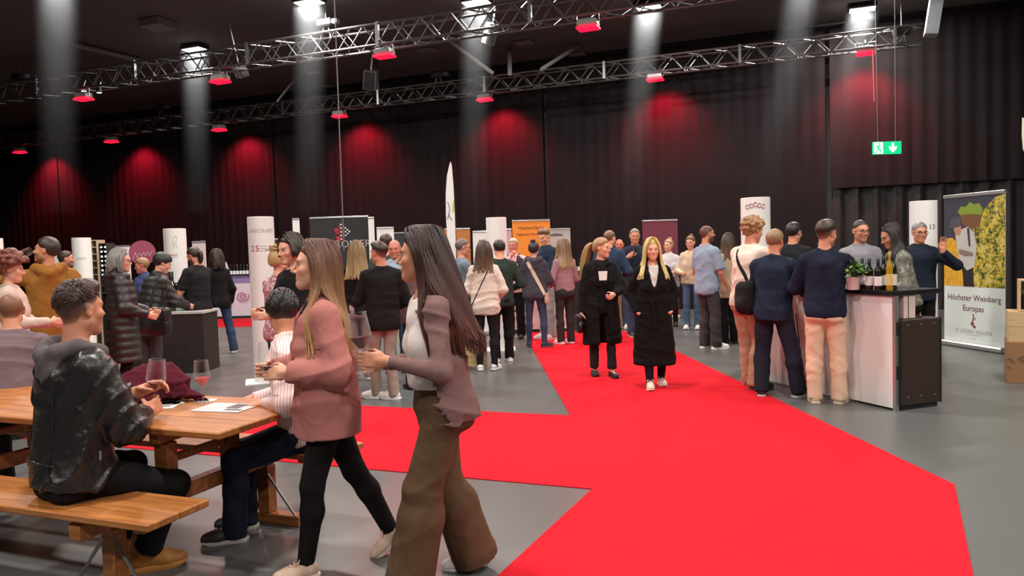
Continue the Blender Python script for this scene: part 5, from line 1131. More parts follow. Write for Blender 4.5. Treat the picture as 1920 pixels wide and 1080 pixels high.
m = MB(); m.slab([(-w / 2 + 0.04, 0.92), (w / 2 - 0.04, 0.92), (w / 2 - 0.04, 1.05), (-w / 2 + 0.04, 1.05)], 0.012, 0.018); m.build('purple_band', mat('violet_band', (0.25, 0.2, 0.4), 0.5), t)
counter(690, 812, 640, 10.9, 1.02, 0.5, 'pale grey counter behind the man in the black sweater', mat('pale_front', (0.5, 0.53, 0.5), 0.5), MT['black'])
counter(936, 1068, 600, 14.4, 1.05, 0.5, 'white counter in front of the orange banner', MT['white'], MT['black'])
counter(1074, 1200, 590, 16.6, 1.02, 0.5, 'dark counter with bottles behind the ponytail woman', MT['black'], MT['black'])
gl = 'bottles on the far purple counter'; ordn = ['first', 'second', 'third', 'fourth', 'fifth', 'sixth', 'seventh']
for k in range(7):
    px = 427 + k * 6.2; p = deep(px, 516, 20.25); bottle('redcap' if k % 3 == 0 else 'dark', (p[0], 20.25, 1.10), 'small dark bottle on the far purple counter, %s from the left' % ordn[k], gl)
for k in range(4):
    px = 1078 + k * 8; p = deep(px, 500, 16.8); bottle('dark', (p[0], 16.8, 1.02), 'small dark bottle behind the ponytail woman, %s from the left' % ordn[k], 'bottles on the dark counter')
p = deep(424, 505, 20.15); t = thing('gift_basket', 'brown basket with a tilted white card on the purple counter', 'basket', (p[0] - 0.1, 20.15, 1.10)); m = MB(); m.lathe([(0.13, 0), (0.19, 0.10), (0.17, 0.10), (0.11, 0.02)], 14); m.build('bowl', mat('wicker', (0.16, 0.08, 0.05), 0.8, bump=0.4, bscale=40), t, True)
m = MB(); m.box(-0.02, 0.22, -0.01, 0.0, 0.08, 0.34); o = m.build('card', MT['paper'], t); o.rotation_euler = (0.1, -0.25, 0)
for (px, Y, kd, lb) in ((303, 10.85, 'giant', 'giant black wine bottle standing on the dark counter'), (291, 10.75, 'magnum', 'large dark bottle left of the giant bottle'), (314, 10.95, 'magnum', 'large dark bottle right of the giant bottle'), (299, 11.0, 'magnum', 'large dark bottle behind the giant bottle'), (323, 10.75, 'magnum', 'large dark bottle beside the green glass cooler')):
    p = deep(px, 560, Y); bottle(kd, (p[0], Y, 0.861), lb, 'large bottles on the dark counter')
p = deep(333, 570, 10.78); t = thing('glass_cooler', 'pale green glass bottle cooler on the dark counter', 'cooler', (p[0], 10.78, 0.861)); m = MB(); m.box(-0.085, 0.085, -0.07, 0.07, 0, 0.24, 0.008); m.build('vessel', mat('mint_glass', (0.30, 0.42, 0.36), 0.15, coat=0.5), t); m = MB(); m.box(-0.09, 0.09, -0.075, 0.075, 0.24, 0.25); m.build('rim', mat('mint_rim', (0.5, 0.6, 0.55), 0.2), t)
p = floor_at(404, 688); t = thing('thermos_bottle', 'mint green thermos bottle on the floor beside the bearded man', 'bottle', (p[0] - 0.03, p[1] - 0.25, 0)); m = MB(); m.lathe([(0.07, 0), (0.085, 0.02), (0.085, 0.20), (0.065, 0.26), (0.0001, 0.28)], 16); m.build('flask', mat('mint', (0.25, 0.55, 0.45), 0.5), t, True); m = MB(); m.tube([(-0.08, 0, 0.2), (-0.10, 0, 0.12), (-0.08, 0, 0.05)], 0.01, 6); m.build('strap', MT['black'], t)
# lit shelves
for x0, x1, yt, Y, lb, cm, led in ((168, 181, 450, 14.6, 'beige wooden bottle shelf right of the white pillar', (0.45, 0.38, 0.25), 0), (184, 199, 456, 14.2, 'dark shelf column with two rows of small lamps', (0.03, 0.03, 0.028), 1)):
    a = deep(x0, yt, Y); b = deep(x1, yt, Y); w = b[0] - a[0]; t = thing('display_shelf', lb, 'shelf', (a[0], Y, 0)); hg = a[2]; sm = mat('shelf_paint', cm, 0.6)
    for nm, bb in (('side', (0, 0.015, 0, 0.3, 0, hg)), ('side', (w - 0.015, w, 0, 0.3, 0, hg)), ('back', (0.015, w - 0.015, 0.285, 0.3, 0, hg))): m = MB(); m.box(*bb); m.build(nm, sm, t)
    for k in range(8): m = MB(); m.box(0.015, w - 0.015, 0, 0.285, hg - 0.02 - k * 0.13, hg - k * 0.13); m.build('shelf_board', sm, t)
    if led:
        lm = mat('led', (1, 1, 1), 0.4, emit=(1, 0.95, 0.85), estr=3.0)
        for k in range(7):
            for x in (0.055, 0.125): m = MB(); m.lathe([(0.016, 0), (0.014, 0.012), (0.0001, 0.016)], 8); o = m.build('lamp', lm, t); o.location = (x, 0.0, hg - 0.075 - k * 0.085); o.rotation_euler = (math.pi / 2, 0, 0)
# cream crate seat behind the brown haired woman
p = floor_at(882, 690); t = thing('crate_stool', 'cream wooden crate stool behind the woman in the white sweatshirt', 'stool', (p[0], p[1], 0), 0.3)
for k in range(3): m = MB(); m.box(-0.19, 0.19, -0.19, -0.175, 0.05 + k * 0.135, 0.17 + k * 0.135); m.build('slat', MT['rawwood'], t)
for k in range(3): m = MB(); m.box(-0.19, 0.19, 0.175, 0.19, 0.05 + k * 0.135, 0.17 + k * 0.135); m.build('slat', MT['rawwood'], t)
for sx in (-1, 1):
    for sy in (-1, 1): m = MB(); m.box(sx * 0.175 - 0.015, sx * 0.175 + 0.015, sy * 0.16 - 0.015, sy * 0.16 + 0.015, 0, 0.44); m.build('leg', MT['rawwood'], t)
m = MB(); m.box(-0.2, 0.2, -0.2, 0.2, 0.44, 0.465, 0.004); m.build('seat', MT['rawwood'], t)
# ------------------------------------------------------------------ glasses, papers, coat
GPROF = [(0.036, 0.0), (0.034, 0.002), (0.006, 0.006), (0.0042, 0.02), (0.0042, 0.085), (0.007, 0.092), (0.026, 0.115), (0.043, 0.138), (0.046, 0.146), (0.044, 0.165), (0.0365, 0.235), (0.0355, 0.238)]
def glass_set(k=1.0):
    sc = lambda pr: [(r * k, z * k) for r, z in pr]
    a = MB(); a.lathe(sc(GPROF[5:]), 24); a.f = a.f[:-2]; b = MB(); b.lathe(sc(GPROF[3:6]), 10); c = MB(); c.lathe(sc(GPROF[:4]), 24)
    d = MB(); d.lathe([(0.0358 * k + 0.0006, 0.2365 * k), (0.0358 * k + 0.0012, 0.2385 * k), (0.0346 * k, 0.2385 * k)], 24); d.f = d.f[:-2]
    return a, b, c, d
def wine_m(z1, k=1.0):
    zs = [0.095, 0.105, 0.115, 0.125, 0.138, 0.146, z1]; zs = [z for z in zs if z <= z1]; pr = [(np.interp(z, [q[1] for q in GPROF[5:]], [q[0] for q in GPROF[5:]]) - 0.0015, z) for z in zs]
    m = MB(); m.lathe([(r * k, z * k) for r, z in [(0.0001, 0.0945)] + pr + [(0.0001, z1)]], 24); return m
edge_m = glass_mat('glass_rim', (0.85, 0.85, 0.85), 1.0)
def wine_glass(p, label, wine, z1, k=1.0, tilt=(0, 0, 0)):
    t = thing('wine_glass', label, 'wine glass', p, 0, 'wine glasses'); t.rotation_euler = tilt
    a, b, c, d = glass_set(k); a.build('bowl', MT['glass'], t, True); b.build('stem', MT['glass'], t, True); c.build('foot', MT['glass'], t, True); d.build('rim', edge_m, t, True)
    if wine: wine_m(z1, k).build('wine', wine, t, True)
    return t
def place_on(px, py, z): return floor_at(px, py, z)
wine_glass(place_on(381, 754, 0.766), 'wine glass with a little rose wine standing on the picnic table', MT['rose'], 0.140, 1.0)
def sheets(px, py, w, d, yaw, label, n=1, spots=(), name='brochure', z=0.761, thick=0.004):
    p = floor_at(px, py, z); t = thing(name, label, 'brochure', p, yaw)
    m = MB(); m.box(-w / 2, w / 2, -d / 2, d / 2, 0, thick); m.build('pages', MT['paper'], t)
    for (x0, x1, y0, y1, c_) in spots: m = MB(); m.box(x0 * w, x1 * w, y0 * d, y1 * d, thick, thick + 0.0006); m.build('printed_area', mat('print_ink', c_, 0.5), t)
    return t
sheets(424, 765, 0.30, 0.21, HALL + 0.1, 'printed brochure with dark and red fields on the picnic table', spots=((-0.45, 0.0, -0.4, 0.3, (0.55, 0.55, 0.55)), (0.02, 0.3, -0.1, 0.45, (0.06, 0.03, 0.03)), (0.3, 0.48, 0.2, 0.45, (0.6, 0.05, 0.04)), (0.1, 0.45, -0.35, -0.15, (0.12, 0.08, 0.08))))
sheets(387, 751, 0.11, 0.07, HALL + 0.3, 'small printed card under the rose wine glass', spots=((-0.4, 0.1, -0.35, 0.35, (0.1, 0.08, 0.08)),), name='card')
sheets(282, 762, 0.30, 0.21, HALL + 0.5, 'open magazine lying under the hands of the man in the leather jacket', spots=((-0.45, -0.1, -0.4, 0.4, (0.5, 0.32, 0.24)), (0.0, 0.4, -0.3, 0.1, (0.35, 0.3, 0.3))), name='magazine')
sheets(318, 757, 0.14, 0.10, HALL - 0.2, 'folded white leaflet beside the magazine', name='leaflet')
# burgundy coat heaped on the table
Ssh = Shape(); o3 = np.eye(3); base = place_on(290, 752, 0.762)
Ssh.add([el(base + np.array([-0.02, 0.02, 0.07]), rotm('z', 0.3), (0.20, 0.13, 0.16)), el(base + np.array([0.06, 0.03, 0.13]), rotm('y', 0.4), (0.12, 0.10, 0.10)), el(base + np.array([-0.12, 0.02, 0.05]), o3, (0.12, 0.12, 0.11)), rc(base + np.array([0.05, -0.03, 0.12]), base + np.array([0.20, -0.02, 0.04]), 0.06, 0.035), rc(base + np.array([0.20, -0.02, 0.04]), base + np.array([0.30, 0.0, 0.012]), 0.035, 0.015)], 0.05)
Ssh.disp.append(folds(0.020, 26, 5)); Ssh.disp.append(folds(0.010, 55, 9)); Ssh.cut(half(base, (0, 0, 1)))
V, Q = iso(Ssh, 0.008); o = link('coat', fast_mesh('coat', V - base, Q, cloth((0.085, 0.012, 0.022), 'wool'))); o.location = tuple(base); tag(o, 'burgundy knitted coat heaped on the picnic table', 'coat')
fr = MB(); rg = random.Random(2)
for k in range(14): x = 0.24 + k * 0.006; fr.tube([(x, -0.03 - 0.002 * k, 0.02), (x + 0.01, -0.045, 0.006), (x + 0.02 + rg.uniform(-.01, .01), -0.06, 0.003)], 0.003, 4)
fr.build('fringe', cloth((0.085, 0.012, 0.022), 'wool'), o)

for x, y, wn, z1, lb in ((0.12, 1.30, None, 0.12, 'empty wine glass on the bar in front of the young man in navy'), (0.10, 0.80, MT['redwine'], 0.125, 'wine glass with a sip of red wine standing on the bar'), (0.34, 0.55, None, 0.12, 'empty wine glass on the bar behind the potted plant')): wine_glass(bl(x, y, 1.096), lb, wn, z1, 0.95)
# ------------------------------------------------------------------ the people
NEAR, MID, FAR = (0.0095, 0.0055), (0.0145, 0.0092), (0.020, 0.012)
def spot(px, ytop, Y=None, foot=None, up=0.985):
    if foot is not None: Y = floor_at(*foot)[1]
    p = deep(px, ytop, Y); return (p[0], p[1]), p[2] * up
BLK = (0.0075, 0.006, 0.0065); OFF = (0.72, 0.70, 0.66); NAVY = (0.013, 0.017, 0.035); DNM = (0.05, 0.075, 0.13)
HB = (0.035, 0.02, 0.013); HD = (0.014, 0.010, 0.009); HBL = (0.42, 0.27, 0.11); HLB = (0.16, 0.09, 0.045); HG = (0.20, 0.19, 0.18)
WS = ('sneaker', (0.78, 0.76, 0.73), (0.85, 0.84, 0.82)); BS = ('loafer', (0.015, 0.014, 0.014), (0.02, 0.02, 0.02)); BSN = ('sneaker', (0.02, 0.02, 0.022), (0.55, 0.53, 0.5)); BB = ('boot', (0.018, 0.015, 0.014), (0.015, 0.015, 0.015))
PP = {}
def per(key, label, loc, face, **kw):
    pos, H = loc; kw.setdefault('res', NEAR if pos[1] < 6 else MID if pos[1] < 10.2 else FAR)
    PP[key] = person(label, pos, H, face, **kw); return PP[key]
# --- foreground
def pink_cut(j):
    s = j['s']; return (loft(j['Pc'] + np.array([0, 0.0, -0.30]) * s, j['Pc'] + np.array([0, 0.0, -0.02]) * s, [0, 1], [0.5 * s, 0.5 * s], [0.11 * s, 0.03 * s], (1, 0, 0)), 0.03)
pos, H = spot(588, 446, 3.78)
per('pink', 'woman in a dusty pink corduroy overshirt and black leggings holding a wine glass', (pos, 1.66), 110, sex='f', head=(-6, 2, 0), lean=2,
    feet=[(-0.07, 0.12, 4, 0.0, 0), (0.08, -0.36, -4, 0.05, 36)], hipdy=-0.03, arms=[dict(w=(-0.12, 0.17, 1.105), c=0.62, n=(0.55, 0.1, -0.1), d=(0.25, 0.95, -0.02), hint=(-0.5, -0.6, -0.7)), dict(w=(0.06, 0.24, 1.10), c=0.75, d=(-0.6, 0.7, 0.1), n=(-0.6, -0.5, 0))],
    top=dict(name='shirt', col=BLK, loose=0.012, hem=-0.02), over=dict(name='overshirt', col=srgb(176, 112, 106), kind='corduroy', loose=0.052, hem=-0.150, flare=0.022, straight=1.0, collar=0.035, fold=0.008, ff=20, wrist=0.8, armloose=0.85, open=((0.02, 0.075), 0.05, 0.66), res=0.0085, cuts=()),
    legs=dict(name='leggings', col=BLK, fit='skinny', loose=0.012, fold=0.002, hem=0.05), shoes=('sneaker', srgb(214, 184, 164), srgb(226, 208, 194)),
    hair=dict(style='long', col=srgb(92, 56, 44), tip=srgb(196, 148, 96), n=640, r=0.0056, len=0.44, gap=80, thick=0.010, spread=0.10, top=0.006), skin='fair')
pos, H = spot(812, 420, 3.6)
def card_tail(j): return (half(j['Pc'], (0, 1, 0)), 0.01)
per('brown', 'dark haired woman in a mauve cardigan and wide brown trousers holding a wine glass', ((pos[0] + 0.005, 3.62), 1.71), 110, sex='f', head=(-28, 0, 0), lean=6,
    feet=[(-0.05, 0.20, -10), (0.10, -0.17, -16, 0.0, 8)], arms=[dict(w=(-0.165, 0.30, 1.15), c=0.85, n=(0.6, 0.25, 0), d=(0.15, 0.95, 0.12), hint=(-0.35, -0.75, -0.55)), dict(w=(0.10, 0.28, 1.10), c=0.5)],
    top=dict(name='top', col=(0.72, 0.66, 0.62), loose=0.011, hem=0.11, sleeve=0.0, neck=0.03, fold=0.002), over=dict(name='cardigan', col=srgb(128, 98, 96), kind='wool', loose=0.020, hem=-0.07, straight=0.5, flare=0.01, fold=0.007, ff=34, open=((0.30, 0.07), -0.5, 0.66), openy=-0.03, bust=0, wrist=0.4, res=0.0085),
    legs=dict(col=srgb(92, 70, 52), fit='wide', loose=0.022, hemr=0.125, waist=0.21, fold=0.006, ff=18), shoes=('sneaker', (0.72, 0.68, 0.66), (0.8, 0.78, 0.75)),
    hair=dict(style='long', col=srgb(44, 24, 24), tip=srgb(96, 52, 38), n=700, r=0.0058, len=0.47, gap=84, thick=0.014, spread=0.12, wave=0.012, back=0.14, top=0.010), skin='mid')
SEAT = 0.485
per('leather', 'man in a black leather jacket with grey hood sitting on the bench', (hall(3.29, 2.56)[:2], 1.84), -38, sit=SEAT, lean=6, head=(12, 0, 0), feet=[(-0.24, 0.30, 12), (-0.01, 0.31, -26)],
    arms=[dict(w=(-0.10, 0.36, 0.87), c=0.55, n=(0.7, 0, -0.6)), dict(w=(0.03, 0.335, 0.785), c=0.88, n=(-0.9, 0.1, 0), d=(-0.35, 0.85, 0.25), hint=(0.8, -0.5, -0.5))],
    top=dict(name='hooded_sweater', col=srgb(92, 84, 86), kind='cotton', loose=0.012, hem=0.08, hood=0.042, fold=0.008, ff=40), over=dict(name='leather_jacket', col=(0.012, 0.0105, 0.0105), kind='leather', loose=0.042, hem=-0.055, straight=0.9, fold=0.012, ff=30, open=((0.05, 0.10), -0.3, 0.66), wrist=0.55, armloose=0.95, res=0.0085),
    legs=dict(col=(0.008, 0.007, 0.008), fit='straight', loose=0.010, fold=0.004, hem=0.09, waist=0.17), shoes=('boot', srgb(166, 108, 44), srgb(190, 130, 66)), hair=dict(style='quiff', col=srgb(62, 40, 36), thick=0.004, top=0.012, tuft=1100, lift=0.006, tuftlen=0.3, tr=0.0026), skin='mid', beard=0.25, build=1.08, group='people seated at the picnic table')
per('lilac', 'cropped haired man in a mauve grey sweater seated at the left edge', (hall(5.07, 3.52)[:2], 1.70), 22, sit=SEAT, lean=18, head=(10, -8, 0), feet=[(-0.16, 0.45, 5), (0.16, 0.45, -5)],
    arms=[dict(w=(-0.14, 0.42, 0.75)), dict(w=(0.14, 0.42, 0.75))], top=dict(col=srgb(116, 98, 104), kind='wool', loose=0.035, hem=-0.08, collar=0.02, fold=0.008), legs=dict(col=BLK, loose=0.015), shoes=WS, hair=dict(style='buzz', col=HB, amt=0.7), skin='mid', res=(0.011, 0.006), build=1.1, group='people seated at the picnic table')
per('stripe', 'black haired youth in a pink and white striped shirt seated behind the pink shirted woman', (hall(2.74, 3.60)[:2], 1.66), 98, sit=SEAT, lean=10, head=(-78, -26, 0), feet=[(-0.10, 0.42, 5), (0.12, 0.40, -5)],
    arms=[dict(w=(-0.14, 0.20, 0.83), c=0.45, n=(0.1, 0, -1), d=(0.25, 0.95, -0.15), hint=(-0.6, -0.2, -0.5)), dict(w=(0.18, 0.34, 0.80), c=0.4, n=(0, 0, -1))], top=dict(name='striped_shirt', col=OFF, pattern='pinstripe', loose=0.030, hem=-0.06, collar=0.045, fold=0.007, ff=34), legs=dict(col=NAVY, loose=0.018), shoes=BSN,
    hair=dict(style='short', col=HD, thick=0.020, top=0.012, tuft=700, line=-0.018), skin='mid', res=(0.010, 0.006), group='people seated at the picnic table')
# --- left background
per('mustard', 'man in a mustard brown hooded jacket drinking from a glass at the far left', spot(88, 441, 7.8), 30, head=(68, 8, 0), arms=[dict(w=(-0.33, 0.16, 1.56), c=0.8, n=(0.6, 0.1, 0.3), d=(0.6, 0.5, 0.45), hint=(-1, -0.1, -0.3)), dict(w=(0.22, 0.2, 1.0))],
    top=dict(name='hooded_jacket', col=srgb(148, 100, 44), loose=0.05, hem=-0.25, straight=1.0, hood=0.050, fold=0.010, ff=20), legs=dict(col=BLK), shoes=BSN, hair=dict(style='short', col=HB, thick=0.012, top=0.01), skin='mid', beard=0.4)
per('curly', 'woman with curly auburn hair and a cream fleece jacket at the left edge', spot(14, 474, 7.0), -62, sex='f', arms=[dict(w=(-0.05, 0.34, 1.08), c=0.7), dict(w=(0.14, 0.33, 1.12), c=0.7)], top=dict(name='fleece_jacket', col=srgb(206, 182, 168), kind='wool', loose=0.04, hem=-0.18, collar=0.02), legs=dict(col=BLK), shoes=BB, hair=dict(style='afro', col=srgb(110, 54, 34), thick=0.045, n=130), skin='fair', head=(0, -8, 0))
per('beardman', 'man with dark hair half hidden between the mustard jacket and the white pillar', spot(122, 467, 12.0), -60, top=dict(col=(0.20, 0.17, 0.17), loose=0.02, collar=0.02), legs=dict(col=BLK), hair=dict(style='short', col=HB), beard=0.5, skin='mid')
per('greyhair', 'grey haired woman with glasses in a long quilted black coat', spot(222, 464, 8.5), -62, sex='f', glasses=True, head=(-12, -4, 0), over=dict(name='quilted_coat', col=(0.022, 0.019, 0.019), kind='puffer', loose=0.05, hem=-0.42, flare=0.03, straight=1.0, hood=0.055), top=dict(col=(0.2, 0.2, 0.2), loose=0.01), arms=[dict(w=(-0.10, 0.30, 1.05), c=0.6), dict(w=(0.16, 0.26, 1.02), c=0.6)],
    legs=dict(col=BLK, fit='skinny'), shoes=('boot', srgb(92, 56, 34), (0.03, 0.02, 0.02)), hair=dict(style='long', col=HG, tip=HG, n=150, r=0.012, len=0.16, gap=75), skin='fair')
per('beanie', 'person in a short black quilted jacket and dark beanie leaning over the dark counter', (spot(274, 490, 9.4)[0], 1.70), -35, sex='f', lean=16, head=(-20, -25, 0), over=dict(name='quilted_jacket', col=(0.026, 0.024, 0.023), kind='puffer', loose=0.05, hem=-0.16, straight=1.0, collar=0.05), top=dict(col=BLK, loose=0.01), arms=[dict(w=(-0.1, 0.45, 1.06), c=0.6), dict(w=(0.12, 0.48, 1.04), c=0.6)],
    legs=dict(col=(0.06, 0.055, 0.055), fit='straight'), shoes=BB, hair=dict(style='short', col=(0.02, 0.02, 0.02), thick=0.020, line=-0.03, tuft=0), skin='fair')
per('bluescarf', 'fair haired person with a blue scarf behind the beanie wearer', spot(268, 480, 11.6), 150, sex='f', head=(-40, -10, 0), top=dict(col=(0.05, 0.07, 0.17), loose=0.04, collar=0.07), legs=dict(col=BLK), hair=dict(style='short', col=(0.30, 0.17, 0.08), thick=0.014), skin='red')
per('blacktee', 'bearded man with ponytail in a black T-shirt looking at a phone', spot(366, 458, foot=(375, 693)), 68, head=(0, -22, 0), beard=0.9, arms=[dict(w=(-0.10, 0.30, 1.18), c=0.7), dict(w=(0.10, 0.33, 1.16), c=0.7)], top=dict(name='t_shirt', col=(0.014, 0.013, 0.015), loose=0.035, sleeve=0.42, hem=-0.10, straight=0.8), legs=dict(col=(0.022, 0.028, 0.05), kind='denim', loose=0.022), shoes=BSN,
    hair=dict(style='short', col=HB, tail=True, n=60, r=0.010, len=0.20, arch=0.03, w=0.02), skin='mid', res=MID)
per('behindtee', 'person in black top and blue jeans standing behind the man in the black T-shirt', (spot(405, 466, foot=(420, 662))[0], 1.74), 40, top=dict(col=BLK, loose=0.03, hem=-0.12), legs=dict(col=(0.03, 0.045, 0.09), kind='denim'), shoes=('sneaker', (0.25, 0.22, 0.22), (0.7, 0.66, 0.62)), feet=[(-0.12, 0.12, 5), (0.16, -0.16, -25)], hair=dict(style='long', col=HB, n=90, r=0.014, len=0.22), sex='f')
# --- behind the two foreground women
per('updo', 'brown haired woman in black half hidden behind the pink shirted woman', (spot(546, 434, 6.6)[0], 1.77), 140, sex='f', head=(0, -10, 0), arms=[dict(w=(-0.06, 0.28, 1.1)), dict(w=(0.1, 0.3, 1.12), c=0.7)], top=dict(col=BLK, loose=0.03), legs=dict(col=BLK), hair=dict(style='long', col=HB, n=110, r=0.013, len=0.10, gap=70), shoes=BB)
per('floral', 'woman with blond bun and flowered blouse next to the pillar numbered 25', (spot(520, 452, 7.6)[0], 1.66), -30, sex='f', head=(0, -4, 0), top=dict(name='blouse', col=OFF, pattern='floral', loose=0.03, hem=-0.1), legs=dict(col=BLK), hair=dict(style='bun', col=HBL, n=60, r=0.009, bunr=0.05), shoes=BB, arms=[dict(w=(-0.1, 0.3, 1.1)), dict(w=(0.24, 0.12, 1.0))])
per('blondeback', 'woman with long wavy blond hair and black top seen from behind', spot(668, 449, foot=(690, 712)), 8, sex='f', head=(0, 0, 0), top=dict(col=BLK, loose=0.02, hem=-0.05), legs=dict(col=(0.30, 0.20, 0.20), loose=0.015), shoes=('sneaker', srgb(190, 150, 140), (0.7, 0.6, 0.56)), hair=dict(style='long', col=(0.20, 0.13, 0.06), tip=(0.50, 0.36, 0.17), n=170, r=0.011, len=0.36, gap=60, wave=0.012), arms=[dict(w=(-0.1, 0.3, 1.1)), dict(w=(0.12, 0.3, 1.08))])
per('blacksweater', 'man in a black sweater and light grey trousers turned away beside the white sneakers woman', spot(713, 447, foot=(730, 748)), 18, head=(38, -4, 0), arms=[dict(w=(-0.14, 0.30, 1.12), c=0.7), dict(w=(0.18, 0.24, 1.0))], top=dict(col=(0.011, 0.010, 0.011), loose=0.028, hem=-0.12, straight=0.8, collar=0.02), legs=dict(col=srgb(150, 138, 128), fit='straight', loose=0.008), shoes=WS, feet=[(-0.09, 0.10, 55), (0.08, -0.05, 50)], hair=dict(style='quiff', col=HB, thick=0.008), skin='mid')
PP['blacksweater']['t']['label'] = 'man in a black sweater, light grey trousers and white sneakers between the two foreground women'
per('bald', 'bald older man in a light blue shirt facing us between two heads', (spot(739, 452, 10.2)[0], 1.76), 172, head=(8, -6, 0), top=dict(name='shirt', col=(0.30, 0.36, 0.45), loose=0.03, collar=0.02), legs=dict(col=DNM, kind='denim'), hair=dict(style='buzz', col=HG, amt=0.3), skin='red', shoes=BSN, res=MID)
per('tallback', 'dark haired man whose head shows above the bald man', (spot(723, 438, 11.4)[0], 1.86), 10, top=dict(col=(0.05, 0.06, 0.05)), legs=dict(col=BLK), hair=dict(style='short', col=HB, thick=0.015))
per('mauveback', 'person in a mauve sweater and navy trousers mostly hidden behind the cardigan woman', (spot(776, 470, foot=(785, 728))[0], 1.66), 35, sex='f', top=dict(col=srgb(112, 88, 92), loose=0.035, hem=-0.1), legs=dict(col=NAVY), shoes=BS, hair=dict(style='long', col=HLB, n=90, r=0.013, len=0.2), arms=[dict(w=(-0.1, 0.3, 1.1)), dict(w=(0.1, 0.3, 1.1))])
# --- middle group
per('denim', 'man with glasses and denim blue shirt looking to the right', spot(865, 444, 11.0), -72, glasses=True, head=(0, -6, 0), top=dict(name='shirt', col=srgb(112, 128, 140), loose=0.03, collar=0.02), legs=dict(col=BLK), arms=[{}, dict(w=(0.02, 0.30, 1.28), c=0.6)], hair=dict(style='short', col=(0.12, 0.10, 0.09), line=0.006, thick=0.008), skin='mid', res=MID)
per('whitesweat', 'woman in a white sweatshirt and black leggings seen from behind', spot(906, 450, foot=(905, 695)), -8, sex='f', head=(-12, -6, 0), top=dict(name='sweatshirt', col=srgb(220, 204, 190), loose=0.04, hem=-0.13, fold=0.008), legs=dict(name='leggings', col=(0.016, 0.014, 0.016), fit='skinny'), shoes=WS, hair=dict(style='long', col=HB, tip=HLB, n=170, r=0.011, len=0.30, gap=58), arms=[dict(w=(-0.17, 0.24, 1.0)), dict(w=(0.17, 0.24, 1.0))], feet=[(-0.10, 0.0, 12), (0.10, 0.02, -18)], res=MID)
per('green', 'person in a dark green sweater and black trousers behind the white sweatshirt woman', (spot(936, 453, 10.8)[0], 1.72), 12, head=(0, -8, 0), top=dict(col=(0.025, 0.038, 0.032), loose=0.03), legs=dict(col=BLK), shoes=WS, hair=dict(style='short', col=HD), arms=[dict(w=(-0.16, 0.22, 1.05)), dict(w=(0.2, 0.2, 1.05))], res=MID)
per('plaid', 'older fair haired man in a red checked shirt with hand at his mouth', spot(962, 444, foot=(970, 634)), 165, head=(0, -4, 0), arms=[{}, dict(w=(0.0, 0.20, 1.46), c=0.8, n=(-0.3, -0.9, 0), d=(-0.6, -0.1, 0.8), hint=(0.8, 0.0, -0.8))], top=dict(name='checked_shirt', col=OFF, pattern='plaid', loose=0.03, collar=0.02), over=dict(name='vest', col=(0.05, 0.045, 0.06), loose=0.035, hem=0.05, sleeve=0.0, open=((0.10, 0.07), -0.2, 0.66)), legs=dict(col=BLK, loose=0.025), shoes=BS, hair=dict(style='short', col=(0.42, 0.36, 0.26), thick=0.014), skin='red')
per('hoodie', 'person with dark bun in a slate grey hoodie and blue leggings seen from behind', spot(1000, 449, foot=(1010, 651)), -5, sex='f', head=(-10, -4, 0), top=dict(name='hoodie', col=srgb(66, 66, 74), loose=0.045, hem=-0.08, straight=0.7, hood=0.048), legs=dict(name='jeans', col=srgb(62, 68, 92), kind='denim', fit='skinny', loose=0.010), shoes=('sneaker', srgb(46, 50, 66), (0.08, 0.08, 0.1)), hair=dict(style='bun', col=HD, n=60, r=0.009, bunr=0.030), arms=[dict(w=(-0.12, 0.28, 1.1)), dict(w=(0.12, 0.28, 1.1))], feet=[(-0.12, 0.05, 10), (0.14, -0.05, -50)])
per('tallnavy', 'tall young man in a dark navy shirt looking down in front of the orange banner', spot(1022, 424, 13.3), 128, head=(12, -22, 0), top=dict(name='shirt', col=srgb(34, 48, 66), loose=0.03, collar=0.02), legs=dict(col=(0.35, 0.42, 0.40), loose=0.015), shoes=WS, hair=dict(style='quiff', col=HLB, top=0.014, thick=0.012), arms=[dict(w=(-0.1, 0.3, 1.15)), dict(w=(0.12, 0.3, 1.12))])
per('lilacsweater', 'woman with long fair hair in a lilac sweater and charcoal jeans seen from behind', spot(1056, 447, foot=(1062, 645)), 28, sex='f', head=(30, -6, 0), top=dict(col=srgb(158, 120, 126), loose=0.03, hem=-0.02), legs=dict(name='jeans', col=(0.035, 0.032, 0.034), kind='denim', fit='straight', loose=0.014), shoes=WS, hair=dict(style='long', col=HLB, tip=(0.42, 0.30, 0.15), n=150, r=0.011, len=0.36, gap=60), arms=[dict(w=(-0.2, 0.16, 1.0)), dict(w=(0.16, 0.22, 1.0))])
# --- walking on the carpet
per('ponytail', 'woman with a high blond ponytail in a long open black coat walking on the carpet', spot(1124, 441, foot=(1120, 706)), 186, sex='f', head=(58, -4, 0), arms=[dict(w=(-0.10, 0.27, 1.06), c=0.85, n=(0.8, -0.2, 0), hint=(-0.8, -0.5, -0.4)), dict(w=(0.27, 0.02, 0.80), c=0.6)], feet=[(-0.10, 0.10, 6), (0.09, -0.10, -4)],
    top=dict(name='top', col=BLK, loose=0.01, collar=0.02), over=dict(name='coat', col=(0.011, 0.010, 0.010), kind='wool', loose=0.045, hem=-0.15, straight=1.0, skirt=0.42, hemw=(0.26, 0.19), lapel=1, open=((0.05, 0.085), -0.7, 0.66), fold=0.006), legs=dict(col=(0.02, 0.018, 0.018), fit='straight', loose=0.004, hem=0.07), shoes=BS, hair=dict(style='ponytail', col=(0.34, 0.19, 0.08), tip=(0.45, 0.28, 0.12), n=90, r=0.010, len=0.50, arch=0.06, rise=0.035, w=0.035, sweep=0.10), skin='fair')
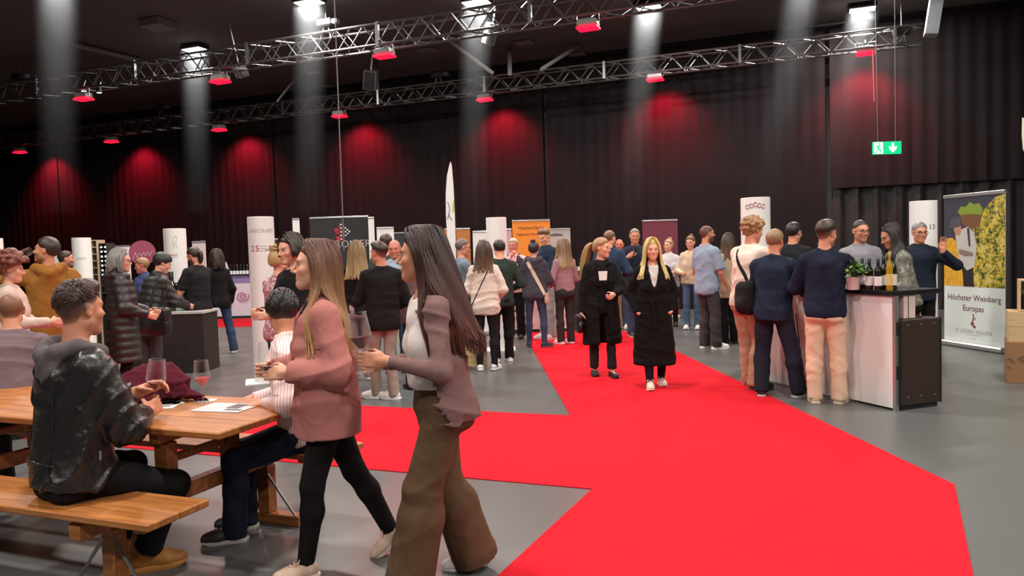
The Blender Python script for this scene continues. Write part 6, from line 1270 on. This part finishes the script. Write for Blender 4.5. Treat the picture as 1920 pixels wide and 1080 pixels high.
per('blonde', 'woman with long bright blond hair in a long belted black coat walking towards us', spot(1222, 441, foot=(1226, 725)), 178, sex='f', head=(0, -2, 0), arms=[dict(w=(-0.205, 0.065, 0.915), c=0.3, d=(0.55, 0.0, -0.8), hint=(-0.55, -0.9, 0)), dict(w=(0.205, 0.065, 0.915), c=0.3, d=(-0.55, 0.0, -0.8), hint=(0.55, -0.9, 0))], feet=[(-0.09, -0.10, 4), (0.08, 0.16, -4)],
    top=dict(name='top', col=OFF, loose=0.008, neck=0.01, sleeve=0), over=dict(name='coat', col=(0.010, 0.009, 0.009), kind='wool', loose=0.045, hem=-0.12, straight=0.6, skirt=0.27, hemw=(0.255, 0.20), lapel=1, open=((0.004, 0.085), 0.22, 0.66), fold=0.006, cuff=1.06), legs=dict(col=BLK, fit='skinny'), shoes=('sneaker', srgb(220, 200, 184), (0.8, 0.76, 0.72)), hair=dict(style='long', col=(0.62, 0.47, 0.17), tip=(0.72, 0.60, 0.26), n=330, r=0.0080, len=0.34, gap=64, spread=0.10, top=0.008), skin='fair')
# --- behind the walkers
per('khaki', 'man in a blue jacket and khaki trousers behind the ponytail woman', spot(1141, 429, foot=(1146, 640)), -12, head=(-35, -4, 0), top=dict(name='jacket', col=srgb(44, 62, 86), loose=0.035, hem=-0.1, collar=0.02), legs=dict(col=srgb(140, 116, 82), loose=0.02), shoes=('boot', (0.05, 0.045, 0.04), (0.03, 0.03, 0.03)), hair=dict(style='short', col=HLB, thick=0.010), arms=[{}, dict(w=(0.2, 0.2, 1.05))])
per('redface', 'bald ruddy faced man in a dark jacket far behind the walkers', spot(1161, 445, 14.6), 170, top=dict(name='jacket', col=(0.03, 0.035, 0.05), loose=0.03), legs=dict(col=DNM, kind='denim'), hair=dict(style='buzz', col=HB, amt=0.15), skin='red', beard=0.3)
per('polo', 'grey haired man in a navy polo shirt holding a dark glass behind the blonde woman', spot(1190, 425, 13.3), 192, head=(-14, -6, 0), arms=[dict(w=(-0.1, 0.25, 1.15), c=0.7), dict(w=(0.22, 0.26, 1.32), c=0.8, n=(-0.8, 0, 0.2), hint=(0.9, -0.3, -0.8))], top=dict(name='polo_shirt', col=(0.02, 0.026, 0.045), loose=0.03, collar=0.02), legs=dict(col=DNM, kind='denim'), shoes=BSN, hair=dict(style='short', col=(0.22, 0.19, 0.17), thick=0.008, line=0.006), skin='mid')
per('pinkscarf', 'fair haired woman in a white jacket with pink scarf behind the blonde woman', spot(1254, 446, foot=(1275, 611)), 165, sex='f', head=(-30, 0, 0), top=dict(name='jacket', col=(0.62, 0.60, 0.62), loose=0.03, hem=-0.12, collar=0.05), legs=dict(col=BLK, fit='skinny'), shoes=BB, hair=dict(style='bun', col=(0.40, 0.25, 0.13), n=50, r=0.01, bunr=0.035), arms=[dict(w=(-0.1, 0.3, 1.1), c=0.7), dict(w=(0.1, 0.3, 1.15), c=0.7)])
per('beige', 'woman with tied back hair in a beige sweater and light jeans', spot(1295, 439, foot=(1303, 617)), 160, sex='f', head=(-12, -8, 0), top=dict(col=srgb(206, 184, 160), loose=0.035, hem=-0.05), legs=dict(name='jeans', col=srgb(78, 96, 122), kind='denim', fit='straight', loose=0.008), shoes=WS, hair=dict(style='bun', col=HLB, n=40, r=0.01, bunr=0.03), arms=[dict(w=(-0.12, 0.28, 1.08)), dict(w=(0.14, 0.28, 1.08), c=0.7)])
per('bluetee', 'smiling bearded man in a light blue T-shirt and dark grey jeans standing in profile', spot(1324, 418, foot=(1338, 654)), -66, head=(-14, 0, 0), beard=0.8, top=dict(name='t_shirt', col=srgb(140, 156, 176), loose=0.035, sleeve=0.44, hem=-0.12, straight=0.8, fold=0.009), legs=dict(name='jeans', col=(0.055, 0.05, 0.052), kind='denim', loose=0.026, fold=0.008), shoes=WS, feet=[(-0.10, 0.02, 5), (0.11, 0.06, -12)], arms=[dict(w=(-0.18, 0.25, 1.05)), dict(w=(0.21, 0.20, 0.88), c=0.5)], hair=dict(style='buzz', col=HB, amt=0.85), skin='mid')
per('brownhair', 'woman with long brown hair in a beige top and black trousers behind the bearded man', spot(1364, 435, foot=(1372, 645)), 25, sex='f', head=(-50, -4, 0), top=dict(col=srgb(186, 164, 138), loose=0.03, hem=-0.16), legs=dict(col=BLK, loose=0.02), shoes=BB, hair=dict(style='long', col=HB, tip=HLB, n=150, r=0.011, len=0.30, gap=55, wave=0.01), arms=[dict(w=(-0.2, 0.26, 1.12), c=0.6), dict(w=(0.14, 0.28, 1.1))])
# --- at the bar
per('curlyguy', 'young man with curly fair hair, white shirt and loose beige trousers at the bar', spot(1402, 401, foot=(1400, 727)), -62, head=(-4, -14, 0), lean=4, top=dict(name='shirt', col=srgb(226, 208, 192), loose=0.045, sleeve=0.46, hem=-0.06, straight=0.9, collar=0.02, fold=0.011), legs=dict(col=srgb(178, 146, 118), loose=0.034, fit='straight', fold=0.010, ff=30), shoes=('sneaker', (0.03, 0.022, 0.02), (0.10, 0.07, 0.06), 1), feet=[(-0.10, 0.10, 20), (0.12, -0.04, -18)], arms=[dict(w=(-0.05, 0.36, 1.14), c=0.7), dict(w=(0.16, 0.33, 1.12), c=0.7)], hair=dict(style='curly', col=srgb(150, 112, 74), thick=0.018, top=0.012, n=120), skin='mid')
per('navyboy', 'fair haired young man in navy sweater and navy trousers leaning on the bar', spot(1448, 422, foot=(1455, 742)), -34, head=(-8, -8, 0), lean=6, top=dict(col=srgb(30, 38, 56), loose=0.035, hem=-0.10, straight=0.7, collar=0.03, fold=0.009), legs=dict(col=(0.016, 0.018, 0.032), loose=0.030, fold=0.008), shoes=('sneaker', (0.02, 0.02, 0.025), (0.5, 0.5, 0.5), 1), feet=[(-0.12, -0.06, 14), (0.24, 0.02, -30)], arms=[dict(w=(-0.08, 0.35, 1.12), c=0.6), dict(w=(0.2, 0.34, 1.10), c=0.5)], hair=dict(style='short', col=(0.26, 0.16, 0.08), thick=0.012), skin='mid')
per('blackback', 'dark haired man in a black sweater at the far side of the bar', spot(1486, 413, 9.9), -25, head=(-30, -6, 0), top=dict(col=(0.014, 0.016, 0.021), loose=0.03), legs=dict(col=BLK), hair=dict(style='short', col=HD, thick=0.016), skin='mid', res=MID)
per('creampants', 'man in a dark navy sweater and cream trousers drinking at the bar', spot(1545, 408, foot=(1560, 755)), -22, head=(-38, -6, 0), lean=5, top=dict(col=srgb(28, 32, 50), loose=0.032, hem=-0.07, straight=0.4, fold=0.010), legs=dict(col=srgb(224, 190, 162), loose=0.024, fold=0.009, ff=30), shoes=('sneaker', srgb(212, 184, 158), srgb(206, 186, 166)), feet=[(-0.10, -0.02, 10), (0.12, 0.0, -18)], arms=[dict(w=(-0.16, 0.34, 1.12), c=0.5), dict(w=(0.10, 0.34, 1.40), c=0.85, n=(-0.8, -0.3, 0), hint=(0.9, -0.2, -0.7))], hair=dict(style='quiff', col=HB, thick=0.014, top=0.012), skin='mid')
per('barman', 'man with dark glasses and grey shirt serving behind the bar', spot(1612, 408, 8.9), 176, glasses=True, head=(10, -4, 0), top=dict(name='shirt', col=srgb(134, 132, 140), loose=0.03, collar=0.025, fold=0.008), legs=dict(col=BLK), arms=[dict(w=(-0.1, 0.24, 1.12)), dict(w=(0.12, 0.26, 1.12))], hair=dict(style='short', col=HB, line=0.010, thick=0.007), skin='mid', beard=0.15)
per('camo', 'dark haired woman in a grey green camouflage jacket looking down behind the bar', (spot(1694, 420, 8.0)[0], 1.74), 82, sex='f', head=(4, -24, 0), lean=8, over=dict(name='camouflage_jacket', col=OFF, pattern='camo', loose=0.045, hem=-0.03, straight=0.9, collar=0.02, fold=0.010, open=((0.03, 0.05), -0.3, 0.64)), top=dict(col=BLK, loose=0.01), legs=dict(col=BLK), hair=dict(style='long', col=(0.022, 0.015, 0.012), n=190, r=0.009, len=0.30, gap=86, thick=0.005, wave=0.012, spread=0.25), arms=[dict(w=(-0.1, 0.30, 1.06), c=0.6), dict(w=(0.12, 0.28, 1.06), c=0.6)], shoes=BB, skin='mid')
per('wave', 'grey haired man with glasses and navy shirt raising his hand near the bar', spot(1724, 412, 9.3), 178, glasses=True, head=(-6, -4, 0), arms=[dict(w=(-0.15, 0.24, 1.42), c=0.25, n=(0.1, 0.9, 0.2), d=(-0.05, 0.1, 1), hint=(-0.9, -0.2, -0.8)), {}], top=dict(name='shirt', col=srgb(28, 36, 50), loose=0.035, collar=0.02), legs=dict(col=BLK), hair=dict(style='short', col=HG, thick=0.007), skin='mid')
# ------------------------------------------------------------------ things held or carried
def rot_in(key, p): J = PP[key]; return J['W'](p)
def held_glass(key, arm, label, wine, z1, k, grip, off=(0, 0, 0), tilt=(0, 0, 0)):
    J = PP[key]; c = J['WR'][arm] + J['HDIR'][arm] * 0.098 * J['s'] + J['PALM'][arm] * 0.030 * J['s']; w = J['W'](c) + np.array(off)
    R_ = (Matrix.Rotation(tilt[2], 3, 'Z') @ Matrix.Rotation(tilt[1], 3, 'Y') @ Matrix.Rotation(tilt[0], 3, 'X'))
    p = w - np.array(R_ @ Vector((0, 0, grip * k)))
    return wine_glass(p, label, wine, z1, k, tilt)
held_glass('brown', 0, 'large wine glass with red wine held by the woman in the mauve cardigan', MT['redwine'], 0.142, 1.12, 0.052, tilt=(0, -0.10, 0))
held_glass('pink', 0, 'wine glass with red wine held by the pink shirted woman', MT['redwine'], 0.135, 1.10, 0.100, tilt=(0, -0.03, 0))
held_glass('leather', 1, 'wine glass with red wine held by the man in the leather jacket', MT['redwine'], 0.130, 1.08, 0.022, tilt=(0, 0.12, 0))
held_glass('mustard', 0, 'glass raised to the mouth of the man in the mustard jacket', None, 0.12, 1.0, 0.11, tilt=(0, 1.1, 0.0))
held_glass('creampants', 1, 'small wine glass raised by the man in cream trousers', None, 0.12, 0.9, 0.09, tilt=(0, -0.3, 0))
def phone(key, arm, label):
    J = PP[key]; c = J['W'](J['WR'][arm] + J['HDIR'][arm] * 0.12 * J['s'] + J['PALM'][arm] * 0.02); t = thing('phone', label, 'phone', c, 1.0); m = MB(); m.box(-0.037, 0.037, -0.005, 0.005, -0.06, 0.09, 0.004); m.build('case', MT['blackgloss'], t); m = MB(); m.box(-0.033, 0.033, -0.0062, -0.005, -0.055, 0.085); m.build('screen', MT['black'], t); t.rotation_euler = (0.3, 0.2, 1.0)
phone('blacktee', 1, 'black phone in the hand of the bearded man in the black T-shirt')
phone('polo', 1, 'dark phone in the hand of the man in the navy polo shirt')
def surf(J, p, d):                                         # first point of the clothes met from p along d
    P = np.asarray(p, float)[None] + nrm(d)[None] * np.linspace(0, 0.6, 121)[:, None]
    v = np.min([g(P) for g in J['G']], axis=0); k = np.nonzero(v < 0.004)[0]
    return P[k[0]] if len(k) else P[60]
def strap_mesh(J, pts, w, th=0.004):
    P = np.array(pts); T_ = np.gradient(P, axis=0); T_ /= np.linalg.norm(T_, axis=1)[:, None]; c0 = np.array([0, 0, J['Pc'][2] + 0.25]); N_ = P - c0; N_[:, 2] *= 0.2
    N_ -= T_ * np.sum(N_ * T_, 1)[:, None]; N_ /= np.linalg.norm(N_, axis=1)[:, None]; S_ = np.cross(T_, N_); m = MB(); vs = []
    for p, n, s_ in zip(P, N_, S_): vs += [p + s_ * w, p - s_ * w, p - s_ * w + n * th, p + s_ * w + n * th]
    k = len(P); m.add(vs, [(4 * i + a, 4 * i + (a + 1) % 4, 4 * i + 4 + (a + 1) % 4, 4 * i + 4 + a) for i in range(k - 1) for a in range(4)]); return m
def bag(key, c, size, label, col, strap=None, rz=0.0, name='shoulder_bag', w=0.018, scol=None, leather=True):
    J = PP[key]; t = thing(name, label, 'bag', J['t'].location, J['t'].rotation_euler[2]); S_ = Shape(); c = np.array(c, float); Rb = rotm('z', rz)
    S_.add([rbox(c, Rb, size, min(size) * 0.8), el(c - np.array([0, 0, size[2] * 0.35]), Rb, np.array(size) * np.array([1.02, 1.25, 0.75]))], 0.03); S_.disp.append(folds(0.006, 30, 7))
    V, Q = iso(S_, 0.013); o = link('pouch', fast_mesh('pouch', V, Q, cloth(col, 'leather' if leather else 'cotton')), t)
    m = MB(); m.box(-size[0] * 0.8, size[0] * 0.8, -0.006, 0.006, size[2] * 0.8, size[2] * 0.98, 0.003); o2 = m.build('flap_edge', MT['black'], t); o2.location = tuple(c + Rb @ np.array([0, -size[1] * 0.4, 0])); o2.rotation_euler = (0, 0, rz)
    if strap is not None: strap_mesh(J, strap, w).build('strap', cloth(scol or col, 'cotton'), t, True)
    return t
def cross_strap(J, sx, front=True, zlow=-0.05):            # over one shoulder and across back (and chest) to the other hip
    s = J['s']; T = J['T']; pts = []
    for u in np.linspace(0, 1, 12):
        x = sx * (0.10 - 0.27 * u); z = 0.53 - (0.53 - zlow) * u; p = T(x, -0.5, z); pts.append(surf(J, p, T(x, 0, z) - p))
    return pts
def hang_strap(J, sx, c):
    s = J['s']; T = J['T']; pts = []; sh = J['SH'][0 if sx < 0 else 1] + np.array([-sx * 0.03, 0, 0.085]) * s; out = np.array([sx * 0.06, 0, 0])
    for dy in (-0.11, -0.07, 0.0): pass
    a = np.array(c) + np.array([0, -0.06, 0.06]); b = np.array(c) + np.array([0, 0.06, 0.06])
    return [a, a * 0.6 + sh * 0.4 + out + np.array([0, -0.06, 0]), a * 0.25 + sh * 0.75 + out * 0.6 + np.array([0, -0.05, 0.0]), sh, b * 0.25 + sh * 0.75 + out * 0.6 + np.array([0, 0.05, 0]), b * 0.6 + sh * 0.4 + out + np.array([0, 0.05, 0]), b]
J = PP['hoodie']; st = cross_strap(J, -1, zlow=-0.02); bag('hoodie', st[-1] + np.array([0.03, 0.02, -0.06]), (0.035, 0.07, 0.09), 'small pink cross body bag with wide cream strap on the grey hoodie', srgb(196, 150, 128), st, name='crossbody_bag', w=0.028, scol=srgb(206, 190, 170))
J = PP['beanie']; c = J['Pc'] + np.array([0.30, -0.10, -0.02]); bag('beanie', c, (0.20, 0.07, 0.17), 'large black leather shoulder bag hanging beside the quilted jackets', (0.016, 0.016, 0.017), hang_strap(J, 1, c + np.array([0, 0, 0.1])), rz=0.5)
J = PP['curlyguy']; c = J['Pc'] + np.array([0.20, -0.17, 0.06]); bag('curlyguy', c, (0.10, 0.20, 0.17), 'black belt bag on the back of the curly haired man', (0.016, 0.015, 0.016), cross_strap(J, -1, zlow=0.1), rz=0.2, name='sling_bag', leather=False)
J = PP['whitesweat']; c = J['Pc'] + np.array([-0.24, -0.05, -0.02]); bag('whitesweat', c, (0.05, 0.15, 0.12), 'black handbag at the hip of the woman in the white sweatshirt', BLK, cross_strap(J, 1, zlow=0.0), w=0.006)
J = PP['ponytail']; c = J['WR'][1] + np.array([0.03, -0.02, -0.13]); bag('ponytail', c, (0.04, 0.12, 0.11), 'black handbag carried low by the woman with the ponytail', BLK, [c + np.array([0, -0.06, 0.10]), c + np.array([0, -0.03, 0.20]), c + np.array([0, 0.03, 0.20]), c + np.array([0, 0.06, 0.10])], w=0.008)
# belt and card of the walking women
J = PP['blonde']; t = J['t']; T = J['T']; m = MB(); pts = []
for a in np.linspace(0, 2 * math.pi, 33): p = T(0.225 * math.sin(a), 0.215 * math.cos(a), 0.12); pts.append(surf(J, p, T(0, 0, 0.12) - p))
m = strap_mesh(J, pts, 0.026, 0.008); m.build('belt', cloth((0.010, 0.009, 0.009), 'wool'), t, True)
q = surf(J, T(0.02, 0.5, 0.12), T(0.02, 0, 0.12) - T(0.02, 0.5, 0.12)); m = MB(); m.box(-0.02, 0.02, -0.005, 0.015, -0.30, 0.02, 0.004); o = m.build('belt_end', cloth((0.010, 0.009, 0.009), 'wool'), t); o.location = tuple(q + np.array([0.01, 0.012, 0])); o.rotation_euler = (0.05, 0.08, 0)
J = PP['ponytail']; T = J['T']; p = T(0.0, 0.5, 0.33); q = surf(J, p, T(0, 0, 0.33) - p); t = thing('name_card', 'small white card on the chest of the ponytail woman', 'card', J['W'](q + np.array([0, 0.012, 0])), J['t'].rotation_euler[2]); m = MB(); m.slab([(-0.045, 0.0), (-0.055, 0.11), (0.055, 0.11), (0.045, 0.0)], -0.002, 0.002); m.build('card', MT['paper'], t)
# camera strap look of the man in the leather jacket: zips
J = PP['leather']; G_ = J['G'][-1]; m = MB(); q = [surf(J, J['T'](0.6, 0.02, z), J['T'](0, 0.02, z) - J['T'](0.6, 0.02, z)) for z in (0.12, 0.08)]; m.tube([q[0] + np.array([0.004, 0, 0]), q[1] + np.array([0.004, 0, 0])], 0.006, 6); m.build('zip_pull', MT['alu'], J['t'], True)

def seam(J, pts, r=0.0035, m=None, name='seam'):            # a stitched line lying on the clothes, met from outside
    P = [surf(J, J['T'](*a), J['T'](*b) - J['T'](*a)) for a, b in pts]; mb = MB(); mb.tube(P, r, 5); return mb.build(name, m or cloth((0.012, 0.011, 0.011), 'leather'), J['t'], True)
J = PP['leather']
def around(z0, z1, a0, a1, n=14): return [((0.5 * math.sin(a), -0.5 * math.cos(a), z0 + (z1 - z0) * u), (0, 0, z0 + (z1 - z0) * u)) for u, a in zip(np.linspace(0, 1, n), np.linspace(a0, a1, n))]
seam(J, around(0.075, 0.055, -0.9, 0.75)); seam(J, [((0.10, -0.5, z), (0.10, 0, z)) for z in np.linspace(0.36, 0.03, 12)], 0.0025); seam(J, [((-0.10, -0.5, z), (-0.10, 0, z)) for z in np.linspace(0.36, 0.03, 12)], 0.0025)
J = PP['pink']
pm = cloth(srgb(150, 92, 88), 'corduroy')
seam(J, [((-0.5, y, 0.33), (0, y, 0.33)) for y in np.linspace(0.03, 0.10, 6)], 0.003, pm, 'pocket_seam')
# ------------------------------------------------------------------ light streaks under the floodlights, shaped as columns of scattering haze
SHAFTS = [(0, (372, 400)), (1, (580, 400)), (2, (886, 420)), (3, (1176, 430)), (4, (1545, 400)), (5, (1428, 400)), (6, (112, 400))]
lbl = ['far left', 'left middle', 'middle', 'right middle', 'rightmost', 'upper right', 'upper left']
vm = bpy.data.materials.new('haze'); vm.use_nodes = True; nt = vm.node_tree; nt.nodes.clear(); out = nt.nodes.new('ShaderNodeOutputMaterial'); vs = nt.nodes.new('ShaderNodeVolumeScatter')
vs.inputs['Color'].default_value = (0.85, 0.93, 1, 1); nt.links.new(vs.outputs[0], out.inputs['Volume'])
tc = nt.nodes.new('ShaderNodeTexCoord'); sp = nt.nodes.new('ShaderNodeSeparateXYZ'); nt.links.new(tc.outputs['Object'], sp.inputs[0])        # density shaped to fade away from the lamp and towards the rim
def mrange(src, a, b, c, d):
    mr = nt.nodes.new('ShaderNodeMapRange'); mr.interpolation_type = 'SMOOTHSTEP'
    for i, v in enumerate((a, b, c, d)): mr.inputs[i + 1].default_value = v
    nt.links.new(src, mr.inputs[0]); return mr.outputs[0]
def mth(op, a, b):
    m = nt.nodes.new('ShaderNodeMath'); m.operation = op
    for i, v in enumerate((a, b)):
        if isinstance(v, float): m.inputs[i].default_value = v
        else: nt.links.new(v, m.inputs[i])
    return m.outputs[0]
along = mrange(sp.outputs[2], -4.6, -1.2, 0.0, 0.075); r = mth('SQRT', mth('ADD', mth('MULTIPLY', sp.outputs[0], sp.outputs[0]), mth('MULTIPLY', sp.outputs[1], sp.outputs[1])), 0.0)
nt.links.new(mth('MULTIPLY', along, mrange(r, 0.08, 0.36, 1.0, 0.0)), vs.inputs['Density'])
for k, (i, l1) in enumerate(SHAFTS):
    a = LAMPS[i] - np.array([0, 0, 0.05]); b = deep(l1[0], l1[1], a[1] - 0.4) - a; L = float(np.linalg.norm(b)); m = MB(); m.lathe([(0.36, -L), (0.36, -L * 0.5), (0.36, -0.02)], 20)
    o = m.build('haze_streak', vm, None, True); o.location = tuple(a); o.rotation_euler = Vector(tuple(map(float, b))).to_track_quat('-Z', 'Y').to_euler(); tag(o, 'pale light streak shaped as a haze column under the %s ceiling floodlight' % lbl[k], 'haze', kind='stuff')
